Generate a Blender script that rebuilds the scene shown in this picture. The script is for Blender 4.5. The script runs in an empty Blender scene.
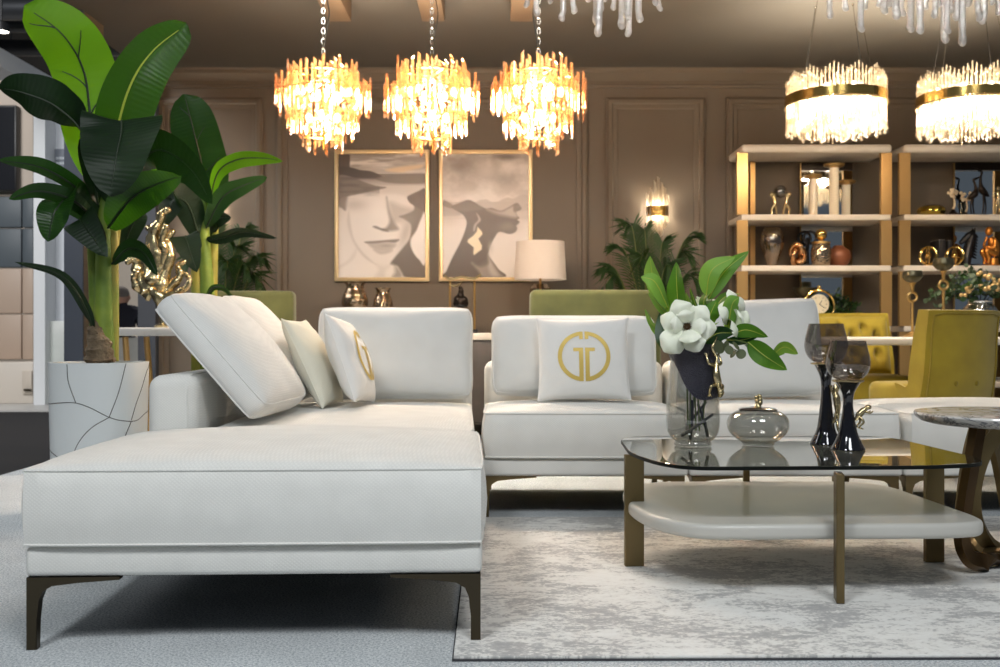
import bpy, bmesh, math, random
import numpy as np
from mathutils import Vector, Matrix, Euler
random.seed(7)
PI = math.pi
SC = bpy.context.scene
COL = SC.collection
FPX, CX, CY, CAMH = 1000.0, 500.0, 333.5, 0.76


def W(px, py, Y):
    """world point seen at a photo pixel at depth Y"""
    return Vector(((px - CX) / FPX * Y, Y, CAMH - (py - CY) / FPX * Y))


def R(d):
    return math.radians(d)


def lin(c):
    return tuple((x / 12.92 if x <= 0.04045 else ((x + 0.055) / 1.055) ** 2.4) for x in c)


def rgb(r, g, b):
    return lin((r / 255, g / 255, b / 255))


# ------------------------------------------------------------------ materials
MATS = {}


def new_mat(name):
    m = bpy.data.materials.new(name)
    m.use_nodes = True
    nt = m.node_tree
    nt.nodes.clear()
    out = nt.nodes.new('ShaderNodeOutputMaterial')
    MATS[name] = m
    return m, nt, out


def nd(nt, typ, **kw):
    n = nt.nodes.new(typ)
    for k, v in kw.items():
        if k.startswith('i_'):
            n.inputs[k[2:].replace('_', ' ')].default_value = v
        else:
            setattr(n, k, v)
    return n


def c4(c):
    return (c[0], c[1], c[2], 1.0)


def coords(nt, scale=(1, 1, 1), rot=(0, 0, 0)):
    tc = nt.nodes.new('ShaderNodeTexCoord')
    mp = nt.nodes.new('ShaderNodeMapping')
    mp.inputs['Scale'].default_value = scale
    mp.inputs['Rotation'].default_value = rot
    nt.links.new(tc.outputs['Object'], mp.inputs['Vector'])
    return mp.outputs['Vector']


def noise(nt, vec, scale, detail=3, rough=0.5, dist=0):
    n = nt.nodes.new('ShaderNodeTexNoise')
    n.inputs['Scale'].default_value = scale
    n.inputs['Detail'].default_value = detail
    n.inputs['Roughness'].default_value = rough
    n.inputs['Distortion'].default_value = dist
    nt.links.new(vec, n.inputs['Vector'])
    return n.outputs['Fac']


def ramp(nt, fac, stops, interp='LINEAR'):
    r = nt.nodes.new('ShaderNodeValToRGB')
    r.color_ramp.interpolation = interp
    els = r.color_ramp.elements
    while len(els) < len(stops):
        els.new(0.5)
    for e, (p, c) in zip(els, stops):
        e.position = p
        e.color = c4(c)
    nt.links.new(fac, r.inputs['Fac'])
    return r.outputs['Color']


def principled(name, color, rough=0.6, metal=0.0, spec=0.5, var=None, bump=None, sheen=0.0, coat=0.0, aniso=None):
    """var=(color2, scale, detail); bump=(scale, strength, distance)"""
    m, nt, out = new_mat(name)
    b = nt.nodes.new('ShaderNodeBsdfPrincipled')
    b.inputs['Base Color'].default_value = c4(color)
    b.inputs['Roughness'].default_value = rough
    b.inputs['Metallic'].default_value = metal
    b.inputs['Specular IOR Level'].default_value = spec
    b.inputs['Sheen Weight'].default_value = sheen
    b.inputs['Coat Weight'].default_value = coat
    nt.links.new(b.outputs[0], out.inputs[0])
    vec = coords(nt)
    if var:
        f = noise(nt, vec, var[1], var[2] if len(var) > 2 else 3)
        col = ramp(nt, f, [(0.3, color), (0.7, var[0])])
        nt.links.new(col, b.inputs['Base Color'])
    if bump:
        f = noise(nt, vec, bump[0], 2)
        bp = nt.nodes.new('ShaderNodeBump')
        bp.inputs['Strength'].default_value = bump[1]
        bp.inputs['Distance'].default_value = bump[2]
        nt.links.new(f, bp.inputs['Height'])
        nt.links.new(bp.outputs[0], b.inputs['Normal'])
    return m


def fabric(name, color, color2, weave=280, strength=0.2, rough=0.95, sheen=0.15):
    """twill-woven upholstery: two crossing wave bumps plus slight tone variation"""
    m, nt, out = new_mat(name)
    b = nt.nodes.new('ShaderNodeBsdfPrincipled')
    b.inputs['Roughness'].default_value = rough
    b.inputs['Specular IOR Level'].default_value = 0.15
    b.inputs['Sheen Weight'].default_value = sheen
    nt.links.new(b.outputs[0], out.inputs[0])
    vec = coords(nt)
    f = noise(nt, vec, 9, 4)
    big = ramp(nt, f, [(0.3, color), (0.7, color2)])
    w = []
    for ang in ((0.6, 0.78, 0.5), (-0.6, -0.78, 0.5)):
        v = coords(nt, (1, 1, 1), ang)
        wv = nt.nodes.new('ShaderNodeTexWave')
        wv.inputs['Scale'].default_value = weave / 6.0
        wv.inputs['Distortion'].default_value = 1.2
        wv.inputs['Detail'].default_value = 1
        nt.links.new(v, wv.inputs['Vector'])
        w.append(wv.outputs['Fac'])
    mx = nt.nodes.new('ShaderNodeMath')
    mx.operation = 'MULTIPLY'
    nt.links.new(w[0], mx.inputs[0])
    nt.links.new(w[1], mx.inputs[1])
    n2 = noise(nt, vec, weave * 1.6, 2)
    ad = nt.nodes.new('ShaderNodeMath')
    ad.operation = 'ADD'
    nt.links.new(mx.outputs[0], ad.inputs[0])
    nt.links.new(n2, ad.inputs[1])
    bp = nt.nodes.new('ShaderNodeBump')
    bp.inputs['Strength'].default_value = strength
    bp.inputs['Distance'].default_value = 0.002
    nt.links.new(ad.outputs[0], bp.inputs['Height'])
    nt.links.new(bp.outputs[0], b.inputs['Normal'])
    thread = ramp(nt, ad.outputs[0], [(0.35, (0.92, 0.92, 0.92)), (1.0, (1, 1, 1))])
    mm = nt.nodes.new('ShaderNodeMix')
    mm.data_type = 'RGBA'
    mm.blend_type = 'MULTIPLY'
    mm.inputs['Factor'].default_value = 1.0
    nt.links.new(big, mm.inputs['A'])
    nt.links.new(thread, mm.inputs['B'])
    nt.links.new(mm.outputs['Result'], b.inputs['Base Color'])
    return m


def thin_glass(name, tint, rough=0.02, refl=0.08, edge=0.9):
    """clear thin-walled glass: tinted see-through sheet with a fresnel reflection"""
    m, nt, out = new_mat(name)
    t = nt.nodes.new('ShaderNodeBsdfTransparent')
    t.inputs[0].default_value = c4(tint)
    g = nt.nodes.new('ShaderNodeBsdfGlossy')
    g.inputs['Roughness'].default_value = rough
    g.inputs['Color'].default_value = (0.95, 0.95, 0.95, 1)
    fr = nt.nodes.new('ShaderNodeFresnel')
    ge = nt.nodes.new('ShaderNodeNewGeometry')
    io = nt.nodes.new('ShaderNodeMath')
    io.operation = 'MULTIPLY_ADD'
    io.inputs[1].default_value = 1 / 1.5 - 1.5
    io.inputs[2].default_value = 1.5
    nt.links.new(ge.outputs['Backfacing'], io.inputs[0])
    nt.links.new(io.outputs[0], fr.inputs['IOR'])
    mp = nt.nodes.new('ShaderNodeMath')
    mp.operation = 'MULTIPLY_ADD'
    mp.use_clamp = True
    mp.inputs[1].default_value = edge
    mp.inputs[2].default_value = refl
    nt.links.new(fr.outputs[0], mp.inputs[0])
    mx = nt.nodes.new('ShaderNodeMixShader')
    nt.links.new(mp.outputs[0], mx.inputs[0])
    nt.links.new(t.outputs[0], mx.inputs[1])
    nt.links.new(g.outputs[0], mx.inputs[2])
    nt.links.new(mx.outputs[0], out.inputs[0])
    return m


def crystal(name, col, trans, transl=0.5, gloss=0.22, rough=0.08, bump=None):
    """lead crystal: part clear, part internally scattering, part mirror-bright"""
    m, nt, out = new_mat(name)
    t = nt.nodes.new('ShaderNodeBsdfTransparent')
    t.inputs[0].default_value = c4(trans)
    d = nt.nodes.new('ShaderNodeBsdfTranslucent')
    d.inputs[0].default_value = c4(col)
    g = nt.nodes.new('ShaderNodeBsdfGlossy')
    g.inputs['Color'].default_value = (1, 1, 1, 1)
    g.inputs['Roughness'].default_value = rough
    a = nt.nodes.new('ShaderNodeMixShader')
    a.inputs[0].default_value = transl
    nt.links.new(t.outputs[0], a.inputs[1])
    nt.links.new(d.outputs[0], a.inputs[2])
    b = nt.nodes.new('ShaderNodeMixShader')
    b.inputs[0].default_value = gloss
    nt.links.new(a.outputs[0], b.inputs[1])
    nt.links.new(g.outputs[0], b.inputs[2])
    nt.links.new(b.outputs[0], out.inputs[0])
    if bump:
        f = noise(nt, coords(nt), bump[0], 3)
        bp = nt.nodes.new('ShaderNodeBump')
        bp.inputs['Strength'].default_value = bump[1]
        bp.inputs['Distance'].default_value = bump[2]
        nt.links.new(f, bp.inputs['Height'])
        nt.links.new(bp.outputs[0], g.inputs['Normal'])
        nt.links.new(bp.outputs[0], d.inputs['Normal'])
    return m


def emission(name, color, strength):
    m, nt, out = new_mat(name)
    e = nt.nodes.new('ShaderNodeEmission')
    e.inputs[0].default_value = c4(color)
    e.inputs[1].default_value = strength
    nt.links.new(e.outputs[0], out.inputs[0])
    return m


def leaf_mat(name, top, under, trans, rough=0.35, tl=0.35, vein=60):
    m, nt, out = new_mat(name)
    b = nt.nodes.new('ShaderNodeBsdfPrincipled')
    b.inputs['Roughness'].default_value = rough
    b.inputs['Specular IOR Level'].default_value = 0.4
    t = nt.nodes.new('ShaderNodeBsdfTranslucent')
    t.inputs[0].default_value = c4(trans)
    vec = coords(nt)
    f = noise(nt, vec, 6, 3)
    d = tuple(x * 0.72 for x in top)
    col = ramp(nt, f, [(0.3, d), (0.7, top)])
    nt.links.new(col, b.inputs['Base Color'])
    uv = nt.nodes.new('ShaderNodeUVMap')
    wv = nt.nodes.new('ShaderNodeTexWave')
    wv.wave_type = 'BANDS'
    wv.bands_direction = 'Y'
    wv.inputs['Scale'].default_value = vein / 6.28
    wv.inputs['Distortion'].default_value = 1.0
    nt.links.new(uv.outputs[0], wv.inputs['Vector'])
    bp = nt.nodes.new('ShaderNodeBump')
    bp.inputs['Strength'].default_value = 0.15
    bp.inputs['Distance'].default_value = 0.004
    nt.links.new(wv.outputs['Fac'], bp.inputs['Height'])
    nt.links.new(bp.outputs[0], b.inputs['Normal'])
    mx = nt.nodes.new('ShaderNodeMixShader')
    mx.inputs[0].default_value = tl
    nt.links.new(b.outputs[0], mx.inputs[1])
    nt.links.new(t.outputs[0], mx.inputs[2])
    nt.links.new(mx.outputs[0], out.inputs[0])
    return m


# ------------------------------------------------------------------ mesh tools
def cat(pts, n, closed=False):
    """Catmull-Rom samples through control points (Vectors or floats in tuples)"""
    P = [np.array(p, float) for p in pts]
    out = []
    k = len(P)
    segs = k if closed else k - 1
    for i in range(segs):
        if closed:
            a, b, c, d = P[(i - 1) % k], P[i], P[(i + 1) % k], P[(i + 2) % k]
        else:
            b, c = P[i], P[i + 1]
            a = P[i - 1] if i > 0 else 2 * b - c
            d = P[i + 2] if i + 2 < k else 2 * c - b
        for j in range(n):
            t = j / n
            out.append(0.5 * ((2 * b) + (-a + c) * t + (2 * a - 5 * b + 4 * c - d) * t * t + (-a + 3 * b - 3 * c + d) * t ** 3))
    if not closed:
        out.append(P[-1])
    return [Vector(o) if len(o) == 3 else tuple(o) for o in out]


def add_box(bm, c, s, bev=0.0, seg=2, M=None):
    r = bmesh.ops.create_cube(bm, size=1.0)
    vs = r['verts']
    for v in vs:
        v.co = Vector((v.co.x * s[0], v.co.y * s[1], v.co.z * s[2]))
    if bev > 0:
        es = list({e for v in vs for e in v.link_edges})
        rr = bmesh.ops.bevel(bm, geom=es, offset=bev, segments=seg, profile=0.5, affect='EDGES')
        vs = list({v for f in rr['faces'] for v in f.verts} | {v for v in vs if v.is_valid})
    vs = [v for v in vs if v.is_valid]
    T = Matrix.Translation(Vector(c))
    if M is not None:
        T = T @ M
    for v in vs:
        v.co = T @ v.co
    return vs


def add_box2(bm, lo, hi, bev=0.0, seg=2):
    c = [(a + b) / 2 for a, b in zip(lo, hi)]
    s = [abs(b - a) for a, b in zip(lo, hi)]
    return add_box(bm, c, s, bev, seg)


def add_rings(bm, rings, closed=True, cap0=True, cap1=True, uv=False):
    """skin a list of rings (lists of points)"""
    V = [[bm.verts.new(p) for p in r] for r in rings]
    n = len(V[0])
    for a, b in zip(V, V[1:]):
        for i in range(n if closed else n - 1):
            j = (i + 1) % n
            try:
                bm.faces.new((a[i], a[j], b[j], b[i]))
            except ValueError:
                pass
    if closed:
        if cap0 and n > 2:
            bm.faces.new(list(reversed(V[0])))
        if cap1 and n > 2:
            bm.faces.new(V[-1])
    return V


def add_tube(bm, pts, rad, n=8, cap=True, squash=1.0, up=None):
    """tube along pts; rad a number or a list; squash flattens the section along its second axis"""
    pts = [Vector(p) for p in pts]
    k = len(pts)
    rs = [rad] * k if isinstance(rad, (int, float)) else list(rad)
    if len(rs) != k:
        rs = [float(np.interp(i / (k - 1), np.linspace(0, 1, len(rs)), rs)) for i in range(k)]
    rings = []
    prev = None
    for i, p in enumerate(pts):
        t = (pts[min(i + 1, k - 1)] - pts[max(i - 1, 0)])
        if t.length < 1e-9:
            t = Vector((0, 0, 1))
        t.normalize()
        if prev is None:
            ref = Vector(up) if up is not None else (Vector((0, 0, 1)) if abs(t.z) < 0.9 else Vector((1, 0, 0)))
            a = t.cross(ref).normalized()
        else:
            a = (prev - t * prev.dot(t))
            a = a.normalized() if a.length > 1e-6 else t.orthogonal().normalized()
        prev = a
        b = t.cross(a)
        rings.append([p + (a * math.cos(2 * PI * j / n) + b * math.sin(2 * PI * j / n) * squash) * rs[i] for j in range(n)])
    add_rings(bm, rings, True, cap, cap)


def add_loop_tube(bm, pts, r, n=6):
    """closed tube"""
    pts = [Vector(p) for p in pts]
    k = len(pts)
    rings = []
    prev = None
    for i in range(k):
        t = (pts[(i + 1) % k] - pts[i - 1]).normalized()
        if prev is None:
            ref = Vector((0, 0, 1)) if abs(t.z) < 0.9 else Vector((1, 0, 0))
            a = t.cross(ref).normalized()
        else:
            a = (prev - t * prev.dot(t)).normalized()
        prev = a
        b = t.cross(a)
        rings.append([pts[i] + (a * math.cos(2 * PI * j / n) + b * math.sin(2 * PI * j / n)) * r for j in range(n)])
    V = [[bm.verts.new(p) for p in rr] for rr in rings]
    for i in range(k):
        A, B = V[i], V[(i + 1) % k]
        for j in range(n):
            bm.faces.new((A[j], A[(j + 1) % n], B[(j + 1) % n], B[j]))


def add_lathe(bm, prof, n=32, c=(0, 0, 0), cap0=True, cap1=True):
    c = Vector(c)
    rings = [[c + Vector((max(r, 1e-4) * math.cos(2 * PI * j / n), max(r, 1e-4) * math.sin(2 * PI * j / n), z)) for j in range(n)] for r, z in prof]
    add_rings(bm, rings, True, cap0, cap1)


def vessel(prof, t):
    """outer profile (bottom to top) -> closed wall profile of thickness t (outer up, inner down to the floor)"""
    inner = [(max(r - t, 0.0005), max(z, prof[0][1] + t)) for r, z in reversed(prof)]
    return list(prof) + inner


def add_sphere(bm, c, r, u=12, v=8, sc=(1, 1, 1)):
    rr = bmesh.ops.create_uvsphere(bm, u_segments=u, v_segments=v, radius=1.0)
    for w in rr['verts']:
        w.co = Vector((w.co.x * r * sc[0] + c[0], w.co.y * r * sc[1] + c[1], w.co.z * r * sc[2] + c[2]))


def add_prism(bm, poly, depth, M):
    """extrude a 2-D polygon (x, y) by depth along +z, placed by matrix M"""
    a = [bm.verts.new(M @ Vector((p[0], p[1], 0))) for p in poly]
    b = [bm.verts.new(M @ Vector((p[0], p[1], depth))) for p in poly]
    n = len(a)
    bm.faces.new(list(reversed(a)))
    bm.faces.new(b)
    for i in range(n):
        bm.faces.new((a[i], a[(i + 1) % n], b[(i + 1) % n], b[i]))


def add_strip(bm, left, right, thick, nrm):
    """flat bar: follows two edge lines, with a thickness along nrm(i)"""
    rings = []
    for i, (l, r) in enumerate(zip(left, right)):
        q = nrm(i) * (thick / 2)
        rings.append([l - q, r - q, r + q, l + q])
    add_rings(bm, rings, True, True, True)


def round_poly(pts, radii, seg=8):
    """2-D polygon with rounded corners"""
    out = []
    n = len(pts)
    for i in range(n):
        p = np.array(pts[i], float)
        a = np.array(pts[i - 1], float)
        b = np.array(pts[(i + 1) % n], float)
        r = radii[i] if not isinstance(radii, (int, float)) else radii
        r = min(r, .47 * np.linalg.norm(a - p), .47 * np.linalg.norm(b - p))
        da = (a - p) / np.linalg.norm(a - p)
        db = (b - p) / np.linalg.norm(b - p)
        s, e = p + da * r, p + db * r
        for j in range(seg + 1):
            t = j / seg
            # conic-like blend
            q = (1 - t) ** 2 * s + 2 * t * (1 - t) * (p * 0.82 + (s + e) / 2 * 0.18) + t * t * e
            out.append((q[0], q[1]))
    return out


INV = {}


def build(name, bm, mat, parent=None, world=False, smooth=40, uvs=None):
    """link a bmesh as ONE mesh object; world=True: points are world points to be put in the parent's frame"""
    if parent is not None and world:
        M = INV[parent.name]
        for v in bm.verts:
            v.co = M @ v.co
    bmesh.ops.recalc_face_normals(bm, faces=bm.faces[:])
    me = bpy.data.meshes.new(name)
    bm.to_mesh(me)
    bm.free()
    if smooth:
        me.polygons.foreach_set('use_smooth', [True] * len(me.polygons))
        me.set_sharp_from_angle(angle=R(smooth))
    if mat is not None:
        me.materials.append(mat)
    o = bpy.data.objects.new(name, me)
    COL.objects.link(o)
    if parent is not None:
        o.parent = parent
    return o


def tag(o, label=None, category=None, group=None, kind=None):
    if label:
        o['label'] = label
    if category:
        o['category'] = category
    if group:
        o['group'] = group
    if kind:
        o['kind'] = kind
    return o


def thing(name, label, category, loc=(0, 0, 0), rz=0.0, group=None):
    o = bpy.data.objects.new(name, None)
    COL.objects.link(o)
    o.empty_display_size = 0.05
    o.location = loc
    o.rotation_euler = (0, 0, rz)
    INV[o.name] = (Matrix.Translation(Vector(loc)) @ Matrix.Rotation(rz, 4, 'Z')).inverted()
    return tag(o, label, category, group)


def struct(name, bm, mat, smooth=40):
    return tag(build(name, bm, mat, None, smooth=smooth), kind='structure')


def dup(root, loc, rz=0.0, label=None, group=None, scale=None):
    r = root.copy()
    COL.objects.link(r)
    r.location = loc
    r.rotation_euler = (0, 0, rz)
    if scale:
        r.scale = (scale,) * 3
    if label:
        r['label'] = label
    if group:
        r['group'] = group
    for ch in list(root.children):
        c = ch.copy()
        COL.objects.link(c)
        c.parent = r
        for g in list(ch.children):
            d = g.copy()
            COL.objects.link(d)
            d.parent = c
    return r


def inst(src, parent, M):
    """another copy of a part (shared mesh) with its own local matrix"""
    o = src.copy()
    COL.objects.link(o)
    o.parent = parent
    o.matrix_local = M
    return o


BM = bmesh.new
# ------------------------------------------------------------------ palette
M_SOFA = fabric('white_twill', rgb(236, 235, 230), rgb(228, 227, 222))
M_CUSH = fabric('white_cushion_twill', rgb(229, 229, 226), rgb(222, 222, 219), weave=320, strength=0.14)
M_PILLOW = fabric('white_satin_cotton', rgb(238, 237, 234), rgb(232, 231, 228), weave=420, strength=0.12, rough=0.8)
M_PILLOW2 = fabric('ivory_cotton', rgb(230, 228, 212), rgb(224, 222, 206), weave=420, strength=0.12, rough=0.8)
M_GOLDPRINT = principled('gold_print', rgb(205, 178, 92), 0.5, 0.25)
M_BRONZE = principled('bronze_metal', rgb(76, 68, 54), 0.36, 0.85, bump=(60, 0.03, 0.001))
M_BRONZE_L = principled('light_bronze_metal', rgb(122, 106, 74), 0.38, 0.8, bump=(70, 0.03, 0.001))
M_BRASS = principled('brushed_brass', rgb(206, 166, 108), 0.34, 0.75)
M_GOLD = principled('polished_gold', rgb(226, 190, 112), 0.14, 1.0)
M_GOLD_CAST = principled('cast_gold', rgb(208, 190, 148), 0.26, 1.0, bump=(90, 0.25, 0.003))
M_GOLD_MATT = principled('satin_gold', rgb(196, 160, 100), 0.4, 0.9)
M_CHROME = principled('mirror_chrome', rgb(220, 220, 222), 0.06, 1.0)
M_CHAIN = principled('nickel_chain', rgb(196, 190, 178), 0.2, 1.0)
M_BLACK = principled('black_satin', rgb(22, 21, 22), 0.4)
M_WALL = principled('taupe_wall_paint', rgb(110, 98, 83), 0.62, var=(rgb(106, 94, 80), 2.0), bump=(120, 0.04, 0.001))
M_CEIL = principled('taupe_ceiling_paint', rgb(94, 88, 79), 0.8, var=(rgb(91, 85, 76), 1.5))
M_BEAM = principled('brown_beam_paint', rgb(104, 84, 62), 0.6, var=(rgb(96, 76, 55), 5))
M_BOARD = principled('cream_lacquer_board', rgb(226, 214, 198), 0.45)
M_SHELFBACK = principled('dark_taupe_panel', rgb(96, 88, 84), 0.5)
M_MIRROR = principled('mirror', rgb(205, 212, 218), 0.03, 1.0)
M_MUSTARD = principled('mustard_velvet', rgb(168, 146, 30), 0.8, sheen=0.35, var=(rgb(150, 128, 22), 7), bump=(220, 0.1, 0.001))
M_MUSTARD_D = principled('mustard_velvet_seam', rgb(140, 120, 22), 0.85, sheen=0.2)
M_OLIVE = principled('olive_velvet', rgb(98, 100, 52), 0.8, sheen=0.25, var=(rgb(74, 78, 36), 5), bump=(220, 0.1, 0.001))
M_TABLETOP = principled('cream_table_lacquer', rgb(214, 206, 194), 0.35)
M_SHELFSTONE = principled('pale_grey_lacquer', rgb(205, 203, 196), 0.38, var=(rgb(196, 194, 187), 3.5), coat=0.2)
M_NAVYGLAZE = principled('black_blue_glaze', rgb(20, 20, 30), 0.1, 0.3, coat=1.0)
M_NAVYSKIN = principled('dark_textured_glaze', rgb(66, 66, 76), 0.3, 0.75, bump=(260, 1.0, 0.008))
M_STICK = principled('dark_stem', rgb(28, 27, 30), 0.5)
M_PETAL = principled('magnolia_petal', rgb(244, 246, 234), 0.55, var=(rgb(232, 238, 212), 8), sheen=0.1)
M_PISTIL = principled('magnolia_pistil', rgb(92, 66, 34), 0.8, bump=(300, 0.8, 0.004))
M_LEAF_BQ = leaf_mat('bouquet_leaf', rgb(70, 122, 30), rgb(90, 140, 50), rgb(120, 180, 40), 0.45, 0.3)
M_LEAF_BQ2 = leaf_mat('bouquet_leaf_light', rgb(116, 164, 70), rgb(120, 170, 80), rgb(150, 200, 70), 0.5, 0.3)
M_LEAF_BQ3 = leaf_mat('bouquet_leaf_dark', rgb(28, 66, 26), rgb(40, 80, 30), rgb(50, 100, 30), 0.3, 0.12)
M_EUCA = leaf_mat('eucalyptus_leaf', rgb(104, 114, 84), rgb(104, 114, 84), rgb(120, 130, 80), 0.6, 0.2)
M_EUCA2 = leaf_mat("grey_green_leaf", rgb(84, 100, 76), rgb(84, 100, 76), rgb(100, 120, 80), 0.6, 0.2)
M_BAN = leaf_mat('banana_leaf', rgb(30, 66, 20), rgb(60, 110, 30), rgb(62, 120, 14), 0.36, 0.3)
M_BAN_D = leaf_mat('banana_leaf_dark', rgb(18, 40, 16), rgb(40, 80, 30), rgb(30, 70, 14), 0.5, 0.15)
M_BAN_L = leaf_mat('banana_leaf_backlit', rgb(90, 150, 16), rgb(120, 180, 30), rgb(120, 190, 8), 0.5, 0.5)  # brighter copy of the banana leaf, backlight put into its colour
M_RIB_D = principled('dark_midrib', rgb(26, 44, 18), 0.5)
M_RIB_L = principled('pale_midrib', rgb(176, 186, 66), 0.5)
M_STALK = principled('banana_stalk', rgb(132, 150, 52), 0.55, var=(rgb(70, 104, 30), 7), bump=(20, 0.2, 0.01))
M_STALK2 = principled('banana_stalk_sheath', rgb(168, 150, 66), 0.55, var=(rgb(120, 134, 48), 9), bump=(30, 0.2, 0.01))
M_HUSK = principled('dry_husk', rgb(122, 106, 84), 0.9, var=(rgb(88, 74, 56), 30), bump=(80, 0.8, 0.01))
M_SOIL = principled('dark_soil', rgb(52, 44, 36), 1.0, bump=(60, 1.0, 0.02))
M_PALM = leaf_mat('palm_leaflet', rgb(44, 72, 34), rgb(60, 90, 40), rgb(70, 110, 30), 0.5, 0.2)
M_PALM_RIB = principled('palm_rib', rgb(90, 100, 44), 0.6)
M_LAMPSHADE = None
M_GLASS_GREY = thin_glass('smoked_glass', rgb(236, 236, 234), 0.02, 0.06, 1.0)
M_GLASS_GOB = thin_glass('smoke_grey_goblet_glass', rgb(216, 213, 211), 0.02, 0.05, 0.8)
M_GLASS_AMB = thin_glass('amber_lustre_glass', rgb(222, 206, 176), 0.05, 0.16, 0.6)
M_GLASS_TOP = thin_glass('olive_table_glass', rgb(226, 226, 212), 0.006, 0.26, 1.0)
M_GLASS_EDGE = principled('black_glass_edge', rgb(12, 15, 12), 0.45, 0.0, 0.2)
M_CRYS_W = crystal('amber_crystal', rgb(232, 178, 124), rgb(255, 232, 206), 0.12, 0.24, 0.08)
M_CRYS_C = crystal('clear_crystal', rgb(226, 210, 184), rgb(255, 250, 242), 0.20, 0.22, 0.10)
M_CRYS_S = crystal('sconce_crystal', rgb(255, 244, 226), rgb(255, 250, 242), 0.62, 0.16, 0.10)
M_SHADESHEET = principled('black_shade_sheet', rgb(24, 24, 25), 0.9)  # for sheets added under the sofas to deepen the shade on the floor
M_ICE = crystal('bubbled_ice_glass', rgb(250, 248, 246), rgb(250, 250, 250), 0.42, 0.30, 0.12, bump=(70, 0.9, 0.01))
M_BULB = emission('warm_bulb', (1.0, 0.72, 0.42), 60.0)
M_BULB_W = emission('white_bulb', (1.0, 0.86, 0.66), 50.0)
M_CANDLEGLASS = principled('ribbed_glass_lit_cream', rgb(240, 226, 200), 0.2, coat=0.5)  # opaque cream: the look of lit glass put into the colour
M_DARKBRONZE = principled('dark_bronze', rgb(40, 32, 26), 0.35, 0.7)
M_COPPER = principled('copper_bronze', rgb(206, 134, 58), 0.4, 0.85)
M_BERRY = principled('gold_berry', rgb(206, 172, 116), 0.35, 0.5)
M_PEWTER = principled('aged_gold_bowl', rgb(112, 104, 78), 0.34, 0.8, var=(rgb(70, 68, 54), 14))
M_SILVER = principled('hammered_silver', rgb(206, 206, 204), 0.12, 1.0, bump=(36, 0.8, 0.02))
M_MERC = principled('mercury_bronze_glass', rgb(168, 148, 124), 0.08, 0.9, bump=(30, 0.5, 0.02))
M_WARMWHITE = principled('white_marble', rgb(226, 224, 220), 0.25, var=(rgb(206, 204, 200), 5))

# translucent drum shade
def shade_mat():
    m, nt, out = new_mat('linen_lampshade')
    d = nt.nodes.new('ShaderNodeBsdfDiffuse')
    d.inputs[0].default_value = c4(rgb(240, 232, 224))
    t = nt.nodes.new('ShaderNodeBsdfTranslucent')
    t.inputs[0].default_value = c4(rgb(248, 236, 222))
    mx = nt.nodes.new('ShaderNodeMixShader')
    mx.inputs[0].default_value = 0.45
    nt.links.new(d.outputs[0], mx.inputs[1])
    nt.links.new(t.outputs[0], mx.inputs[2])
    nt.links.new(mx.outputs[0], out.inputs[0])
    return m
M_LAMPSHADE = shade_mat()


def carpet_mat():
    m, nt, out = new_mat('grey_loop_carpet')
    b = nt.nodes.new('ShaderNodeBsdfPrincipled')
    b.inputs['Roughness'].default_value = 1.0
    b.inputs['Specular IOR Level'].default_value = 0.05
    nt.links.new(b.outputs[0], out.inputs[0])
    vec = coords(nt)
    f1 = noise(nt, vec, 160, 4, 0.7)
    f2 = noise(nt, vec, 5, 3)
    c1 = ramp(nt, f1, [(0.38, rgb(168, 177, 183)), (0.58, rgb(244, 247, 248))])
    c2 = ramp(nt, f2, [(0.3, (0.86, 0.86, 0.86)), (0.7, (1, 1, 1))])
    mm = nt.nodes.new('ShaderNodeMix')
    mm.data_type = 'RGBA'
    mm.blend_type = 'MULTIPLY'
    mm.inputs['Factor'].default_value = 1.0
    nt.links.new(c1, mm.inputs['A'])
    nt.links.new(c2, mm.inputs['B'])
    nt.links.new(mm.outputs['Result'], b.inputs['Base Color'])
    bp = nt.nodes.new('ShaderNodeBump')
    bp.inputs['Strength'].default_value = 0.9
    bp.inputs['Distance'].default_value = 0.006
    nt.links.new(f1, bp.inputs['Height'])
    nt.links.new(bp.outputs[0], b.inputs['Normal'])
    return m
M_CARPET = carpet_mat()


def rug_mat():
    """off-white rug with distressed grey, horizontally dragged abstract patches"""
    m, nt, out = new_mat('abstract_grey_rug')
    b = nt.nodes.new('ShaderNodeBsdfPrincipled')
    b.inputs['Roughness'].default_value = 0.9
    b.inputs['Specular IOR Level'].default_value = 0.1
    b.inputs['Sheen Weight'].default_value = 0.2
    nt.links.new(b.outputs[0], out.inputs[0])
    base = rgb(232, 230, 224)
    v1 = coords(nt, (3.0, 4.4, 1))
    v2 = coords(nt, (20, 40, 1))
    v3 = coords(nt, (80, 150, 1))
    a = noise(nt, v1, 1.0, 6, 0.65, 0.6)
    bb = noise(nt, v2, 1.0, 4, 0.7, 0.3)
    cc = noise(nt, v3, 1.0, 2, 0.6)
    def madd(x, k, y):
        n = nt.nodes.new('ShaderNodeMath')
        n.operation = 'MULTIPLY_ADD'
        nt.links.new(x, n.inputs[0])
        n.inputs[1].default_value = k
        if isinstance(y, (int, float)):
            n.inputs[2].default_value = y
        else:
            nt.links.new(y, n.inputs[2])
        return n.outputs[0]
    s = madd(bb, 0.55, madd(a, 0.8, 0.0))
    s = madd(cc, 0.40, s)
    col = ramp(nt, s, [(0.74, rgb(180, 179, 178)), (0.83, rgb(200, 198, 195)), (0.865, rgb(234, 232, 227)), (1.0, rgb(244, 243, 239))])
    nt.links.new(col, b.inputs['Base Color'])
    fine = noise(nt, coords(nt), 420, 2)
    bp = nt.nodes.new('ShaderNodeBump')
    bp.inputs['Strength'].default_value = 0.6
    bp.inputs['Distance'].default_value = 0.004
    nt.links.new(madd(s, 1.2, fine), bp.inputs['Height'])
    nt.links.new(bp.outputs[0], b.inputs['Normal'])
    return m
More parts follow.
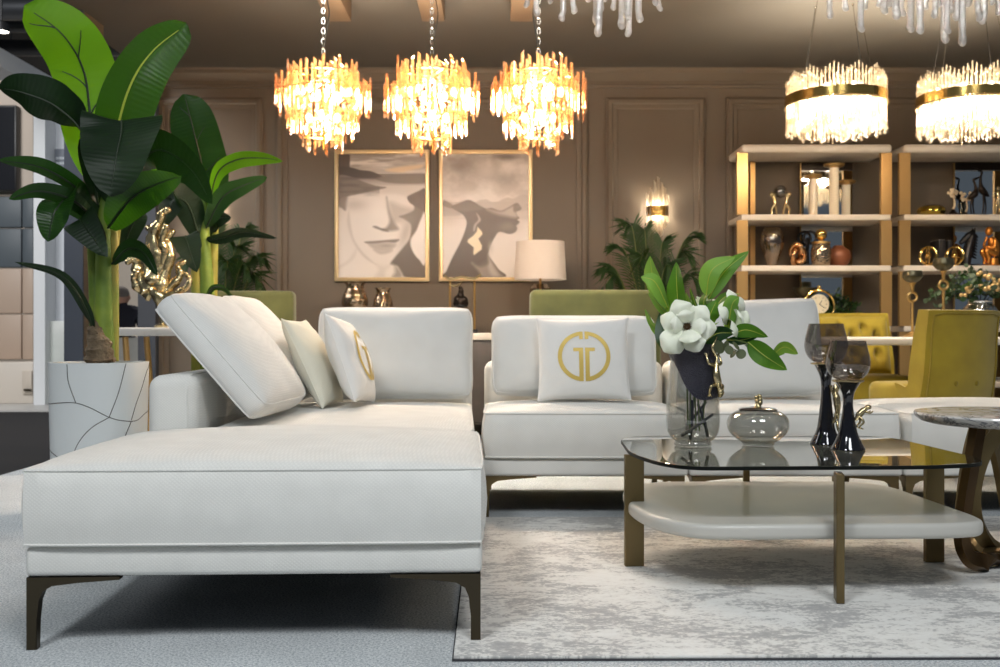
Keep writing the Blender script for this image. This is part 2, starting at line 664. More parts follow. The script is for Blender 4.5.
M_RUG = rug_mat()
M_RUGEDGE = principled('dark_rug_backing', rgb(66, 66, 70), 0.95)


def marble_mat():
    m, nt, out = new_mat('white_marble_grey_veins')
    b = nt.nodes.new('ShaderNodeBsdfPrincipled')
    b.inputs['Roughness'].default_value = 0.15
    nt.links.new(b.outputs[0], out.inputs[0])
    v = coords(nt, (1, 1, 3))
    f = noise(nt, v, 6, 8, 0.7, 1.5)
    col = ramp(nt, f, [(0.3, rgb(228, 226, 222)), (0.47, rgb(206, 205, 203)), (0.505, rgb(92, 94, 104)), (0.54, rgb(214, 212, 210)), (0.8, rgb(232, 230, 226))])
    nt.links.new(col, b.inputs['Base Color'])
    return m
M_MARBLE = marble_mat()


def pot_mat():
    m = principled('white_glazed_planter', rgb(226, 230, 230), 0.3, coat=0.3)
    return m
M_POT = pot_mat()
M_POTCRACK = principled('planter_groove', rgb(58, 52, 46), 0.8)
# ------------------------------------------------------------------ setting
YW = 7.5          # back wall
XL = -2.68        # open end of the stand

bm = BM(); add_box2(bm, (XL, -1.0, -0.05), (5.0, YW + 0.1, 0.0)); struct('floor', bm, M_CARPET)
bm = BM(); add_box2(bm, (-16.0, -1.0, -0.06), (XL - 0.001, 9.75, -0.004))
struct('aisle_floor', bm, principled('black_aisle_carpet', rgb(30, 29, 31), 0.95, bump=(200, 0.4, 0.004)))
bm = BM(); add_box2(bm, (-16.0, 9.76, -0.06), (XL - 0.001, 22.0, 0.01))
struct('booth_floor', bm, principled('pale_booth_floor', rgb(196, 194, 190), 0.4))

# back wall with framed panels
bm = BM(); add_box2(bm, (XL, YW, 0.0), (5.0, YW + 0.12, 2.74)); struct('wall_back', bm, M_WALL)
bm = BM(); add_box2(bm, (XL, 4.9, 2.735), (5.0, YW + 0.12, 2.80)); struct('ceiling', bm, M_CEIL)


def moulding_frame(n, x0, x1, z0, z1, w=0.085, d=0.032):
    """raised picture-frame moulding with a stepped section, mitred at the corners"""
    bm = BM()
    prof = [(0.0, 0.0), (0.0, d * 0.55), (w * 0.12, d * 0.75), (w * 0.22, d), (w * 0.5, d * 0.95), (w * 0.62, d * 0.5), (w * 0.9, d * 0.42), (w, d * 0.3), (w, 0.0)]
    cor = [(x0, z0, 1, 1), (x1, z0, -1, 1), (x1, z1, -1, -1), (x0, z1, 1, -1)]
    V = []
    for cx, cz, sx, sz in cor:
        V.append([bm.verts.new((cx + sx * p[0], YW - p[1], cz + sz * p[0])) for p in prof])
    for i in range(4):
        a, b = V[i], V[(i + 1) % 4]
        for j in range(len(prof) - 1):
            bm.faces.new((a[j], a[j + 1], b[j + 1], b[j]))
    return struct('trim_%d' % n, bm, M_WALL, 30)


def wx(px, Y=YW):
    return (px - CX) / FPX * Y


ztop = W(0, 98, YW).z
moulding_frame(1, wx(158), wx(263), 0.22, ztop)
moulding_frame(2, wx(276), wx(588), 0.22, ztop)
moulding_frame(3, wx(606), wx(705), 0.22, ztop)
moulding_frame(4, wx(726), wx(1046), 0.22, ztop)

# crown moulding where the wall meets the ceiling
bm = BM()
prof = [(0, 2.600), (0.018, 2.600), (0.022, 2.618), (0.014, 2.626), (0.014, 2.650), (0.03, 2.662), (0.046, 2.690), (0.062, 2.700), (0.066, 2.722), (0.08, 2.735), (0, 2.735)]
add_rings(bm, [[(x, YW - p[0], p[1]) for p in prof] for x in (XL, 5.0)])
struct('trim_5', bm, M_WALL, 30)
bm = BM()
prof = [(0, 0.0), (0.02, 0.0), (0.02, 0.1), (0.012, 0.115), (0, 0.12)]
add_rings(bm, [[(x, YW - p[0], p[1]) for p in prof] for x in (XL, 5.0)])
struct('baseboard_back', bm, M_WALL, 30)

# three short ceiling beams over the pendant chandeliers
for px in (340, 433.5, 522):
    bm = BM()
    x = wx(px, 5.95)
    add_box2(bm, (x - 0.068, 4.9, 2.615), (x + 0.068, 5.95, 2.736), 0.006)
    struct('ceiling_beam', bm, M_BEAM)

# pillar at the open end of the stand
bm = BM(); add_box2(bm, (-2.66, 6.1, 0.0), (-2.545, 6.12, 2.735))
struct('pillar_front', bm, principled('slate_pillar_face', rgb(74, 80, 92), 0.5))
bm = BM(); add_box2(bm, (-2.66, 6.1205, 0.0), (-2.545, 6.42, 2.735))
struct('pillar_side', bm, M_WALL)
bm = BM(); add_box2(bm, (XL, YW - 0.10, 0.0), (XL + 0.13, YW - 0.001, 2.735)); struct('pillar_wall', bm, principled('slate_wall_post', rgb(70, 74, 82), 0.5))

# ---------------------------------------------------------------- far hall
bm = BM(); add_box2(bm, (-18.0, 8.2, 4.95), (XL - 0.6, 22.0, 5.05))
struct('hall_ceiling', bm, principled('black_hall_ceiling', rgb(26, 26, 28), 0.9))
bm = BM(); add_box2(bm, (-18.0, 20.0, 0.0), (2.0, 20.1, 4.95))
struct('wall_hall', bm, principled('hall_far_wall', rgb(206, 196, 184), 0.8))

# ducts under the hall ceiling
for i, (py, Y, r, c) in enumerate(((8, 11.5, 0.14, (74, 76, 80)), (27, 12.5, 0.07, (60, 62, 66)), (48, 13.5, 0.11, (52, 54, 58)))):
    bm = BM()
    z = W(0, py, Y).z
    pts = [Vector((x, Y, z)) for x in np.linspace(-9.5, -3.4, 9)]
    add_tube(bm, pts, r, 14)
    for x in (-8.6, -6.6, -4.6):
        add_tube(bm, [(x, Y, z + r), (x, Y, 4.95)], 0.012, 6)
    o = build('ceiling_duct', bm, principled('duct_metal_%s' % 'abc'[i], rgb(*c), 0.4, 0.6))
    tag(o, ['thick grey duct under the black hall ceiling, highest one', 'thin dark pipe under the black hall ceiling, between two ducts',
            'dark duct under the black hall ceiling, lowest one'][i], 'duct', 'ducts and pipes below the hall ceiling')

# hall spotlight by the neighbouring booth
t = thing('spotlight', 'small lit spotlight above the white booth beam under the black ceiling', 'spotlight', W(1, 32, 9.0))
bm = BM(); add_lathe(bm, [(0.02, 0.10), (0.06, 0.08), (0.075, 0.0), (0.07, 0.0), (0.055, 0.07)], 18); build('housing', bm, M_BLACK, t)
bm = BM(); add_lathe(bm, [(0.001, 0.018), (0.06, 0.018), (0.06, 0.005), (0.001, -0.004)], 18); build('lens', bm, emission('spot_lens', (1, 0.93, 0.8), 14), t)
bm = BM(); add_tube(bm, [(0, 0, 0.09), (0, 0, 1.4)], 0.012, 8); build('stem', bm, M_BLACK, t)

# neighbouring booth: white portal, padded wall, cabinet
Yb = 11.0
def pbox(bm, x0, y0, x1, y1, Y, d, bev=0.0):
    a, b = W(x0, y1, Y), W(x1, y0, Y)
    add_box2(bm, (a.x, Y, max(a.z, 0.011)), (b.x, Y + d, b.z), bev)
M_WHITEP = principled('white_booth_paint', rgb(226, 228, 230), 0.5)
bm = BM(); pbox(bm, -160, 77, 33, 196, Yb + 0.1, 0.1); struct('booth_wall_upper', bm, principled('beige_booth_wall', rgb(196, 182, 168), 0.7))
t = thing('wall_mounted_panel', 'padded wall of large square panels, slate over beige, in the neighbouring booth', 'wall panel', W(-30, 360, Yb))
M_TEALP = principled('slate_padded_leather', rgb(84, 92, 98), 0.5)
M_BEIGEP = principled('beige_padded_leather', rgb(188, 166, 148), 0.5)
for k, (x0, x1) in enumerate(((-75, -21), (-21, 21.5), (21.5, 33.5))):
    for j, (y0, y1, m) in enumerate(((196, 228, M_TEALP), (228, 268, M_TEALP), (268, 314, M_BEIGEP), (314, 360, M_BEIGEP))):
        bm = BM(); pbox(bm, x0 + .4, y0 + .4, x1 - .4, y1 - .4, Yb, 0.08, 0.018)
        o = build('square_panel', bm, m, t, world=True)
        o['label'] = 'slate padded square' if j < 2 else 'beige padded square'
t = thing('wall_mounted_screen', 'black display screen on the beige wall above the padded squares', 'screen', W(-30, 190, Yb))
bm = BM(); pbox(bm, -75, 105, 16, 191, Yb - 0.02, 0.1, 0.01); build('casing', bm, M_BLACK, t, world=True)
bm = BM(); pbox(bm, -73, 107, 14.5, 189.5, Yb - 0.026, 0.005); build('glass_panel', bm, principled('dark_screen', rgb(26, 27, 32), 0.2), t, world=True)
t = thing('low_cabinet', 'pale low cabinet beneath the padded wall of the neighbouring booth', 'cabinet', W(-30, 404, Yb - .2))
bm = BM(); pbox(bm, -75, 362, 33, 404, Yb - 0.3, 0.28, 0.01); build('body', bm, principled('pale_cabinet', rgb(214, 204, 192), 0.5), t, world=True)
bm = BM(); pbox(bm, 22, 371, 31.5, 394, Yb - 0.33, 0.03, 0.006); d = build('door', bm, principled('pale_cabinet_door', rgb(204, 192, 178), 0.5), t, world=True)
bm = BM(); pbox(bm, 23.5, 389, 30, 391, Yb - 0.36, 0.03); build('handle', bm, M_BRONZE, d, world=True) if False else build('handle', bm, M_BRONZE, t, world=True)

bm = BM(); pbox(bm, 33.5, 88, 45, 411, 10.5, 0.25); struct('booth_post', bm, M_WHITEP)
bm = BM(); pbox(bm, 45, 96, 96, 411, 10.75, 0.12); struct('booth_wall_side', bm, principled('white_booth_wall', rgb(206, 210, 216), 0.6))
bm = BM()
a = W(40, 93, 10.6)
add_box2(bm, (a.x - 0.12, 7.2, a.z - 0.02), (a.x + 0.14, 10.74, a.z + 0.16)); struct('booth_beam', bm, M_WHITEP)
t = thing('info_sign', 'grey notice sign with rows of pale text on the white booth wall', 'sign', W(57, 181, 10.74))
bm = BM(); pbox(bm, 47, 149, 66, 181, 10.735, 0.012); build('board', bm, principled('grey_sign', rgb(118, 124, 134), 0.5), t, world=True)
M_SIGNTXT = principled('pale_sign_lettering', rgb(196, 202, 208), 0.5)
for k in range(4):
    bm = BM()
    for q in range(3 if k != 2 else 2):
        pbox(bm, 56 + q * 3.2, 157 + k * 5, 58.6 + q * 3.2, 159.2 + k * 5, 10.728, 0.006)
    build('text_line', bm, M_SIGNTXT, t, world=True)
t = thing('marble_slab', 'upright pale marble slab standing against the white booth wall', 'slab', W(55, 408, 10.6))
bm = BM(); pbox(bm, 45.5, 321, 66, 409, 10.62, 0.05, 0.006); build('slab', bm, principled('green_grey_marble', rgb(196, 202, 196), 0.25, var=(rgb(214, 216, 212), 4)), t, world=True)
bm = BM(); pbox(bm, 45.5, 409, 66, 413, 10.6, 0.09); build('foot', bm, M_WHITEP, t, world=True)

# a far hall visitor seen from behind through the gap by the pillar
def person(loc, label):
    t = thing('person', label, 'person', loc)
    bm = BM()
    pts = {'pel': (0, 0, .53), 'wst': (0, -.03, .70), 'chs': (0, -.02, .92), 'nck': (0, .0, 1.09), 'hd': (0, .02, 1.16), 'top': (0, .02, 1.2),
           'sl': (-.19, -.01, 1.01), 'el': (-.25, .08, .76), 'wl': (-.16, .30, .72), 'hl': (-.12, .38, .72),
           'sr': (.19, -.01, 1.01), 'er': (.25, .08, .76), 'wr': (.16, .30, .72), 'hr': (.12, .38, .72),
           'kl': (-.12, .45, .54), 'al': (-.12, .48, .09), 'tl': (-.13, .62, .04), 'kr': (.12, .45, .54), 'ar': (.12, .48, .09), 'tr': (.13, .62, .04)}
    rad = {'pel': .16, 'wst': .155, 'chs': .18, 'nck': .06, 'hd': .07, 'top': .06, 'sl': .075, 'el': .052, 'wl': .036, 'hl': .038, 'sr': .075, 'er': .052, 'wr': .036, 'hr': .038,
           'kl': .075, 'al': .045, 'tl': .04, 'kr': .075, 'ar': .045, 'tr': .04}
    edges = [('pel', 'wst'), ('wst', 'chs'), ('chs', 'nck'), ('nck', 'hd'), ('hd', 'top'), ('chs', 'sl'), ('sl', 'el'), ('el', 'wl'), ('wl', 'hl'), ('chs', 'sr'), ('sr', 'er'), ('er', 'wr'), ('wr', 'hr'),
             ('pel', 'kl'), ('kl', 'al'), ('al', 'tl'), ('pel', 'kr'), ('kr', 'ar'), ('ar', 'tr')]
    names = list(pts)
    vs = {k: bm.verts.new(pts[k]) for k in names}
    for a, b in edges:
        bm.edges.new((vs[a], vs[b]))
    me = bpy.data.meshes.new('body'); bm.to_mesh(me); bm.free()
    o = bpy.data.objects.new('body', me); COL.objects.link(o); o.parent = t
    o.modifiers.new('skin', 'SKIN')
    for i, k in enumerate(names):
        sv = me.skin_vertices[0].data[i]
        sv.radius = (rad[k], rad[k] * (0.7 if k in ('pel', 'wst', 'chs') else 1.0))
        sv.use_root = (k == 'pel')
    s = o.modifiers.new('sub', 'SUBSURF'); s.levels = 2; s.render_levels = 2
    me.materials.append(principled('navy_suit', rgb(26, 28, 42), 0.8))
    # head skin and short grey hair
    bm = BM(); add_sphere(bm, (0, .02, 1.19), .1, 16, 12, (.82, 1.0, 1.18)); add_sphere(bm, (-.084, 0.03, 1.18), .022, 8, 6, (.5, 1, 1.4)); add_sphere(bm, (.084, 0.03, 1.18), .022, 8, 6, (.5, 1, 1.4))
    build('head', bm, principled('skin', rgb(186, 142, 120), 0.6), t)
    bm = BM(); add_sphere(bm, (0, .008, 1.225), .1, 16, 12, (.85, 0.98, .95)); build('hair', bm, principled('grey_hair', rgb(120, 112, 106), 0.9), t)
    return t
PX_, PY_ = W(121.5, 300, 12.0).x, 12.0
person((PX_, PY_, 0.012), 'person with grey hair in a dark suit, seated far beyond the pillar gap')
# ------------------------------------------------------------------ cushions
def cush_pt(u, v, w, h, band, bulge, side, corner=0.05, pinch=0.0, pw=0.5, wr=None):
    """point of a filled cushion's face; u, v in -1..1; local x width, y height, z thickness"""
    x = w / 2 * u * (1 - corner * abs(v) ** 8 - pinch * (1 - v * v))
    y = h / 2 * v * (1 - corner * abs(u) ** 8 - pinch * (1 - u * u))
    e = max(0.0, (1 - u * u)) * max(0.0, (1 - v * v))
    z = band / 2 + bulge * e ** pw
    if wr:
        z += wr(u, v) * min(1, e * 6)
    return Vector((x, y, side * z))


def wrinkles(seed, amp):
    rr = random.Random(seed)
    T = [(rr.uniform(1, 4), rr.uniform(1, 4), rr.uniform(0, 6.28), rr.uniform(0.5, 1)) for _ in range(6)]
    def f(u, v):
        s = sum(a * math.sin(p * u * 2 + q * v * 2 + ph) for p, q, ph, a in T) / 6
        # radiating gathers at the corners
        for cu in (-1, 1):
            for cv in (-1, 1):
                d = math.hypot(u - cu, v - cv)
                s += 0.6 * math.exp(-d * 3.0) * math.sin(math.atan2(v - cv, u - cu) * 15 + seed)
        return amp * s
    return f


def perim(n):
    """parameters around the unit square"""
    L = np.linspace(-1, 1, n, endpoint=False)
    return [(a, -1) for a in L] + [(1, a) for a in L] + [(-a, 1) for a in L] + [(-1, -a) for a in L]


def cushion_bm(w, h, band, bulge, n=26, corner=0.05, pinch=0.0, pw=0.5, wr=None, bsides=(1, 1), bandout=0.012):
    bm = BM()
    g = np.linspace(-1, 1, n + 1)
    g = np.sign(g) * (1 - (1 - np.abs(g)) ** 1.25)
    grids = []
    for side, k in ((1, bsides[0]), (-1, bsides[1])):
        grids.append([[bm.verts.new(cush_pt(u, v, w, h, band, bulge * k, side, corner, pinch, pw, wr if k else None)) for u in g] for v in g])
    for gi, G in enumerate(grids):
        for j in range(n):
            for i in range(n):
                q = (G[j][i], G[j][i + 1], G[j + 1][i + 1], G[j + 1][i])
                bm.faces.new(q if gi == 0 else tuple(reversed(q)))
    def ring(G):
        return [G[0][i] for i in range(n)] + [G[j][n] for j in range(n)] + [G[n][n - i] for i in range(n)] + [G[n - j][0] for j in range(n)]
    A, B = ring(grids[0]), ring(grids[1])
    k = len(A)
    if band > 0.003:
        mid = []
        for t, bo in ((0.25, 0.75), (0.5, 1.0), (0.75, 0.75)):
            row = []
            for a, b in zip(A, B):
                p = a.co.lerp(b.co, t)
                d = Vector((p.x / w, p.y / h, 0))
                m = max(abs(d.x), abs(d.y))
                q = Vector((1 if d.x > 0 else -1, 0, 0)) if abs(d.x) > abs(d.y) else Vector((0, 1 if d.y > 0 else -1, 0))
                row.append(bm.verts.new(p + q * bandout * bo))
            mid.append(row)
        rows = [A] + mid + [B]
    else:
        rows = [A, B]
    for r0, r1 in zip(rows, rows[1:]):
        for i in range(k):
            j = (i + 1) % k
            bm.faces.new((r0[i], r1[i], r1[j], r0[j]))
    return bm


def piping_bm(w, h, band, side, r=0.004, corner=0.05, pinch=0.0, n=20):
    bm = BM()
    pts = [cush_pt(u, v, w, h, band, 0, side, corner, pinch) for u, v in perim(n)]
    add_loop_tube(bm, pts, r, 6)
    return bm


def box_cushion(name, parent, M, w, h, band, bulge, mat, n=26, corner=0.05, wr=None, bsides=(1, 1), pw=0.5, pipe=0.0042, bandout=0.012, pinch=0.0):
    """boxed cushion part (or thing when parent is None -> caller tags) with two piping sub-parts"""
    bm = cushion_bm(w, h, band, bulge, n, corner, pinch, pw, wr, bsides, bandout)
    for v in bm.verts:
        v.co = M @ v.co
    o = build(name, bm, mat, parent, smooth=50)
    for s in (1, -1):
        b2 = piping_bm(w, h, band, s, pipe, corner, pinch)
        for v in b2.verts:
            v.co = M @ v.co
        build('piping', b2, mat, o)
    return o


# ------------------------------------------------------------------ legs
def sofa_leg_bm(x, y, sx, sy, z1=0.174, L=0.22, z0=0.0):
    """bronze blade leg: slim tapering post with brackets running under the frame along x and y"""
    bm = BM()
    P = [(0, z0), (0.022, z0), (0.024, 0.07), (0.029, 0.118), (0.038, 0.140), (0.060, 0.153), (0.12, 0.160), (L, 0.167), (L, z1), (0, z1)]
    th = 0.026
    M = Matrix(((sx, 0, 0, x), (0, 0, sy, y), (0, 1, 0, 0), (0, 0, 0, 1)))
    add_prism(bm, P, th, M)
    P2 = [(0, z0), (0.012, z0), (0.02, 0.07), (0.034, 0.118), (0.052, 0.143), (0.085, 0.155), (L * 0.8, 0.166), (L * 0.8, z1), (0, z1)]
    M = Matrix(((0, 0, sx, x), (sy, 0, 0, y + sy * 0.002), (0, 1, 0, 0), (0, 0, 0, 1)))
    add_prism(bm, P2, 0.024, M)
    bmesh.ops.recalc_face_normals(bm, faces=bm.faces[:])
    return bm


SZ0, SZ1, SZ2 = 0.175, 0.248, 0.43     # frame bottom, frame top, seat piping
RUGZ = 0.012

# ------------------------------------------------------------------ corner sofa with chaise
AR = R(2.08)
sofa = thing('chaise_sofa', 'white sofa unit with long chaise seat and arm on slim bronze legs', 'sofa', (-1.14, 2.385, 0), AR)
bm = BM(); add_box2(bm, (0.0, 0.012, SZ0), (1.098, 2.50, SZ1), 0.014, 3); build('base', bm, M_SOFA, sofa)
bm = BM(); add_box2(bm, (0.02, 0.035, SZ0 - .003), (1.078, 2.48, SZ0 + .002)); build('shade_sheet', bm, M_SHADESHEET, sofa)  # added black sheet, stops light bouncing off the underside
M = Matrix.Translation((0.549, 0.45, (SZ1 + SZ2) / 2 + 0.004))
box_cushion('seat_cushion', sofa, M, 1.104, 0.90, SZ2 - SZ1 - 0.004, 0.05, M_SOFA, 34, 0.012, wrinkles(3, 0.004), (1, 0), 0.42, 0.0038)
M = Matrix.Translation((0.642, 1.575, (SZ1 + SZ2) / 2 + 0.004))
box_cushion('seat_cushion', sofa, M, 0.886, 1.335, SZ2 - SZ1 - 0.004, 0.030, M_SOFA, 34, 0.02, wrinkles(5, 0.006), (1, 0), 0.42, 0.0038)
bm = BM(); add_box2(bm, (0.004, 0.915, SZ1 - 0.01), (0.170, 2.495, 0.622), 0.045, 5); arm = build('arm', bm, M_SOFA, sofa)
bm = BM()
pts = [Vector((0.140, 0.9165, z)) for z in np.linspace(0.27, 0.575, 8)] + [Vector((0.140, 0.9165 + 0.012, 0.604)), Vector((0.140, 0.965, 0.6225))] + [Vector((0.140, y, 0.6235)) for y in np.linspace(1.0, 2.4, 8)]
add_tube(bm, pts, 0.0022, 6); build('seam', bm, M_SOFA, arm)
bm = BM(); add_box2(bm, (0.176, 2.28, SZ1 - 0.01), (1.092, 2.495, 0.63), 0.045, 5); build('backrest', bm, M_SOFA, sofa)
build('leg', sofa_leg_bm(0.004, 0.014, 1, 1), M_BRONZE, sofa)
build('leg', sofa_leg_bm(1.094, 0.014, -1, 1, z0=RUGZ + 0.001), M_BRONZE, sofa)
build('leg', sofa_leg_bm(0.004, 2.48, 1, -1), M_BRONZE, sofa)
build('leg', sofa_leg_bm(1.094, 2.48, -1, -1), M_BRONZE, sofa)

# ------------------------------------------------------------------ straight modules
def sofa_module(x0, x1, label, back, seed, group='straight white sofa modules along the back of the rug', seatlen=0.60):
    w = x1 - x0
    t = thing('sofa_module', label, 'sofa', (x0, 4.085, 0), R(-0.25), group)
    bm = BM(); add_box2(bm, (0.0, 0.012, SZ0), (w, 0.82, SZ1), 0.014, 3); build('base', bm, M_SOFA, t)
    bm = BM(); add_box2(bm, (0.02, 0.035, SZ0 - .003), (w - .02, .80, SZ0 + .002)); build('shade_sheet', bm, M_SHADESHEET, t)  # added black sheet that darkens the floor under the module
    sl = seatlen if back else 0.80
    M = Matrix.Translation((w / 2, sl / 2, (SZ1 + SZ2) / 2 + 0.004))
    box_cushion('seat_cushion', t, M, w - 0.030, sl, SZ2 - SZ1 - 0.004, 0.032, M_SOFA, 30, 0.022, wrinkles(seed, 0.004), (1, 0), 0.4, 0.0045)
    if back:
        bm = BM(); add_box2(bm, (0.004, 0.63, SZ1 - 0.01), (w - 0.004, 0.815, 0.63), 0.045, 5); build('backrest', bm, M_SOFA, t)
    for lx, s in ((0.012, 1), (w - 0.012, -1)):
        build('leg', sofa_leg_bm(lx, 0.03, s, 1), M_BRONZE_L, t)
        build('leg', sofa_leg_bm(lx, 0.80, s, -1), M_BRONZE_L, t)
    return t
sofa_module(-0.082, 0.772, 'white armless sofa module carrying the gold-monogram pillow', True, 11)
sofa_module(0.778, 1.652, 'white armless sofa module behind the glass coffee table, with tall back cushion', True, 17)
sofa_module(1.658, 2.62, 'white backless sofa module in front of the mustard chair', False, 23)


def mat_from(c, ux, uy):
    """matrix: origin c, local x -> ux, local y -> uy (orthogonalised)"""
    ux = Vector(ux).normalized()
    uy = Vector(uy)
    uy = (uy - ux * uy.dot(ux)).normalized()
    uz = ux.cross(uy)
    M = Matrix.Identity(4)
    for i in range(3):
        M[i][0], M[i][1], M[i][2], M[i][3] = ux[i], uy[i], uz[i], c[i]
    return M


def back_cushion(label, c, ux, uy, w, h, band, bulge, seed, corner=0.045, amp=0.008, pinch=0.012, bk=0.7):
    """loose boxed back cushion; thing = Empty at its base"""
    M = mat_from(c, ux, uy)
    base = M @ Vector((0, -h / 2, 0))
    t = thing('back_cushion', label, 'cushion', base, 0, 'loose white back cushions on the sofa')
    box_cushion('cover', t, INV[t.name] @ M, w, h, band, bulge, M_CUSH, 28, corner, wrinkles(seed, amp), (1, bk), 0.42, 0.0032, 0.010, pinch)
    return t


# cushions of the corner unit
back_cushion('white back cushion upright at the chaise sofa back, beside the two small pillows',
             (-0.472, 4.515, 0.672), (1, 0.036, 0), (0, 0.20, 0.98), 0.685, 0.405, 0.06, 0.085, 1)
back_cushion('large white back cushion slumped over the sofa arm, nearest the chaise seat',
             (-0.950, 3.60, 0.684), (0.05, 1, 0.0), (-0.66, 0.02, 0.75), 0.58, 0.50, 0.07, 0.075, 2, 0.05, 0.008, 0.012, 0.25)
back_cushion('white back cushion slumped over the sofa arm, behind the ivory pillow',
             (-0.978, 4.235, 0.694), (0.03, 1, 0), (-0.60, 0.02, 0.80), 0.54, 0.50, 0.06, 0.065, 4, 0.05, 0.008, 0.012, 0.25)
# cushions of the straight modules
back_cushion('white back cushion behind the gold-monogram pillow', (0.335, 4.535, 0.660), (1, 0, 0.0), (0, 0.20, 0.98), 0.735, 0.355, 0.05, 0.08, 6, 0.05, 0.012)
back_cushion('tall white back cushion behind the flower vase', (1.118, 4.535, 0.692), (1, -0.005, 0.035), (-0.035, 0.20, 0.98), 0.665, 0.435, 0.05, 0.08, 8)


# ------------------------------------------------------------------ throw pillows
def pillow_h(u, v, w, h, t, wr):
    return cush_pt(u, v, w, h, 0.004, t / 2, 1, -0.02, 0.045, 0.42, wr)


def throw_pillow(name, label, c, ux, uy, w, h, t, seed, mat, logo=False, amp=0.006):
    M = mat_from(c, ux, uy)
    base = M @ Vector((0, -h / 2, 0))
    T = thing(name, label, 'pillow', base, 0, 'small throw pillows on the sofa')
    L = INV[T.name] @ M
    wr = wrinkles(seed, amp)
    bm = cushion_bm(w, h, 0.004, t / 2, 30, -0.02, 0.045, 0.42, wr, (1, 1), 0.0)
    for v in bm.verts:
        v.co = L @ v.co
    cov = build('cover', bm, mat, T, smooth=60)
    b2 = piping_bm(w, h, 0.0, 1, 0.0028, -0.02, 0.045, 24)
    for v in b2.verts:
        v.co = L @ v.co
    build('piping', b2, mat, cov)
    if logo:
        # monogram of two back-to-back letters: ring halves, stubs and T strokes, following the pillow's face
        def lay(polys):
            bm = BM()
            for quad in polys:
                vs = []
                for x, y in quad:
                    p = pillow_h(2 * x / w, 2 * y / h, w, h, t, wr)
                    # map by position: invert the slight pinch
                    q = Vector((x, y, p.z + 0.0016))
                    vs.append(bm.verts.new(L @ q))
                bm.faces.new(vs)
            bmesh.ops.remove_doubles(bm, verts=bm.verts[:], dist=1e-5)
            return bm
        k = 0.00066     # metres per unit of the measured drawing
        cx, cy = 356, 340
        def pt(px, py, s):
            x = (px - cx) * k
            return ((x if s > 0 else -x), -(py - cy) * k)
        for s in (-1, 1):
            Q = []
            # ring half
            a0, a1 = R(-86), R(88)
            n = 40
            for i in range(n):
                t0, t1 = a0 + (a1 - a0) * i / n, a0 + (a1 - a0) * (i + 1) / n
                for r0, r1 in ((138, 151), (151, 165)):
                    Q.append([((r * math.cos(a) + 6) * k * s, r * math.sin(a) * k) for r, a in ((r0, t0), (r1, t0), (r1, t1), (r0, t1))])
            def rect(x0, y0, x1, y1, nx=2, ny=8):
                for a in range(nx):
                    for b in range(ny):
                        xa, xb = x0 + (x1 - x0) * a / nx, x0 + (x1 - x0) * (a + 1) / nx
                        ya, yb = y0 + (y1 - y0) * b / ny, y0 + (y1 - y0) * (b + 1) / ny
                        Q.append([(xa * k * s, -ya * k), (xb * k * s, -ya * k), (xb * k * s, -yb * k), (xa * k * s, -yb * k)])
            rect(6, -165, 30, -112, 2, 4)
            rect(6, -54, 34, 164, 2, 12)
            rect(34, -54, 70, -31, 3, 2)
            o = build('emblem', lay(Q), M_GOLDPRINT, cov, smooth=60)
            o['label'] = 'gold letter of the round monogram'
    return T

throw_pillow('throw_pillow', 'white square pillow printed with a round gold monogram, facing forward on the sofa',
             (0.362, 4.345, 0.650), (1, -0.02, 0.012), (-0.012, 0.22, 0.97), 0.395, 0.36, 0.13, 9, M_PILLOW, True, 0.008)
throw_pillow('throw_pillow', 'white pillow with gold monogram turned sideways beside the upright back cushion',
             (-0.616, 4.12, 0.650), (0.07, 0.995, -0.08), (-0.34, 0.02, 0.94), 0.38, 0.36, 0.135, 12, M_PILLOW, True, 0.008)
throw_pillow('throw_pillow', 'plain ivory pillow leaning between the slumped cushion and the sideways monogram pillow',
             (-0.766, 4.11, 0.642), (0.06, 0.99, 0.0), (-0.42, 0.03, 0.90), 0.36, 0.38, 0.11, 14, M_PILLOW2, False, 0.008)

# ------------------------------------------------------------------ rug
t = thing('area_rug', 'off-white rug with distressed grey abstract pattern under the coffee table', 'rug', (-0.108, 2.318, 0), R(0.6))
bm = BM(); add_box2(bm, (0.0, 0.0, 0.004), (3.0, 1.76, RUGZ), 0.003, 2); build('pile', bm, M_RUG, t)
bm = BM(); add_box2(bm, (-0.003, -0.003, 0.0002), (3.003, 1.763, 0.0045)); build('backing', bm, M_RUGEDGE, t)
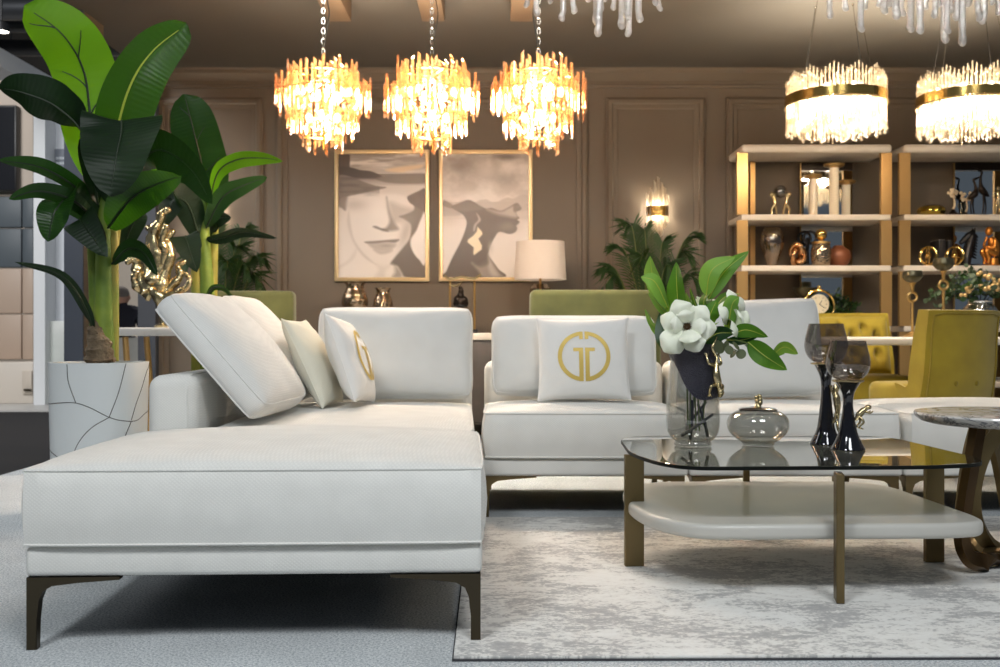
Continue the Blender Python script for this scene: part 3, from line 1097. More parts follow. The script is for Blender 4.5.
# ------------------------------------------------------------------ coffee table
GZ = 0.385   # glass top
ct = thing('coffee_table', 'glass-topped coffee table with grey lower shelf and bronze blade legs', 'table', (0.925, 3.245, RUGZ))
ML = lambda z: Matrix.Translation((0, 0, z))
def tpoly(x0, x1, y0, y1, rFL, rFR, rBR, rBL, skew=0.03, bow=0.02):
    c = [(x0, y0), ((x0 + x1) / 2, y0 - bow), (x1, y0 + skew), (x1 + bow * .6, (y0 + y1) / 2), (x1 - 0.03, y1), ((x0 + x1) / 2, y1 + bow), (x0 + 0.01, y1 - 0.02), (x0 - bow * .6, (y0 + y1) / 2)]
    return round_poly(c, [rFL, 0.12, rFR, 0.12, rBR, 0.12, rBL, 0.12], 9)
def slab_bm(poly, z0, z1, rnd, seg=4):
    bm = BM()
    cx = sum(p[0] for p in poly) / len(poly); cy = sum(p[1] for p in poly) / len(poly)
    n = len(poly)
    def off(d):
        out = []
        for i in range(n):
            a = np.array(poly[i - 1]); b = np.array(poly[(i + 1) % n])
            tn = (b - a) / (np.linalg.norm(b - a) + 1e-9)
            nr = np.array((tn[1], -tn[0]))
            out.append((poly[i][0] - nr[0] * d, poly[i][1] - nr[1] * d))
        return out
    rings = []
    h = z1 - z0
    for k in range(seg + 1):
        a = PI / 2 * k / seg
        rings.append([Vector((p[0], p[1], z0 + rnd[1] * (1 - math.sin(a)))) for p in off(rnd[0] * (1 - math.cos(PI / 2 - (PI / 2 - a)))) ] if False else
                     [Vector((p[0], p[1], z0 + rnd[1] * (1 - math.cos(a)))) for p in off(rnd[0] * (1 - math.sin(a)))])
    for k in range(seg + 1):
        a = PI / 2 * k / seg
        rings.append([Vector((p[0], p[1], z1 - rnd[1] * (1 - math.sin(a)))) for p in off(rnd[0] * (1 - math.cos(a)))])
    flat = [Vector((p[0], p[1], z1)) for p in off(rnd[0] + .003)]
    rings.append(flat)
    rings.insert(0, [Vector((p[0], p[1], z0)) for p in off(rnd[0] + .003)])
    add_rings(bm, rings, True, True, True)
    return bm
gp = round_poly([(-0.515, -0.10), (-0.46, -0.33), (-0.385, -0.425), (0.30, -0.40), (0.48, -0.345), (0.522, -0.22), (0.495, 0.36), (0.40, 0.46), (-0.40, 0.45), (-0.495, 0.34)], [.1, .06, .08, .09, .08, .06, .08, .08, .08, .08], 6)
build('glass_top', slab_bm(gp, GZ - RUGZ - 0.012, GZ - RUGZ - 0.0006, (0.002, 0.002), 2), M_GLASS_TOP, ct, smooth=0)
bm = BM()
rim = [Vector((p[0], p[1], 0)) for p in gp]
rg = []
for dz in (-0.0125, -0.0002):
    rg.append([v + Vector((0, 0, GZ - RUGZ + dz)) for v in rim])
n_ = len(rim)
V0 = [[bm.verts.new(p + Vector((0, 0, GZ - RUGZ - 0.012))) for p in rim], [bm.verts.new(p + Vector((0, 0, GZ - RUGZ - 0.001))) for p in rim]]
cen = Vector((sum(p.x for p in rim) / n_, sum(p.y for p in rim) / n_, 0))
V1 = [[bm.verts.new(p + (p - cen).normalized() * 0.0016 + Vector((0, 0, GZ - RUGZ - 0.0115))) for p in rim], [bm.verts.new(p + (p - cen).normalized() * 0.0016 + Vector((0, 0, GZ - RUGZ - 0.0015))) for p in rim]]
for a, b in ((V0[0], V1[0]), (V1[0], V1[1]), (V1[1], V0[1])):
    for i in range(n_):
        j = (i + 1) % n_
        bm.faces.new((a[i], a[j], b[j], b[i]))
o = build('glass_edge', bm, M_GLASS_EDGE, ct, smooth=30); o['label'] = 'polished black edge of the glass'
sp = round_poly([(-0.518, -0.10), (-0.47, -0.30), (-0.375, -0.43), (0.36, -0.412), (0.475, -0.375), (0.488, -0.28), (0.46, 0.30), (0.37, 0.41), (-0.37, 0.41), (-0.50, 0.26)], [.1, .06, .08, .09, .06, .05, .08, .08, .08, .08], 6)
build('lower_shelf', slab_bm(sp, 0.164, 0.209, (0.014, 0.016), 5), M_SHELFSTONE, ct, smooth=50)
legs = [((0.022, -0.452), 0), ((-0.494, -0.028), 1), ((0.495, 0.028), 1), ((-0.02, 0.43), 0)]
for (lx, ly), o_ in legs:
    bm = BM()
    s = (0.022, 0.062) if o_ == 0 else (0.062, 0.022)
    ang = R(-11) if o_ == 0 else R(4)
    Mz = Matrix.Rotation(ang, 4, 'Z')
    add_box(bm, (lx, ly, 0.18), (s[0], s[1], 0.358), 0.002, 1, Mz)
    lg = build('leg', bm, M_BRONZE_L, ct)
    bm = BM()
    add_lathe(bm, [(0.007, 0.3585), (0.009, 0.3595), (0.009, GZ - RUGZ - 0.0122)], 12, (lx * 0.985, ly * 0.985, 0))
    build('pin', bm, M_CHROME, lg)

# ------------------------------------------------------------------ marble side table
M_COPPERBRONZE = principled('copper_toned_bronze', rgb(98, 76, 48), 0.28, 0.9)
st = thing('side_table', 'round marble side table on looping bronze bands', 'table', (1.665, 3.27, RUGZ + .004), 0)
TZ = 0.497 - RUGZ
bm = BM(); add_lathe(bm, [(0.001, TZ - 0.036), (0.245, TZ - 0.036), (0.268, TZ - 0.03), (0.286, TZ - 0.016), (0.29, TZ - 0.006), (0.288, TZ - 0.001), (0.28, TZ), (0.001, TZ)], 64); build('marble_top', bm, M_MARBLE, st)
def band(pts, wdir, wid, th):
    """flat bronze bar bent along a path; wid across wdir"""
    bm = BM()
    P = cat(pts, 8)
    rings = []
    for i, p in enumerate(P):
        t = (P[min(i + 1, len(P) - 1)] - P[max(i - 1, 0)]).normalized()
        wv = Vector(wdir); wv = (wv - t * wv.dot(t)).normalized()
        nv = t.cross(wv)
        rings.append([p - wv * wid / 2 - nv * th / 2, p + wv * wid / 2 - nv * th / 2, p + wv * wid / 2 + nv * th / 2, p - wv * wid / 2 + nv * th / 2])
    add_rings(bm, rings)
    return bm
z9 = TZ - 0.037
for k in range(3):
    Q = Matrix.Rotation(R(120 * k), 4, 'Z')
    pts = [(-.150, -.10, z9), (-.185, -.13, .33), (-.215, -.15, .21), (-.228, -.16, .105), (-.205, -.155, .048), (-.16, -.135, .027), (-.10, -.09, .0215), (-.03, -.03, .0215)]
    build('leg_band', band([Q @ Vector(p) for p in pts], Q @ Vector((.80, .60, 0)), 0.052, 0.026), M_COPPERBRONZE if k == 0 else M_BRONZE_L, st, smooth=30)
    pts = [(-.055, -.07, z9), (-.105, -.05, .36), (-.128, -.03, .25), (-.115, -.01, .14), (-.06, .02, .055), (.02, .05, .030), (.05, .06, .022)]
    build('leg_band', band([Q @ Vector(p) for p in pts], Q @ Vector((.9, -.43, 0)), 0.045, 0.022), M_BRONZE_L, st, smooth=30)

# ------------------------------------------------------------------ things on the glass table
S3 = 0.00333
vx, vy = W(693.5, 446, 3.33).x, 3.34
vase = thing('flower_vase', 'tall smoked glass vase with dark textured wrap and gold lizard', 'vase', (vx, vy, GZ + 0.0005))
vp = [(0.056, 0.0), (0.062, 0.002), (0.063, 0.012), (0.060, 0.018), (0.071, 0.024), (0.084, 0.046), (0.089, 0.075), (0.0895, 0.105), (0.087, 0.15), (0.082, 0.20), (0.077, 0.25), (0.0735, 0.30), (0.0725, 0.338)]
vp = [tuple(p) for p in cat(vp, 3)]
bm = BM(); add_lathe(bm, vessel(vp, 0.0035), 48); build('glass_body', bm, M_GLASS_GREY, vase, smooth=60)
# dark textured wrap hugging the neck: hem dips over the front
bm = BM()
n1, m1 = 60, 18
rows_o, rows_i = [], []
def vrad(z):
    return float(np.interp(z, [p[1] for p in vp], [p[0] for p in vp]))
for j in range(m1 + 1):
    ro, ri = [], []
    for i in range(n1):
        a = 2 * PI * i / n1
        # front faces -y (a = -90deg); deepest hem toward front-right
        d = math.cos(a - R(-48))
        zb = 0.250 - 0.105 * max(0, d) ** 1.1 - 0.018 * math.sin(3 * a + 0.8) + 0.05 * max(0, -d)
        z = zb + (0.340 - zb) * j / m1
        f = 0.0025 + 0.006 * math.sin(PI * j / m1) * (0.7 + 0.3 * math.sin(7 * a))
        r = vrad(z)
        ro.append(Vector(((r + f) * math.cos(a), (r + f) * math.sin(a), z)))
        ri.append(Vector(((r + 0.0006) * math.cos(a), (r + 0.0006) * math.sin(a), z)))
    rows_o.append(ro); rows_i.append(ri)
add_rings(bm, rows_o + list(reversed(rows_i)) + [rows_o[0]], True, False, False)
bmesh.ops.remove_doubles(bm, verts=bm.verts[:], dist=1e-5)
o = build('neck_wrap', bm, M_NAVYSKIN, vase, smooth=60); o['label'] = 'dark blue textured wrap around the vase neck'


def lizard_bm(P, nrm, sc=1.0):
    """small cast gecko: P maps (along, across) in metres to a surface point; nrm gives the outward normal"""
    bm = BM()
    def q(a, c, hgt=0.004):
        return P(a * sc, c * sc) + nrm(a * sc, c * sc) * hgt * sc
    body = cat([q(-0.052, 0.002, .004), q(-0.040, 0.004, .007), (q(-0.026, 0.0, .008)), q(-0.006, -0.004, .010), q(0.012, -0.002, .010), q(0.026, 0.003, .008), q(0.036, 0.005, .009), q(0.046, 0.004, .006)], 4)
    add_tube(bm, body, [x * sc for x in (0.0012, 0.003, 0.0055, 0.0085, 0.009, 0.006, 0.0085, 0.0035)], 10)
    tail = cat([q(-0.045, 0.003, .005), q(-0.062, -0.006, .004), q(-0.078, 0.004, .004), q(-0.088, 0.012, .003)], 4)
    add_tube(bm, tail, [x * sc for x in (0.004, 0.0035, 0.0025, 0.001)], 8)
    for a0, s, fw in ((0.018, 1, 1), (0.018, -1, 1), (-0.024, 1, -1), (-0.024, -1, -1)):
        L = cat([q(a0, 0.005 * s, .006), q(a0 + 0.004 * fw, 0.018 * s, .008), q(a0 + 0.018 * fw, 0.021 * s, .004)], 4)
        add_tube(bm, L, [x * sc for x in (0.0042, 0.0034, 0.0024)], 7)
        for k in (-1, 0, 1):
            add_tube(bm, [L[-1], q(a0 + (0.026) * fw, (0.021 + 0.005 * k) * s, .002)], 0.0012 * sc, 5)
    return bm
def vP(a, c):
    z = 0.235 - a
    r = vrad(z) + 0.011
    ang = R(-50) + c / r
    return Vector((r * math.cos(ang), r * math.sin(ang), z))
def vN(a, c):
    ang = R(-58) + c / 0.085
    return Vector((math.cos(ang), math.sin(ang), 0))
o = build('lizard', lizard_bm(vP, vN, 1.5), M_GOLD_CAST, vase, smooth=60); o['label'] = 'cast gold lizard clinging to the wrap'

# lidded pot
px_, py_ = W(759.5, 446, 3.33).x, 3.35
pot = thing('lidded_pot', 'squat round smoked glass pot with dark lid and gold knob', 'pot', (px_, py_, GZ + 0.0005))
pp = [(0.050, 0.0), (0.054, 0.003), (0.055, 0.010), (0.070, 0.020), (0.092, 0.040), (0.102, 0.062), (0.1025, 0.078), (0.094, 0.098), (0.074, 0.113), (0.058, 0.118)]
pp = [tuple(p) for p in cat(pp, 4)]
bm = BM(); add_lathe(bm, vessel(pp, 0.003), 48); build('glass_body', bm, M_GLASS_GREY, pot, smooth=60)
lp = [(0.063, 0.1185), (0.065, 0.121), (0.058, 0.1245), (0.034, 0.1275), (0.016, 0.130), (0.008, 0.131), (0.001, 0.131)]
bm = BM(); add_lathe(bm, [(0.001, 0.1183)] + lp, 40); lid = build('lid', bm, M_NAVYGLAZE, pot, smooth=40)
bm = BM()
add_lathe(bm, [(0.001, 0.1308), (0.012, 0.131), (0.009, 0.136), (0.007, 0.14)], 16)
for k in range(9):
    z = 0.140 + 0.028 * k / 8
    add_sphere(bm, (0.006 * math.sin(k * 1.9), 0.006 * math.cos(k * 2.3), z), 0.0085 - 0.0004 * k + 0.002 * math.sin(k * 2.1), 10, 7)
build('knob', bm, M_GOLD_CAST, lid, smooth=60)

# two goblets on sculpted dark stems
def goblet(px, pyb, Y, hb, hstem, label, rb, lz, rb2=None):
    x = W(px, pyb, Y).x
    t = thing('goblet', label, 'goblet', (x, Y, GZ + 0.0005), 0, 'smoke glass goblets on dark stems')
    ft = 0.05 if rb2 is None else rb2
    sp_ = [(ft, 0.0), (ft * 1.01, 0.003), (ft * 0.82, 0.022), (ft * 0.56, 0.055), (ft * 0.36, hstem * 0.52), (ft * 0.30, hstem * 0.68), (ft * 0.36, hstem * 0.83), (ft * 0.58, hstem * 0.94), (ft * 0.74, hstem)]
    sp_ = [tuple(p) for p in cat(sp_, 4)]
    bm = BM(); add_lathe(bm, sp_, 32); stem = build('stem', bm, M_NAVYGLAZE, t, smooth=50)
    bm = BM(); add_lathe(bm, [(0.001, hstem + .0002), (rb * 0.62, hstem + 0.0002), (rb * 0.72, hstem + 0.003), (rb * 0.72, hstem + 0.007), (rb * 0.6, hstem + 0.008), (0.001, hstem + 0.0078)], 32); build('collar', bm, M_GOLD_CAST, t)
    z0 = hstem + 0.0082
    bp = [(0.004, z0), (rb * 0.55, z0 + 0.002), (rb * 0.86, z0 + hb * 0.16), (rb, z0 + hb * 0.38), (rb * 0.97, z0 + hb * 0.62), (rb * 0.86, z0 + hb * 0.86), (rb * 0.80, z0 + hb)]
    bp = [tuple(p) for p in cat(bp, 4)]
    bm = BM(); add_lathe(bm, vessel(bp, 0.0022), 40); build('bowl', bm, M_GLASS_GOB, t, smooth=60)
    if lz:
        srad = lambda z: float(np.interp(z, [p[1] for p in sp_], [p[0] for p in sp_]))
        bm = BM()
        if lz == 1:      # creature climbing the flank
            for k in range(3):
                pass
            def P(a, c):
                z = hstem * 0.52 + a
                r = srad(max(0.02, z)) + 0.004
                ang = R(-25) + c / (r + 0.012)
                return Vector((r * math.cos(ang), r * math.sin(ang), z))
            b = lizard_bm(P, lambda a, c: Vector((math.cos(R(-25)), math.sin(R(-25)), 0)), 1.35)
        else:            # little frog leaping off the stem
            b = BM()
            s0 = Vector((srad(hstem * .5), -0.01, hstem * 0.50))
            body = cat([s0 + Vector((0.000, 0, -0.014)), s0 + Vector((0.012, -0.002, 0.004)), s0 + Vector((0.024, -0.004, 0.018)), s0 + Vector((0.036, -0.005, 0.027))], 4)
            add_tube(b, body, [0.004, 0.011, 0.010, 0.006], 10)
            add_sphere(b, tuple(s0 + Vector((0.040, -0.005, 0.029))), 0.009, 10, 8, (1.2, 1, .9))
            for s in (-1, 1):
                add_tube(b, cat([s0 + Vector((0.028, 0.006 * s, 0.018)), s0 + Vector((0.042, 0.012 * s, 0.010)), s0 + Vector((0.054, 0.010 * s, 0.016))], 4), [0.0036, 0.003, 0.002], 7)
                add_tube(b, cat([s0 + Vector((0.010, 0.006 * s, 0.0)), s0 + Vector((0.022, 0.015 * s, -0.018)), s0 + Vector((0.010, 0.012 * s, -0.034)), s0 + Vector((0.022, 0.012 * s, -0.042))], 4), [0.0045, 0.004, 0.003, 0.002], 7)
        o = build('creature', b, M_GOLD_CAST, stem, smooth=60)
        o['label'] = 'cast gold lizard climbing the stem' if lz == 1 else 'cast gold frog leaping from the stem'
    return t
goblet(848, 449, 3.235, 0.126, 0.217, 'shorter smoke glass goblet on dark stem with a gold frog', 0.069, 2, 0.053)
goblet(826, 444, 3.40, 0.132, 0.268, 'taller smoke glass goblet on dark stem with a gold lizard', 0.071, 1, 0.053)
# ------------------------------------------------------------------ flowers in the vase
def frame_at(t, hint):
    t = t.normalized()
    s = hint - t * hint.dot(t)
    s = s.normalized() if s.length > 1e-6 else t.orthogonal().normalized()
    return t, s, t.cross(s)


def blade_bm(spine, half, prof, side, fold=0.2, wave=0.0, nw=3, ns=5, curl=0.0, seed=0):
    """leaf blade: spine samples, half width, width profile(t), side hint; fold>0 lifts the halves into a V"""
    bm = BM()
    uvl = bm.loops.layers.uv.new('UVMap')
    P = cat(spine, ns)
    k = len(P)
    rows = []
    rr = random.Random(seed)
    ph = rr.uniform(0, 6)
    for i, p in enumerate(P):
        t = (P[min(i + 1, k - 1)] - P[max(i - 1, 0)])
        tt, s, n = frame_at(t, Vector(side))
        u = i / (k - 1)
        w = half * prof(u)
        row = []
        for j in range(-nw, nw + 1):
            x = j / nw
            ax = abs(x)
            z = fold * w * ax + curl * w * x * x + wave * half * math.sin(9 * u + ph + (2 if x > 0 else 0)) * ax ** 2
            row.append((bm.verts.new(p + s * (x * w) + n * z), (x, u)))
        rows.append(row)
    for a, b in zip(rows, rows[1:]):
        for j in range(2 * nw):
            q = (a[j], a[j + 1], b[j + 1], b[j])
            f = bm.faces.new([x[0] for x in q])
            for lp, x in zip(f.loops, q):
                lp[uvl].uv = (x[1][0] * 0.5 + 0.5, x[1][1])
    return bm, P


def build_blade(name, parent, spine, half, prof, side, mat, ribmat=None, ribr=0.004, fold=0.2, wave=0.0, nw=3, ns=5, curl=0.0, seed=0, world=True, veins=()):
    bm, P = blade_bm(spine, half, prof, side, fold, wave, nw, ns, curl, seed)
    if world:
        for v in bm.verts:
            v.co = INV[parent.name] @ v.co
    # no recalculation: keep one sheet
    me = bpy.data.meshes.new(name); bm.to_mesh(me); bm.free()
    me.polygons.foreach_set('use_smooth', [True] * len(me.polygons))
    me.materials.append(mat)
    o = bpy.data.objects.new(name, me); COL.objects.link(o); o.parent = parent
    if ribmat is not None:
        b = BM()
        Q = P[:max(3, int(len(P) * 0.96))]
        add_tube(b, Q, [ribr, ribr * 0.8, ribr * 0.3], 6)
        if world:
            for v in b.verts:
                v.co = INV[parent.name] @ v.co
        build('midrib', b, ribmat, o)
        for u0, sg, ln in veins:
            pts = []
            k = len(P) - 1
            for q in np.linspace(0, 1, 9):
                u = min(.98, u0 + .13 * q ** .8)
                f = u * k; i = min(k - 1, int(f))
                p = P[i].lerp(P[i + 1], f - i)
                tt, s, n = frame_at(P[min(i + 1, k)] - P[max(i - 1, 0)], Vector(side))
                w = half * prof(u); x = sg * ln * q
                z = fold * w * abs(x) + curl * w * x * x
                pts.append(p + s * (x * w) + n * z)
            b = BM(); add_tube(b, pts, [ribr * .55, ribr * .3], 5)
            if world:
                for v in b.verts:
                    v.co = INV[parent.name] @ v.co
            build('side_vein', b, ribmat, o)
    return o


def p_ovate(u):
    return max(0.02, math.sin(PI * min(1, u ** 0.8)) ** 0.75) if 0 < u < 1 else 0.02


VY = 3.34
def bq(px, py, dy=0.0):
    return W(px, py, VY + dy)


def stem_thing(name, label, cat_, stem_pts, r=0.003, mat=None):
    t = thing(name, label, cat_, stem_pts[0], 0)
    bm = BM(); add_tube(bm, cat(stem_pts, 5), [r, r * 0.8, r * 0.6], 7)
    build('stem', bm, mat or M_LEAF_STEM, t, world=True)
    return t
M_LEAF_STEM = principled('green_stem', rgb(92, 112, 46), 0.6)
root0 = Vector((vx, vy, GZ + 0.05))


def bleaf(t, base, mid, tip, half_px, mat, side=None, fold=0.18, dys=(0, 0, 0), seed=0, rib=M_RIB_L):
    a, b, c = bq(*base, dys[0]), bq(*mid, dys[1]), bq(*tip, dys[2])
    d = (c - a)
    sd = side if side is not None else Vector((-d.z, 0.25, d.x))
    return build_blade('leaf', t, [a, b, c], half_px * S3, p_ovate, sd, mat, rib, 0.0016, fold, 0.05, 3, 7, 0, seed)


# leafy branch rising toward the palm
t = stem_thing('leafy_branch', 'leafy green branch in the vase, its leaves pointing up toward the wall sconce', 'branch', [root0 + Vector((-.01, .0, .0)), bq(690, 360), bq(684, 330), bq(668, 285)])
bleaf(t, (671, 320), (654, 280), (650, 256), 10, M_LEAF_BQ2, seed=1, dys=(0, .02, .0))
bleaf(t, (668, 308), (655, 282), (641, 277), 9, M_LEAF_BQ2, Vector((.4, .4, 1)), seed=2, dys=(-.02, -.05, -.05))
bleaf(t, (680, 322), (677, 290), (676, 262), 11.5, M_LEAF_BQ, seed=3, dys=(-.02, -.05, -.03))
bleaf(t, (672, 322), (659, 305), (648, 293), 6, M_LEAF_BQ2, seed=4)
bleaf(t, (676, 330), (655, 327), (645, 309), 6, M_LEAF_BQ2, seed=5, dys=(0, .03, .02))
bleaf(t, (680, 345), (663, 333), (649, 321), 11, M_LEAF_BQ2, seed=6, dys=(.02, .05, .05))
bleaf(t, (688, 348), (668, 338), (660, 312), 12, M_LEAF_BQ3, Vector((1, .1, .3)), seed=7, dys=(0, -.03, .02))

t = stem_thing('leafy_branch', 'leafy green branch in the vase, tallest, leaning toward the bookcase', 'branch', [root0 + Vector((.012, .01, .0)), bq(695, 360, .02), bq(703, 325, .02), bq(720, 278, .02)])
bleaf(t, (708, 300), (724, 272), (749, 251), 9, M_LEAF_BQ, Vector((-.6, .2, .8)), seed=8, dys=(0, .02, .03))
bleaf(t, (706, 296), (712, 270), (735, 257), 10, M_LEAF_BQ2, Vector((-.7, .3, .6)), seed=9, dys=(-.01, -.03, -.02))
bleaf(t, (706, 318), (704, 300), (712, 290), 7, M_LEAF_BQ, seed=10)
bleaf(t, (700, 318), (694, 300), (690, 288), 4, M_LEAF_BQ, seed=11)
bleaf(t, (704, 336), (710, 315), (717, 300), 11, M_LEAF_BQ, Vector((1, .3, .2)), seed=12, dys=(0, -.03, 0))
bleaf(t, (728, 330), (732, 305), (739, 297), 9, M_LEAF_BQ2, Vector((.8, .3, -.4)), seed=13, dys=(0, -.03, -.02))
bleaf(t, (712, 312), (725, 297), (741, 294), 7, M_LEAF_BQ, seed=14, dys=(.02, .04, .04))
bleaf(t, (696, 326), (690, 305), (686, 292), 5, M_LEAF_BQ2, seed=15, dys=(.03, .04, .04))

t = stem_thing('leafy_branch', 'leafy green branch in the vase, drooping over the lidded pot', 'branch', [root0 + Vector((.02, -.01, .0)), bq(698, 362, -.02), bq(712, 340, -.03), bq(740, 341, -.03), bq(768, 352, -.04)])
bleaf(t, (700, 347), (716, 334), (735, 333), 9.5, M_LEAF_BQ3, Vector((0, -.5, 1)), seed=16, dys=(-.03, -.06, -.05))
bleaf(t, (733, 334), (747, 330), (768, 337), 7.5, M_LEAF_BQ, Vector((.2, -.4, 1)), seed=17, dys=(-.03, -.05, -.04))
bleaf(t, (726, 340), (742, 340), (760, 335), 5, M_LEAF_BQ3, Vector((.1, -.4, 1)), seed=18, dys=(-.02, -.02, -.02))
bleaf(t, (748, 342), (765, 356), (787, 370), 10.5, M_LEAF_BQ, Vector((.7, -.3, 1)), seed=19, dys=(-.03, -.07, -.08))
bleaf(t, (771, 357), (784, 347), (798, 354), 7.5, M_LEAF_BQ2, Vector((.1, -.6, 1)), seed=20, dys=(-.05, -.06, -.06))
bleaf(t, (702, 335), (709, 329), (719, 322), 5, M_LEAF_BQ2, seed=21, dys=(-.05, -.07, -.06))

# eucalyptus sprig
t = stem_thing('eucalyptus_sprig', 'eucalyptus sprig of small round leaves hanging at the vase rim', 'sprig', [root0 + Vector((.03, -.02, .02)), bq(708, 352, -.03), bq(722, 345, -.05), bq(742, 353, -.06)], 0.002)
for i, (px, py, r) in enumerate(((719, 347, 7), (729, 350, 5), (736, 346, 5.2), (741, 354, 5), (733, 354, 4.6), (726, 345, 4.4))):
    c = bq(px, py, -.06 - .005 * (i % 2))
    sd = Vector((math.cos(i), .5, math.sin(i)))
    d = Vector((math.sin(i) * .6, -.2, -.8)).normalized() * r * S3
    build_blade('leaf', t, [c - d, c, c + d], r * S3, lambda u: max(.05, math.sqrt(max(0, 1 - (2 * u - 1) ** 2))), sd, M_EUCA, None, fold=.05, nw=3, ns=7, seed=i)


def magnolia(label, c, facing, size, seed, base):
    t = stem_thing('magnolia', label, 'flower', [base, base.lerp(c, .5) + Vector((0, 0.01, 0.01)), c + Vector(facing) * -0.02], 0.0035)
    f = Vector(facing).normalized()
    a = f.orthogonal().normalized(); b = f.cross(a)
    rr = random.Random(seed)
    def p_petal(u):
        return max(.10, (math.sin(PI * min(1, .05 + u * .90) ** 1.15)) ** .7) if u < 1 else .12
    for ring, (n, L, open_, wd) in enumerate(((6, 1.0, 1.28, .40), (4, .74, .72, .42))):
        for i in range(n):
            an = 2 * PI * (i + .5 * ring) / n + rr.uniform(-.2, .2)
            d = (a * math.cos(an) + b * math.sin(an))
            LL = L * size * rr.uniform(.88, 1.14)
            o = open_ + rr.uniform(-.2, .14)
            p0 = c + d * 0.004 - f * .004 * ring
            p1 = c + d * LL * .34 * math.sin(o) + f * LL * .34 * math.cos(o) + f * LL * .10
            p2 = c + d * LL * .74 * math.sin(o) + f * LL * .74 * math.cos(o) + f * LL * .15
            p3 = c + d * LL * 1.0 * math.sin(o + .12) + f * LL * 1.0 * math.cos(o + .12) + f * LL * (.02 + rr.uniform(-.08, .1))
            side = d.cross(f) + f * rr.uniform(-.25, .25)
            build_blade('petal', t, [p0, p1, p2, p3], LL * wd, p_petal, side, M_PETAL, None, fold=0.10, wave=.07, nw=4, ns=6, curl=.30, seed=seed + i + 7 * ring)
    bm = BM()
    M = mat_from(c + f * .012, a, b)
    for k in range(40):
        th = k * 2.4; r_ = .0022 * math.sqrt(k)
        p = M @ Vector((r_ * math.cos(th), r_ * math.sin(th), .014 - r_ * .6))
        add_tube(bm, [M @ Vector((r_ * .6 * math.cos(th), r_ * .6 * math.sin(th), 0)), p], [.0016, .0014], 5)
    build('pistil', bm, M_PISTIL, t, world=True)
    return t
magnolia('open white magnolia with brown centre in the vase, nearest bloom', bq(687, 327, -.085), (-.15, -1, .10), .105, 5, root0 + Vector((-.02, -.02, .02)))
magnolia('white magnolia bloom turned toward the bookcase in the vase', bq(730, 322, .03), (.6, -.5, .25), .10, 9, root0 + Vector((.025, .02, .02)))
magnolia('small white magnolia bud behind the leaves in the vase', bq(706, 308, .06), (.1, -.4, 1), .06, 13, root0 + Vector((.0, .03, .02)))

# dark crossed sticks standing in the water
for i, (a, b) in enumerate((((681, 436), (713, 414)), ((708, 437), (698, 404)), ((690, 440), (692, 400)), ((686, 425), (706, 402)))):
    t = thing('bare_stick', ['dark bare stick inside the vase, slanting lowest', 'dark bare stick inside the vase, steep one on the lizard side', 'dark bare stick inside the vase, nearly upright', 'dark bare stick inside the vase, slanting under the wrap'][i], 'stick', W(a[0], a[1], 3.34))
    bm = BM(); add_tube(bm, cat([W(*a, 3.31 + .02 * i), W((a[0] + b[0]) / 2 + 1, (a[1] + b[1]) / 2, 3.315 + .02 * i), W(*b, 3.32 + .02 * i)], 4), [.006, .0055, .0045], 7)
    build('twig', bm, M_STICK, t, world=True)
# ------------------------------------------------------------------ tall banana plants
def p_banana(u):
    return max(0.015, min(1.0, (math.sin(PI * min(1, max(0, u)) ** .85)) ** .55)) if 0 < u < 1 else 0.015
def p_broad(u):
    return max(.03, (1 - abs(2 * u - 1) ** 3.2) ** .55) if 0 < u < 1 else .03
def p_young(u):
    return max(0.03, math.sin(PI * u ** .95) ** .62) if 0 < u < 1 else .03


def plant(name_label, Y, stalk_px, crown, leaves, pot_label_parts, base_c, soil_z, stalks, group=None, husk=True):
    t = thing('banana_plant', name_label, 'plant', (base_c[0], base_c[1], soil_z), 0, group)
    for i, (pts, r0, r1, m) in enumerate(stalks):
        bm = BM()
        P = [W(p[0], p[1], Y + (p[2] if len(p) > 2 else 0)) for p in pts]
        P[0] = Vector((P[0].x, P[0].y, soil_z))
        add_tube(bm, cat(P, 6), [r0, (r0 + r1) / 2, r1], 12)
        build('stalk', bm, m, t, world=True)
    for L in leaves:
        pts, half, mat, rib, side, fold = L[:6]
        wave = L[6] if len(L) > 6 else .06
        prof = L[7] if len(L) > 7 else p_banana
        P = [W(p[0], p[1], Y + (p[2] if len(p) > 2 else 0)) for p in pts]
        build_blade('leaf', t, P, half * Y / FPX, prof, Vector(side), mat, rib, .006, fold, wave, 4, 8, 0, int(half * 7), True, ((.30, 1, .75), (.42, -1, .8), (.58, 1, .55), (.80, -1, .6)) if prof is p_broad and rib is M_RIB_D else ())
    return t


# planter: faceted white pot with dark grooves
YP = 4.25
pc = W(99.5, 362, YP)
pot1 = thing('planter', 'white planter with irregular cracked facets beside the sofa arm', 'planter', (pc.x, YP, 0))
pot_top = pc.z
NP = 64
def pot_r(a, z):
    """rounded-square tapering plan"""
    k = z / pot_top
    s = 0.178 + 0.014 * k
    ca, sa = abs(math.cos(a)), abs(math.sin(a))
    q = (ca ** 2.5 + sa ** 2.5) ** (-1 / 2.5)
    return s * q
rings = []
for z in np.linspace(0.0, pot_top, 16):
    rings.append([Vector((pot_r(2 * PI * i / NP, z) * math.cos(2 * PI * i / NP), pot_r(2 * PI * i / NP, z) * math.sin(2 * PI * i / NP), z)) for i in range(NP)])
inner = [[Vector((v.x * .92, v.y * .92, z)) for v in rings[-1]] for z in (pot_top, pot_top - .05)]
bm = BM(); add_rings(bm, rings + inner, True, True, True); build('pot_body', bm, M_POT, pot1, smooth=40)
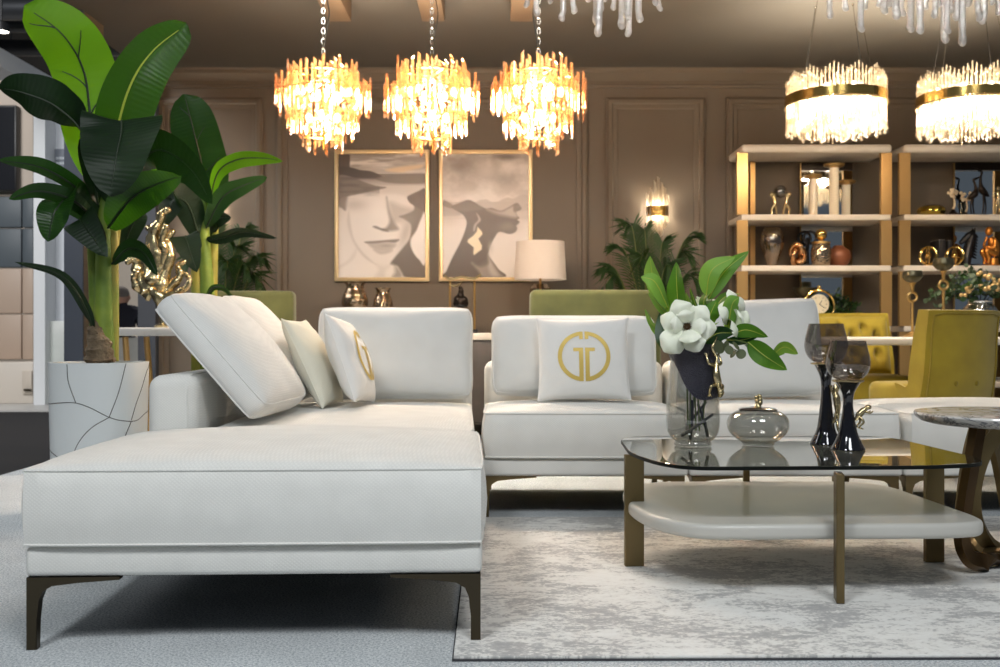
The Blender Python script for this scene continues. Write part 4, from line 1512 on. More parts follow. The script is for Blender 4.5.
# the grooves between the facets, measured on the front, repeated round the sides
def on_pot(px, py, a_off=0.0):
    u = (px - 99.5) / 45.0
    a = -PI / 2 + math.asin(max(-1, min(1, u * .985))) + .38 + a_off
    z = pot_top - (py - 362) * YP / FPX
    z = max(0.004, min(pot_top - 0.001, z))
    r = pot_r(a, z) + 0.0002
    return Vector((r * math.cos(a), r * math.sin(a), z))
LINES = [[(54, 402), (66, 400), (78, 400), (92, 405), (108, 414), (120, 418), (134, 419), (146, 412)],
         [(71, 363), (72, 380), (78, 400)], [(122, 363), (116, 390), (108, 414)], [(146, 364), (140, 385), (133, 402), (128, 418)],
         [(108, 414), (92, 424), (80, 438), (72, 458)], [(128, 419), (120, 440), (118, 460)], [(54, 446), (62, 452), (72, 458), (95, 468), (118, 460), (146, 450)],
         [(62, 452), (60, 490), (66, 512)], [(95, 468), (104, 500), (98, 512)], [(118, 460), (134, 492), (130, 512)], [(54, 500), (82, 488), (104, 500), (146, 496)]]
for q in range(2):
    for L in LINES:
        bm = BM()
        P = cat([Vector((x, y, 0)) for x, y in L], 6)
        add_tube(bm, [on_pot(p.x, p.y, q * PI) for p in P], 0.0016, 5)
        build('groove', bm, M_POTCRACK, pot1)
bm = BM()
add_lathe(bm, [(0.001, pot_top - .012), (.10, pot_top - .015), (.155, pot_top - .03)], 28, cap1=False)
build('soil', bm, M_SOIL, pot1)

crown = (105, 215)
st = [([(98, 362), (96, 300), (92, 240), (88, 192)], .036, .014, M_STALK),
      ([(104, 362, -.02), (104, 300, -.02), (104, 240, -.02), (106, 180, -.02)], .048, .022, M_STALK),
      ([(110, 362), (112, 300), (113, 240), (114, 190)], .036, .014, M_STALK2),
      ([(101, 362, .04), (108, 300, .04), (117, 225, .05), (125, 185, .06)], .03, .012, M_STALK2)]
lv = [
    # bright leaf, tallest, with the light through it put into its colour
    ([(106, 190, .0), (92, 128, .03), (84, 72, .02), (62, 34, -.05), (24, 6, -.1)], 31, M_BAN_L, M_RIB_D, (1, .25, .1), .12, .05, p_broad),
    ([(110, 195, -.05), (118, 128, -.1), (132, 82, -.12), (154, 50, -.10), (187, 24, -.06)], 30, M_BAN, M_RIB_L, (.93, -.12, -.37), .16, .07, p_broad),
    ([(104, 200, .1), (112, 120, .2), (118, 85, .25), (122, 55, .3)], 14, M_BAN_D, M_RIB_D, (1, .3, 0), .2),
    # wide one reaching left
    ([(98, 205, -.05), (86, 140, -.1), (58, 108, -.15), (24, 93, -.2), (-2, 88, -.2)], 24, M_BAN_D, M_RIB_D, (-.35, -.6, .8), .25, .05),
    # dark leaf hanging toward the viewer
    ([(108, 205, -.06), (120, 126, -.22), (122, 132, -.32), (116, 160, -.42), (110, 196, -.44)], 37, M_BAN_D, M_RIB_D, (1, .1, .05), .12, .09),
    ([(100, 215, -.02), (74, 186, -.1), (40, 167, -.15), (-2, 160, -.2)], 10, M_BAN, M_RIB_D, (0, -.7, 1), .25),
    ([(98, 222, -.03), (72, 200, -.15), (38, 191, -.22), (9, 199, -.26)], 9, M_BAN, M_RIB_D, (0, -.6, 1), .2),
    ([(98, 222, -.02), (72, 198, -.12), (55, 212, -.2), (48, 242, -.22)], 19, M_BAN, M_RIB_D, (.9, .2, .5), .2),
    ([(106, 245, -.05), (82, 220, -.15), (84, 226, -.2), (107, 257, -.24)], 17, M_BAN_D, M_RIB_D, (.7, .3, .7), .15, .04, p_young),
    ([(97, 345, -.04), (86, 310, -.1), (62, 276, -.2), (15, 262, -.3)], 5, M_BAN_D, M_RIB_D, (0, -.5, 1), .25),
    ([(108, 228, -.06), (130, 200, -.18), (152, 186, -.25), (181, 176, -.3)], 19, M_BAN, M_RIB_D, (-.2, -.6, 1), .22),
    ([(110, 215, .08), (140, 165, .1), (160, 150, .05), (190, 168, 0), (212, 204, -.02)], 22, M_BAN_D, M_RIB_D, (.5, -.4, .7), .15),
    ([(110, 215, .1), (135, 190, .2), (150, 172, .25), (172, 172, .3)], 12, M_BAN_L, M_RIB_D, (.2, -.4, 1), .1),
    ([(112, 264, -.02), (128, 249, -.06), (144, 253, -.1), (158, 276, -.12)], 9, M_BAN_D, M_RIB_D, (.6, -.3, .8), .15),
    ([(112, 225, .1), (135, 215, .2), (128, 235, .25), (122, 262, .28)], 12, M_BAN_D, M_RIB_D, (1, .3, .1), .1),
    ([(100, 215, .15), (80, 190, .25), (60, 200, .3), (45, 235, .3)], 16, M_BAN_D, M_RIB_D, (.8, .5, .3), .15),
]
bp = plant('tall banana plant with one bright backlit leaf, in the white cracked planter', YP, None, crown, lv, None, (pc.x, YP), pot_top + .004, st)
bm = BM()
pts = [W(100, 362, YP - .05), W(99, 345, YP - .06), W(95, 330, YP - .055), W(92, 316, YP - .05)]
pts[0].z = pot_top + .004
add_tube(bm, cat(pts, 5), [.062, .05, .03, .004], 14)
for v in bm.verts:
    v.co += Vector((.006 * math.sin(v.co.z * 190 + v.co.x * 160), .006 * math.cos(v.co.z * 150), 0))
build('husk', bm, M_HUSK, bp, world=True)

# second banana plant behind the console
YP2 = 5.75
pc2 = W(204, 362, YP2)
pot2 = thing('planter', 'dark round planter hidden behind the sofa under the second banana plant', 'planter', (pc2.x, YP2, 0))
bm = BM(); add_lathe(bm, vessel([(.15, 0), (.16, .01), (.185, .30), (.19, .36)], .015), 40); build('pot_body', bm, principled('charcoal_planter', rgb(62, 62, 66), .5), pot2)
bm = BM(); add_lathe(bm, [(0.001, .33), (.12, .325), (.172, .31)], 24, cap1=False); build('soil', bm, M_SOIL, pot2)
st = [([(200, 380), (198, 300), (196, 250), (192, 205)], .05, .02, M_STALK2),
      ([(207, 380), (207, 300), (205, 250), (203, 190)], .055, .024, M_STALK),
      ([(212, 380, .05), (212, 300, .05), (214, 250, .06), (216, 215, .06)], .04, .016, M_STALK2)]
lv = [
    ([(206, 215), (203, 172, -.05), (194, 132, -.1), (184, 94, -.1)], 25, M_BAN, M_RIB_D, (1, -.1, .2), .12, .05, p_broad),
    ([(207, 225, -.02), (216, 176, -.08), (236, 160, -.1), (262, 158, -.1), (283, 161, -.1)], 9, M_BAN_L, M_RIB_D, (0, -.8, .9), .2, .1),
    ([(206, 228, -.03), (222, 198, -.1), (242, 186, -.12), (267, 177, -.1)], 10, M_BAN, M_RIB_D, (0, -.6, 1), .2),
    ([(206, 240, -.02), (222, 238, -.06), (244, 232, -.1), (277, 238, -.12)], 6, M_BAN_D, M_RIB_D, (0, -.6, 1), .25),
    ([(206, 240, .05), (212, 222, 0), (220, 218, -.04), (231, 217, -.05)], 9, M_BAN_D, M_RIB_D, (.2, -.6, 1), .2),
    ([(200, 250, -.03), (186, 236, -.12), (188, 245, -.16), (197, 272, -.2)], 14, M_BAN_D, M_RIB_D, (1, .2, .2), .1, .04, p_young),
    ([(200, 240, -.02), (188, 205, -.1), (174, 200, -.14), (163, 226, -.16)], 15, M_BAN_D, M_RIB_D, (.7, .2, .6), .15),
    ([(205, 302, -.06), (213, 288, -.1), (226, 290, -.14), (239, 308, -.16)], 3, M_BAN, M_RIB_D, (.3, -.5, 1), .2),
    ([(200, 235, .05), (180, 190, .1), (168, 185, .12), (150, 205, .1)], 13, M_BAN_D, M_RIB_D, (.5, .3, .8), .15),
]
plant('banana plant behind the sofa corner, trunk beside the gold splash sculpture', YP2, None, None, lv, None, (pc2.x, YP2), .342, st)


# ------------------------------------------------------------------ potted palms by the wall
def palm(label, px, py_base, Y, fronds, seed, pot_z=0.45):
    c = W(px, py_base, Y)
    t = thing('potted_palm', label, 'palm', (c.x, Y, 0), 0)
    bm = BM(); add_lathe(bm, vessel([(.13, 0), (.14, .01), (.17, .4), (.175, pot_z)], .014), 32); build('pot_body', bm, MATS['charcoal_planter'], t)
    bm = BM(); add_lathe(bm, [(0.001, pot_z - .03), (.16, pot_z - .05)], 20, cap1=False); build('soil', bm, M_SOIL, t)
    rr = random.Random(seed)
    for k, (tx, ty, dy, droop) in enumerate(fronds):
        a = Vector((c.x + rr.uniform(-.03, .03), Y + rr.uniform(-.03, .03), pot_z - .04))
        e = W(tx, ty, Y + dy)
        m1 = a.lerp(e, .35) + Vector((0, 0, .18 + droop * .5)); m2 = a.lerp(e, .72) + Vector((0, 0, .16 + droop))
        P = cat([a, m1, m2, e], 9)
        bm = BM()
        uvl = bm.loops.layers.uv.new('UVMap')
        n = len(P)
        for i in range(int(n * .30), n):
            tt = (P[min(i + 1, n - 1)] - P[i - 1]).normalized()
            _, s, nn = frame_at(tt, Vector((tt.y, -tt.x, .2)) if abs(tt.z) < .95 else Vector((1, 0, 0)))
            u = (i - n * .3) / (n * .7)
            L = .17 * (math.sin(PI * (.18 + .74 * u)) + .1)
            for sub in (0, .5):
                q = P[i] if sub == 0 or i + 1 >= n else P[i].lerp(P[i + 1], .5)
                for sg in (-1, 1):
                    d = (s * sg * .85 + tt * 1.15 + nn * .45).normalized()
                    wv = tt * .0062
                    tip = q + d * L * rr.uniform(.85, 1.1) + Vector((0, 0, -.035))
                    v = [bm.verts.new(x) for x in (q - wv, q + d * L * .45 - wv * 1.1, tip, q + d * L * .45 + wv * 1.1, q + wv)]
                    f = bm.faces.new(v)
                    for lp, uu in zip(f.loops, ((0, 0), (.5, 0), (1, .5), (.5, 1), (0, 1))):
                        lp[uvl].uv = uu
        for v in bm.verts:
            v.co = INV[t.name] @ v.co
        me = bpy.data.meshes.new('frond'); bm.to_mesh(me); bm.free(); me.materials.append(M_PALM)
        o = bpy.data.objects.new('frond', me); COL.objects.link(o); o.parent = t
        b = BM(); add_tube(b, P, [.008, .005, .0015], 6); build('rachis', b, M_PALM_RIB, o, world=False)
        o2 = o.children[0]
        o2.data.transform(INV[t.name])
    return t
palm('feathery green palm beneath the lit sconce, behind the long olive velvet back', 650, 330, 7.1,
     [(604, 268, -.1, .05), (616, 246, 0, .05), (636, 236, .1, .04), (628, 225, -.05, .1), (643, 230, .05, .1), (664, 240, 0, .05), (696, 234, -.05, .06), (690, 256, -.1, .1), (606, 284, -.15, .1),
      (640, 262, -.2, .1), (672, 272, -.15, .1), (700, 284, -.1, .1)], 4)
palm('feathery green palm by the end panel, behind the banana plant', 222, 330, 7.1,
     [(246, 226, 0, .03), (262, 258, -.1, .08), (238, 246, -.1, .06), (250, 272, -.15, .1), (205, 250, 0, .1), (214, 228, .1, .05), (186, 262, -.05, .1), (262, 284, -.1, .1), (228, 268, -.2, .1)], 9)
# ------------------------------------------------------------------ olive velvet armchairs behind the sofa
def olive_chair(label, x0, x1, ytop, Y, depth=.62):
    """seen from behind: straight upholstered back with rounded corners, arms, seat and legs beyond"""
    a, b = W(x0, ytop, Y), W(x1, ytop, Y)
    w = b.x - a.x; H = a.z
    t = thing('velvet_sofa', label, 'sofa', ((a.x + b.x) / 2, Y, 0), 0)
    bm = BM(); add_box2(bm, (-w / 2, 0, .2), (w / 2, .13, H), .035, 4); build('backrest', bm, M_OLIVE, t)
    bm = BM(); add_box2(bm, (-w / 2 + .11, .135, .2), (w / 2 - .11, depth, .43), .04, 4); build('seat', bm, M_OLIVE, t)
    for s in (-1, 1):
        bm = BM(); add_box2(bm, (s * (w / 2 - .105), .135, .2), (s * w / 2, depth, .60), .035, 4); build('arm', bm, M_OLIVE, t)
        for y in (.04, depth - .05):
            bm = BM(); add_lathe(bm, [(.012, 0), (.018, .1), (.024, .198)], 12, (s * (w / 2 - .06), y, 0)); build('leg', bm, M_BRASS, t)
    return t
olive_chair('olive velvet seat with a high straight back, behind the monogram pillow, under the white lamp', 530, 662, 289.5, 5.55)
olive_chair('olive velvet armchair back beside the second banana plant, behind the sofa corner', 207, 293, 290.5, 6.2)

# ------------------------------------------------------------------ marble console with the gold splash sculpture
YC = 5.3
a, b = W(113, 327.5, YC), W(232, 327.5, YC)
t = thing('marble_console', 'white marble console on brass loop legs behind the planter', 'console table', ((a.x + b.x) / 2, YC + .2, 0))
w = b.x - a.x
top = a.z
bm = BM(); add_box2(bm, (-w / 2, -.2, top - .045), (w / 2, .2, top), .008, 3); build('marble_top', bm, M_WARMWHITE, t)
for s in (-1, 1):
    bm = BM()
    x = s * (w / 2 - .05)
    P = cat([(x, -.16, top - .05), (x - .02 * s, -.165, .4), (x, -.15, .03), (x, 0, .012), (x, .15, .03), (x - .02 * s, .165, .4), (x, .16, top - .05)], 8)
    add_tube(bm, P, .017, 8); build('loop_leg', bm, M_BRASS, t)
consoleC = t
# gold splash sculpture
sc0 = W(157, 327.5, YC)
sc0.y = YC + .19
t = thing('splash_sculpture', 'gold sculpture of a liquid splash with beaded tips on the marble console', 'sculpture', (sc0.x, sc0.y, top + .001))
bm = BM(); add_lathe(bm, [(.001, 0), (.075, 0), (.078, .01), (.05, .025), (.042, .06), (.055, .10), (.085, .15), (.095, .19), (.088, .20), (.07, .16), (.03, .12), (.001, .11)], 28)
for v in bm.verts:
    an = math.atan2(v.co.y, v.co.x)
    k = 1 + .18 * math.sin(3 * an + v.co.z * 18) + .1 * math.sin(5 * an)
    if v.co.z > .03:
        v.co = Vector((v.co.x * k, v.co.y * k, v.co.z + .03 * math.sin(2 * an + 1)))
build('cup', bm, M_GOLD_CAST, t, smooth=60)
def spx(px, py, dy=0):
    p = W(px, py, sc0.y + dy)
    return Vector((p.x - sc0.x, dy, p.z - top - .001))
TEN = [([(150, 290), (146, 266), (143, 250), (138, 246)], .03, .012, -.02), ([(152, 285), (158, 262), (153, 236), (159, 222), (162, 213), (168, 210)], .036, .010, .0),
       ([(158, 290), (166, 268), (170, 250), (166, 240), (172, 232)], .032, .010, .03), ([(148, 292), (138, 276), (136, 262), (132, 258), (128, 262)], .028, .009, -.05),
       ([(160, 295), (172, 285), (180, 276), (178, 266), (184, 262)], .022, .008, .05), ([(162, 298), (178, 292), (186, 288), (190, 280), (186, 274)], .018, .007, .0),
       ([(154, 290), (150, 262), (149, 244), (152, 232), (148, 228)], .026, .009, .06), ([(152, 296), (140, 290), (134, 280), (136, 272)], .022, .010, -.06),
       ([(164, 300), (174, 300), (182, 296), (188, 298)], .02, .008, -.04), ([(156, 280), (164, 256), (162, 240), (166, 226)], .024, .008, -.04)]
for P, r0, r1, dy in TEN:
    bm = BM()
    S = cat([spx(p[0], p[1], dy * i / len(P)) for i, p in enumerate(P)], 7)
    n = len(S)
    rng_ = random.Random(int(r0 * 1000) + n)
    wob = [rng_.uniform(-.12, .16) + .14 * math.sin(i * .8) for i in range(n)]
    rad = [1.6 * (r0 + (r1 - r0) * (i / (n - 1)) ** .6) * (1 + wob[i]) for i in range(n)]
    add_tube(bm, S, rad, 9)
    add_sphere(bm, S[-1], r1 * 1.9, 10, 8)
    build('splash_arm', bm, M_GOLD_CAST, t, smooth=70)

# white tub chair beyond the console
t = thing('tub_chair', 'white rounded tub chair far behind the marble console, under the seated person', 'chair', (PX_, PY_ + .05, 0.0105))
bm = BM()
n = 26
ro, ri = [], []
for z, k in ((.30, .9), (.5, 1.0), (.66, 1.02), (.70, 1.0)):
    ro.append([Vector((.27 * k * math.cos(a), .27 * k * math.sin(a), z)) for a in np.linspace(PI * 1.0, PI * 2.0, n)])
    ri.append([Vector((.21 * k * math.cos(a), .21 * k * math.sin(a), z)) for a in np.linspace(PI * 1.0, PI * 2.0, n)])
rows = ro + list(reversed(ri)) + [ro[0]]
add_rings(bm, rows, False)
bmesh.ops.remove_doubles(bm, verts=bm.verts[:], dist=1e-5)
bmesh.ops.holes_fill(bm, edges=bm.edges[:], sides=0)
M_TUB = fabric('white_boucle', rgb(222, 220, 214), rgb(212, 210, 204))
build('backrest', bm, M_TUB, t)
bm = BM(); add_lathe(bm, [(.001, .28), (.2, .28), (.215, .30), (.21, .42), (.19, .44), (.001, .45)], 28); build('seat', bm, M_TUB, t)
bm = BM(); add_lathe(bm, [(.18, 0), (.18, .02), (.03, .04), (.03, .279), (.001, .279)], 24); build('pedestal', bm, M_BRASS, t)

# ------------------------------------------------------------------ wall console with lamp and ornaments
YK = 7.02
ktop = W(0, 333, YK).z
t = thing('wall_console', 'long dark console with cream top along the wall under the two portraits', 'console table', ((wx(318, YK) + wx(612, YK)) / 2, YK + .2, 0))
w = wx(612, YK) - wx(318, YK)
bm = BM(); add_box2(bm, (-w / 2, -.2, ktop - .05), (w / 2, .2, ktop), .008, 2); build('console_top', bm, M_BOARD, t)
bm = BM(); add_box2(bm, (-w / 2 + .03, -.18, .12), (w / 2 - .03, .19, ktop - .0505), .006, 2); build('body', bm, principled('dark_oak_body', rgb(78, 68, 60), .5, var=(rgb(66, 58, 50), 12)), t)
for k in range(4):
    wd = (w - .08) / 4
    bm = BM(); add_box2(bm, (-w / 2 + .04 + k * wd + .005, -.196, .14), (-w / 2 + .04 + (k + 1) * wd - .005, -.1805, ktop - .07), .004, 2); d = build('door', bm, MATS['dark_oak_body'], t)
    bm = BM(); add_box2(bm, (-w / 2 + .04 + k * wd + wd / 2 - .05, -.206, .60), (-w / 2 + .04 + k * wd + wd / 2 + .05, -.1965, .612), .002, 1); build('handle', bm, M_BRASS, d)
for sx in (-1, 1):
    for sy in (-1, 1):
        bm = BM(); add_lathe(bm, [(.014, 0), (.022, .12)], 12, (sx * (w / 2 - .1), sy * .13, 0)); build('leg', bm, M_BRASS, t)

def lathe_thing(name, label, cat_, loc, parts, group=None):
    t = thing(name, label, cat_, loc, 0, group)
    for nm, prof, m, n in parts:
        bm = BM(); add_lathe(bm, prof, n); build(nm, bm, m, t, smooth=50)
    return t
S7 = YK / FPX
for px, yt, rw, lbl in ((355, 281.5, 13.6, 'larger mirrored amber vase with flared rim on the wall console'), (383, 287.5, 10.2, 'smaller mirrored amber vase with flared rim on the wall console')):
    h = W(0, yt, YK).z - ktop
    rm = rw * S7
    zb = h * .42
    body = [(rm * .5, zb), (rm * .86, zb + (h - zb) * .10), (rm, zb + (h - zb) * .30), (rm * .92, zb + (h - zb) * .52), (rm * .66, zb + (h - zb) * .80), (rm * .70, zb + (h - zb) * .92), (rm * .84, h)]
    body = [tuple(p) for p in cat(body, 4)]
    t = lathe_thing('mercury_vase', lbl, 'vase', (wx(px, YK + .1), YK + .1, ktop + .001), [('bowl', vessel(body, .004), M_MERC, 32), ('foot', [(.001, 0), (rm * .62, 0), (rm * .6, .012), (rm * .2, .03), (rm * .16, zb * .7), (rm * .45, zb + .001), (.001, zb + .001)], M_GOLD_MATT, 28)], 'mirrored vases on the wall console')

# geometric gold stand with a dark figurine
g = W(463, 333, YK + .08)
t = thing('branch_stand', 'tall gold frame ornament of two thin posts with a twig crossbar on the wall console', 'ornament', (g.x, YK + .08, ktop + .001))
def gp_(px, py):
    q = W(px, py, YK + .08); return Vector((q.x - g.x, 0, q.z - ktop - .001))
for px in (450, 474.5):
    bm = BM(); add_tube(bm, [Vector((gp_(px, 300).x, 0, .02)), gp_(px, 281)], .008, 8); build('post', bm, M_GOLD_MATT, t)
    bm = BM(); add_box(bm, (gp_(px, 300).x, 0, .012), (.05, .06, .024), .003, 1); build('foot', bm, M_BLACK, t)
bm = BM(); add_tube(bm, cat([gp_(444, 275), gp_(450, 279), gp_(462, 277), (gp_(474, 278.5)), gp_(481, 274)], 5), [.006, .009, .008, .008, .005], 8); br = build('crossbar', bm, M_GOLD_CAST, t)
bm = BM(); add_tube(bm, cat([gp_(449, 284), gp_(456, 286), gp_(462, 282)], 4), [.008, .009, .005], 7); build('twig', bm, M_GOLD_CAST, t)
f0 = W(460.5, 333, YK + .02)
t = thing('figurine', 'small dark figurine between the posts of the gold frame ornament', 'figurine', (f0.x, YK + .02, ktop + .001))
bm = BM()
fz = W(0, 307, YK).z - ktop
add_lathe(bm, [(.001, 0), (.055, 0), (.055, .02), (.02, .03), (.018, fz), (.05, fz + .005), (.05, fz + .015), (.001, fz + .018)], 20); build('pedestal', bm, M_BLACK, t)
bm = BM()
for (x, z, r) in ((0, .03, .04), (-.02, .05, .03), (.024, .045, .03), (0, .08, .026), (.004, .11, .02), (0, .135, .015), (-.03, .03, .025), (.035, .025, .022)):
    add_sphere(bm, (x, 0, fz + z), r, 10, 8, (1, .8, 1.1))
build('body', bm, M_DARKBRONZE, t, smooth=70)

# table lamp with white drum shade
YL = 6.6 + .25
lx = wx(541, YL)
t = thing('table_lamp', 'table lamp with white drum shade and glass and brass base', 'lamp', (lx, YL + .12, ktop + .001))
zs0, zs1 = W(0, 279, YL).z - ktop, W(0, 240.5, YL).z - ktop
rb, rt = 26.5 * YL / FPX, 24.5 * YL / FPX
bm = BM(); add_lathe(bm, [(rb, zs0), (rt, zs1), (rt - .003, zs1), (rb - .003, zs0), (rb, zs0)], 48, cap0=False, cap1=False); bmesh.ops.remove_doubles(bm, verts=bm.verts[:], dist=1e-5)
build('lamp_shade', bm, M_LAMPSHADE, t)
bm = BM(); add_lathe(bm, [(.07, 0), (.075, .004), (.075, .022), (.06, .03), (.001, .03)], 28); build('base', bm, M_BRASS, t)
bm = BM(); add_lathe(bm, [(.075, .031), (.072, zs0 - .06), (.045, zs0 - .03), (.001, zs0 - .03)], 28); build('glass_column', bm, M_GLASS_AMB, t)
bm = BM(); add_tube(bm, [(0, 0, .03), (0, 0, zs0 + .1)], .009, 10); build('stem', bm, M_BRASS, t)
bm = BM(); add_sphere(bm, (0, 0, zs0 + .13), .03, 14, 10); build('bulb', bm, emission('lamp_fill_glow', (1, .92, .84), 16), t)  # glow added inside to brighten the shade

# ------------------------------------------------------------------ wall sconces
def sconce(label, px, first=None):
    c = W(px, 212, YW)
    if first:
        return dup(first, (c.x, YW - .0005, c.z), 0, label)
    t = thing('wall_sconce', label, 'wall lamp', (c.x, YW - .0005, c.z), 0, 'crystal wall sconces')
    s = YW / FPX
    bm = BM(); add_box2(bm, (-.05, -.02, -.06), (.05, 0.0, .06), .006, 2); build('backplate', bm, M_GOLD_MATT, t)
    bm = BM()
    n = 24
    o_, i_ = [], []
    for z in np.linspace(-5 * s, 5 * s, 5):
        o_.append([Vector((11.3 * s * math.cos(a), -.02 + .075 * math.sin(a), z)) for a in np.linspace(PI, 2 * PI, n)])
        i_.append([Vector((10.8 * s * math.cos(a), -.02 + .071 * math.sin(a), z)) for a in np.linspace(PI, 2 * PI, n)])
    add_rings(bm, o_ + list(reversed(i_)) + [o_[0]], False)
    build('gold_band', bm, principled('hammered_gold', rgb(214, 176, 100), .25, 1.0, bump=(60, 1.0, .012)), t)
    rods = [(-10, 18, -12), (-7, 23, -16), (-3.4, 30, -24), (0, 34, -32), (3.4, 29, -26), (7, 24, -18), (10, 17, -13), (-5, 20, -20), (5, 26, -14), (-1.6, 24, -28), (1.8, 22, -21)]
    for k, (x, u, d) in enumerate(rods):
        bm = BM()
        y = -.02 - (.045 if k > 6 else .065) * math.sqrt(max(0, 1 - (x / 11.2) ** 2))
        add_box2(bm, (x * s - .010, y - .006, d * s), (x * s + .010, y + .006, u * s), .003, 1)
        for v in bm.verts:
            if v.co.z > u * s - .01 and v.co.x > x * s:
                v.co.z -= .015
            if v.co.z < d * s + .01 and v.co.x > x * s:
                v.co.z += .015
        build('crystal_rod', bm, M_CRYS_S, t, smooth=20)
    for z in (-.05, .05):
        bm = BM(); add_sphere(bm, (0, -.045, z), .016, 12, 8); build('bulb', bm, M_BULB_W, t)
    return t
sc1 = sconce('lit crystal sconce with gold band on the wall panel above the palm', 656.5)
sc2 = sconce('lit crystal sconce on the end wall panel, mostly hidden by banana leaves', 211, sc1)
# ------------------------------------------------------------------ two framed sepia prints
def poly_sd(px, py, poly):
    """signed distance (inside < 0) of sample arrays to a polygon"""
    P = np.array(poly, float)
    d = np.full(px.shape, 1e9)
    ins = np.zeros(px.shape, bool)
    n = len(P)
    for i in range(n):
        ax, ay = P[i]; bx, by = P[(i + 1) % n]
        ex, ey = bx - ax, by - ay
        wx_, wy_ = px - ax, py - ay
        t = np.clip((wx_ * ex + wy_ * ey) / (ex * ex + ey * ey + 1e-9), 0, 1)
        d = np.minimum(d, np.hypot(wx_ - ex * t, wy_ - ey * t))
        c = ((ay > py) != (by > py)) & (px < (bx - ax) * (py - ay) / ((by - ay) + 1e-12) + ax)
        ins ^= c
    return np.where(ins, -d, d)


def smooth_poly(pts):
    return [(p[0], p[1]) for p in cat([(x, y) for x, y in pts], 5, True)]


def vnoise(px, py, sx, sy, seed, oct_=4):
    rng = np.random.RandomState(seed)
    out = np.zeros(px.shape); amp = 1; tot = 0
    for o in range(oct_):
        g = rng.rand(64, 64)
        x = px * sx * 2 ** o; y = py * sy * 2 ** o
        xi, yi = np.floor(x).astype(int), np.floor(y).astype(int)
        fx, fy = x - xi, y - yi
        fx = fx * fx * (3 - 2 * fx); fy = fy * fy * (3 - 2 * fy)
        G = lambda a, b: g[a % 64, b % 64]
        v = (G(xi, yi) * (1 - fx) + G(xi + 1, yi) * fx) * (1 - fy) + (G(xi, yi + 1) * (1 - fx) + G(xi + 1, yi + 1) * fx) * fy
        out += amp * v; tot += amp; amp *= .5
    return out / tot


class Print:
    def __init__(s, x0, y0, x1, y1, nx=130, ny=190):
        s.box = (x0, y0, x1, y1); s.n = (nx, ny)
        X = np.linspace(x0, x1, nx + 1); Y = np.linspace(y0, y1, ny + 1)
        s.px, s.py = np.meshgrid(X, Y)
        s.c = np.zeros(s.px.shape + (3,))
    def fill(s, col):
        s.c[:] = col
    def grad(s, y0, c0, y1, c1):
        t = np.clip((s.py - y0) / (y1 - y0), 0, 1)[..., None]
        m = ((s.py >= y0) & (s.py <= y1))[..., None]
        s.c = np.where(m, np.array(c0) * (1 - t) + np.array(c1) * t, s.c)
    def mix(s, col, w):
        s.c = s.c * (1 - w[..., None]) + np.array(col) * w[..., None]
    def poly(s, pts, col, soft=2.0, k=1.0, sm=True):
        d = poly_sd(s.px, s.py, smooth_poly(pts) if sm else pts)
        s.mix(col, k * np.clip(.5 - d / (2 * soft), 0, 1))
    def blob(s, cx, cy, rx, ry, col, k=1.0, rot=0.0):
        dx, dy = s.px - cx, s.py - cy
        c, n = math.cos(rot), math.sin(rot)
        a, b = (dx * c + dy * n) / rx, (-dx * n + dy * c) / ry
        s.mix(col, k * np.exp(-(a * a + b * b)))
    def noise_mix(s, col, sx, sy, seed, lo, hi, k, mask=None):
        v = np.clip((vnoise(s.px, s.py, sx, sy, seed) - lo) / (hi - lo), 0, 1) * k
        if mask is not None:
            v = v * mask
        s.mix(col, v)


LT, MD, DK, VD = (238, 226, 216), (186, 162, 142), (104, 84, 72), (66, 54, 50)
def g8(v, warm=1.0):
    d = 1 - v / 255
    return (v, v * (1 - (.03 + .14 * d) * warm), v * (1 - (.06 + .24 * d) * warm))

# portrait 1: face dissolving into a lake landscape (coordinates as measured on the print)
p1 = Print(46, 38, 437, 614)
p1.fill(g8(226))
p1.grad(38, g8(150), 130, g8(196)); p1.grad(130, g8(120), 185, g8(190)); p1.grad(185, g8(206), 330, g8(222)); p1.grad(330, g8(222), 614, g8(236))
p1.noise_mix(g8(232), .008, .05, 3, .45, .75, .8, (p1.py < 140) * 1.0)
p1.noise_mix(g8(110), .008, .06, 8, .55, .8, .6, (p1.py < 140) * 1.0)
p1.poly([(255, 112), (300, 100), (360, 92), (425, 88), (415, 104), (360, 116), (330, 124), (280, 120)], (244, 214, 170), 6, .7)
p1.poly([(40, 30), (92, 30), (96, 100), (100, 160), (40, 170)], g8(84), 3)
p1.poly([(40, 100), (100, 100), (140, 112), (190, 118), (230, 135), (245, 150), (180, 152), (100, 150), (40, 152)], g8(72), 3)
p1.poly([(215, 150), (300, 135), (440, 130), (440, 172), (330, 176), (250, 168)], g8(118), 4)
p1.poly([(40, 142), (110, 146), (160, 168), (215, 186), (262, 194), (200, 210), (130, 226), (80, 240), (46, 252)], g8(122), 3)
p1.noise_mix(g8(86), .01, .06, 12, .45, .7, .5, ((p1.py > 145) & (p1.py < 250) & (p1.px < 230)) * 1.0)
p1.poly([(46, 250), (86, 240), (80, 300), (60, 290), (46, 280)], g8(134), 5)
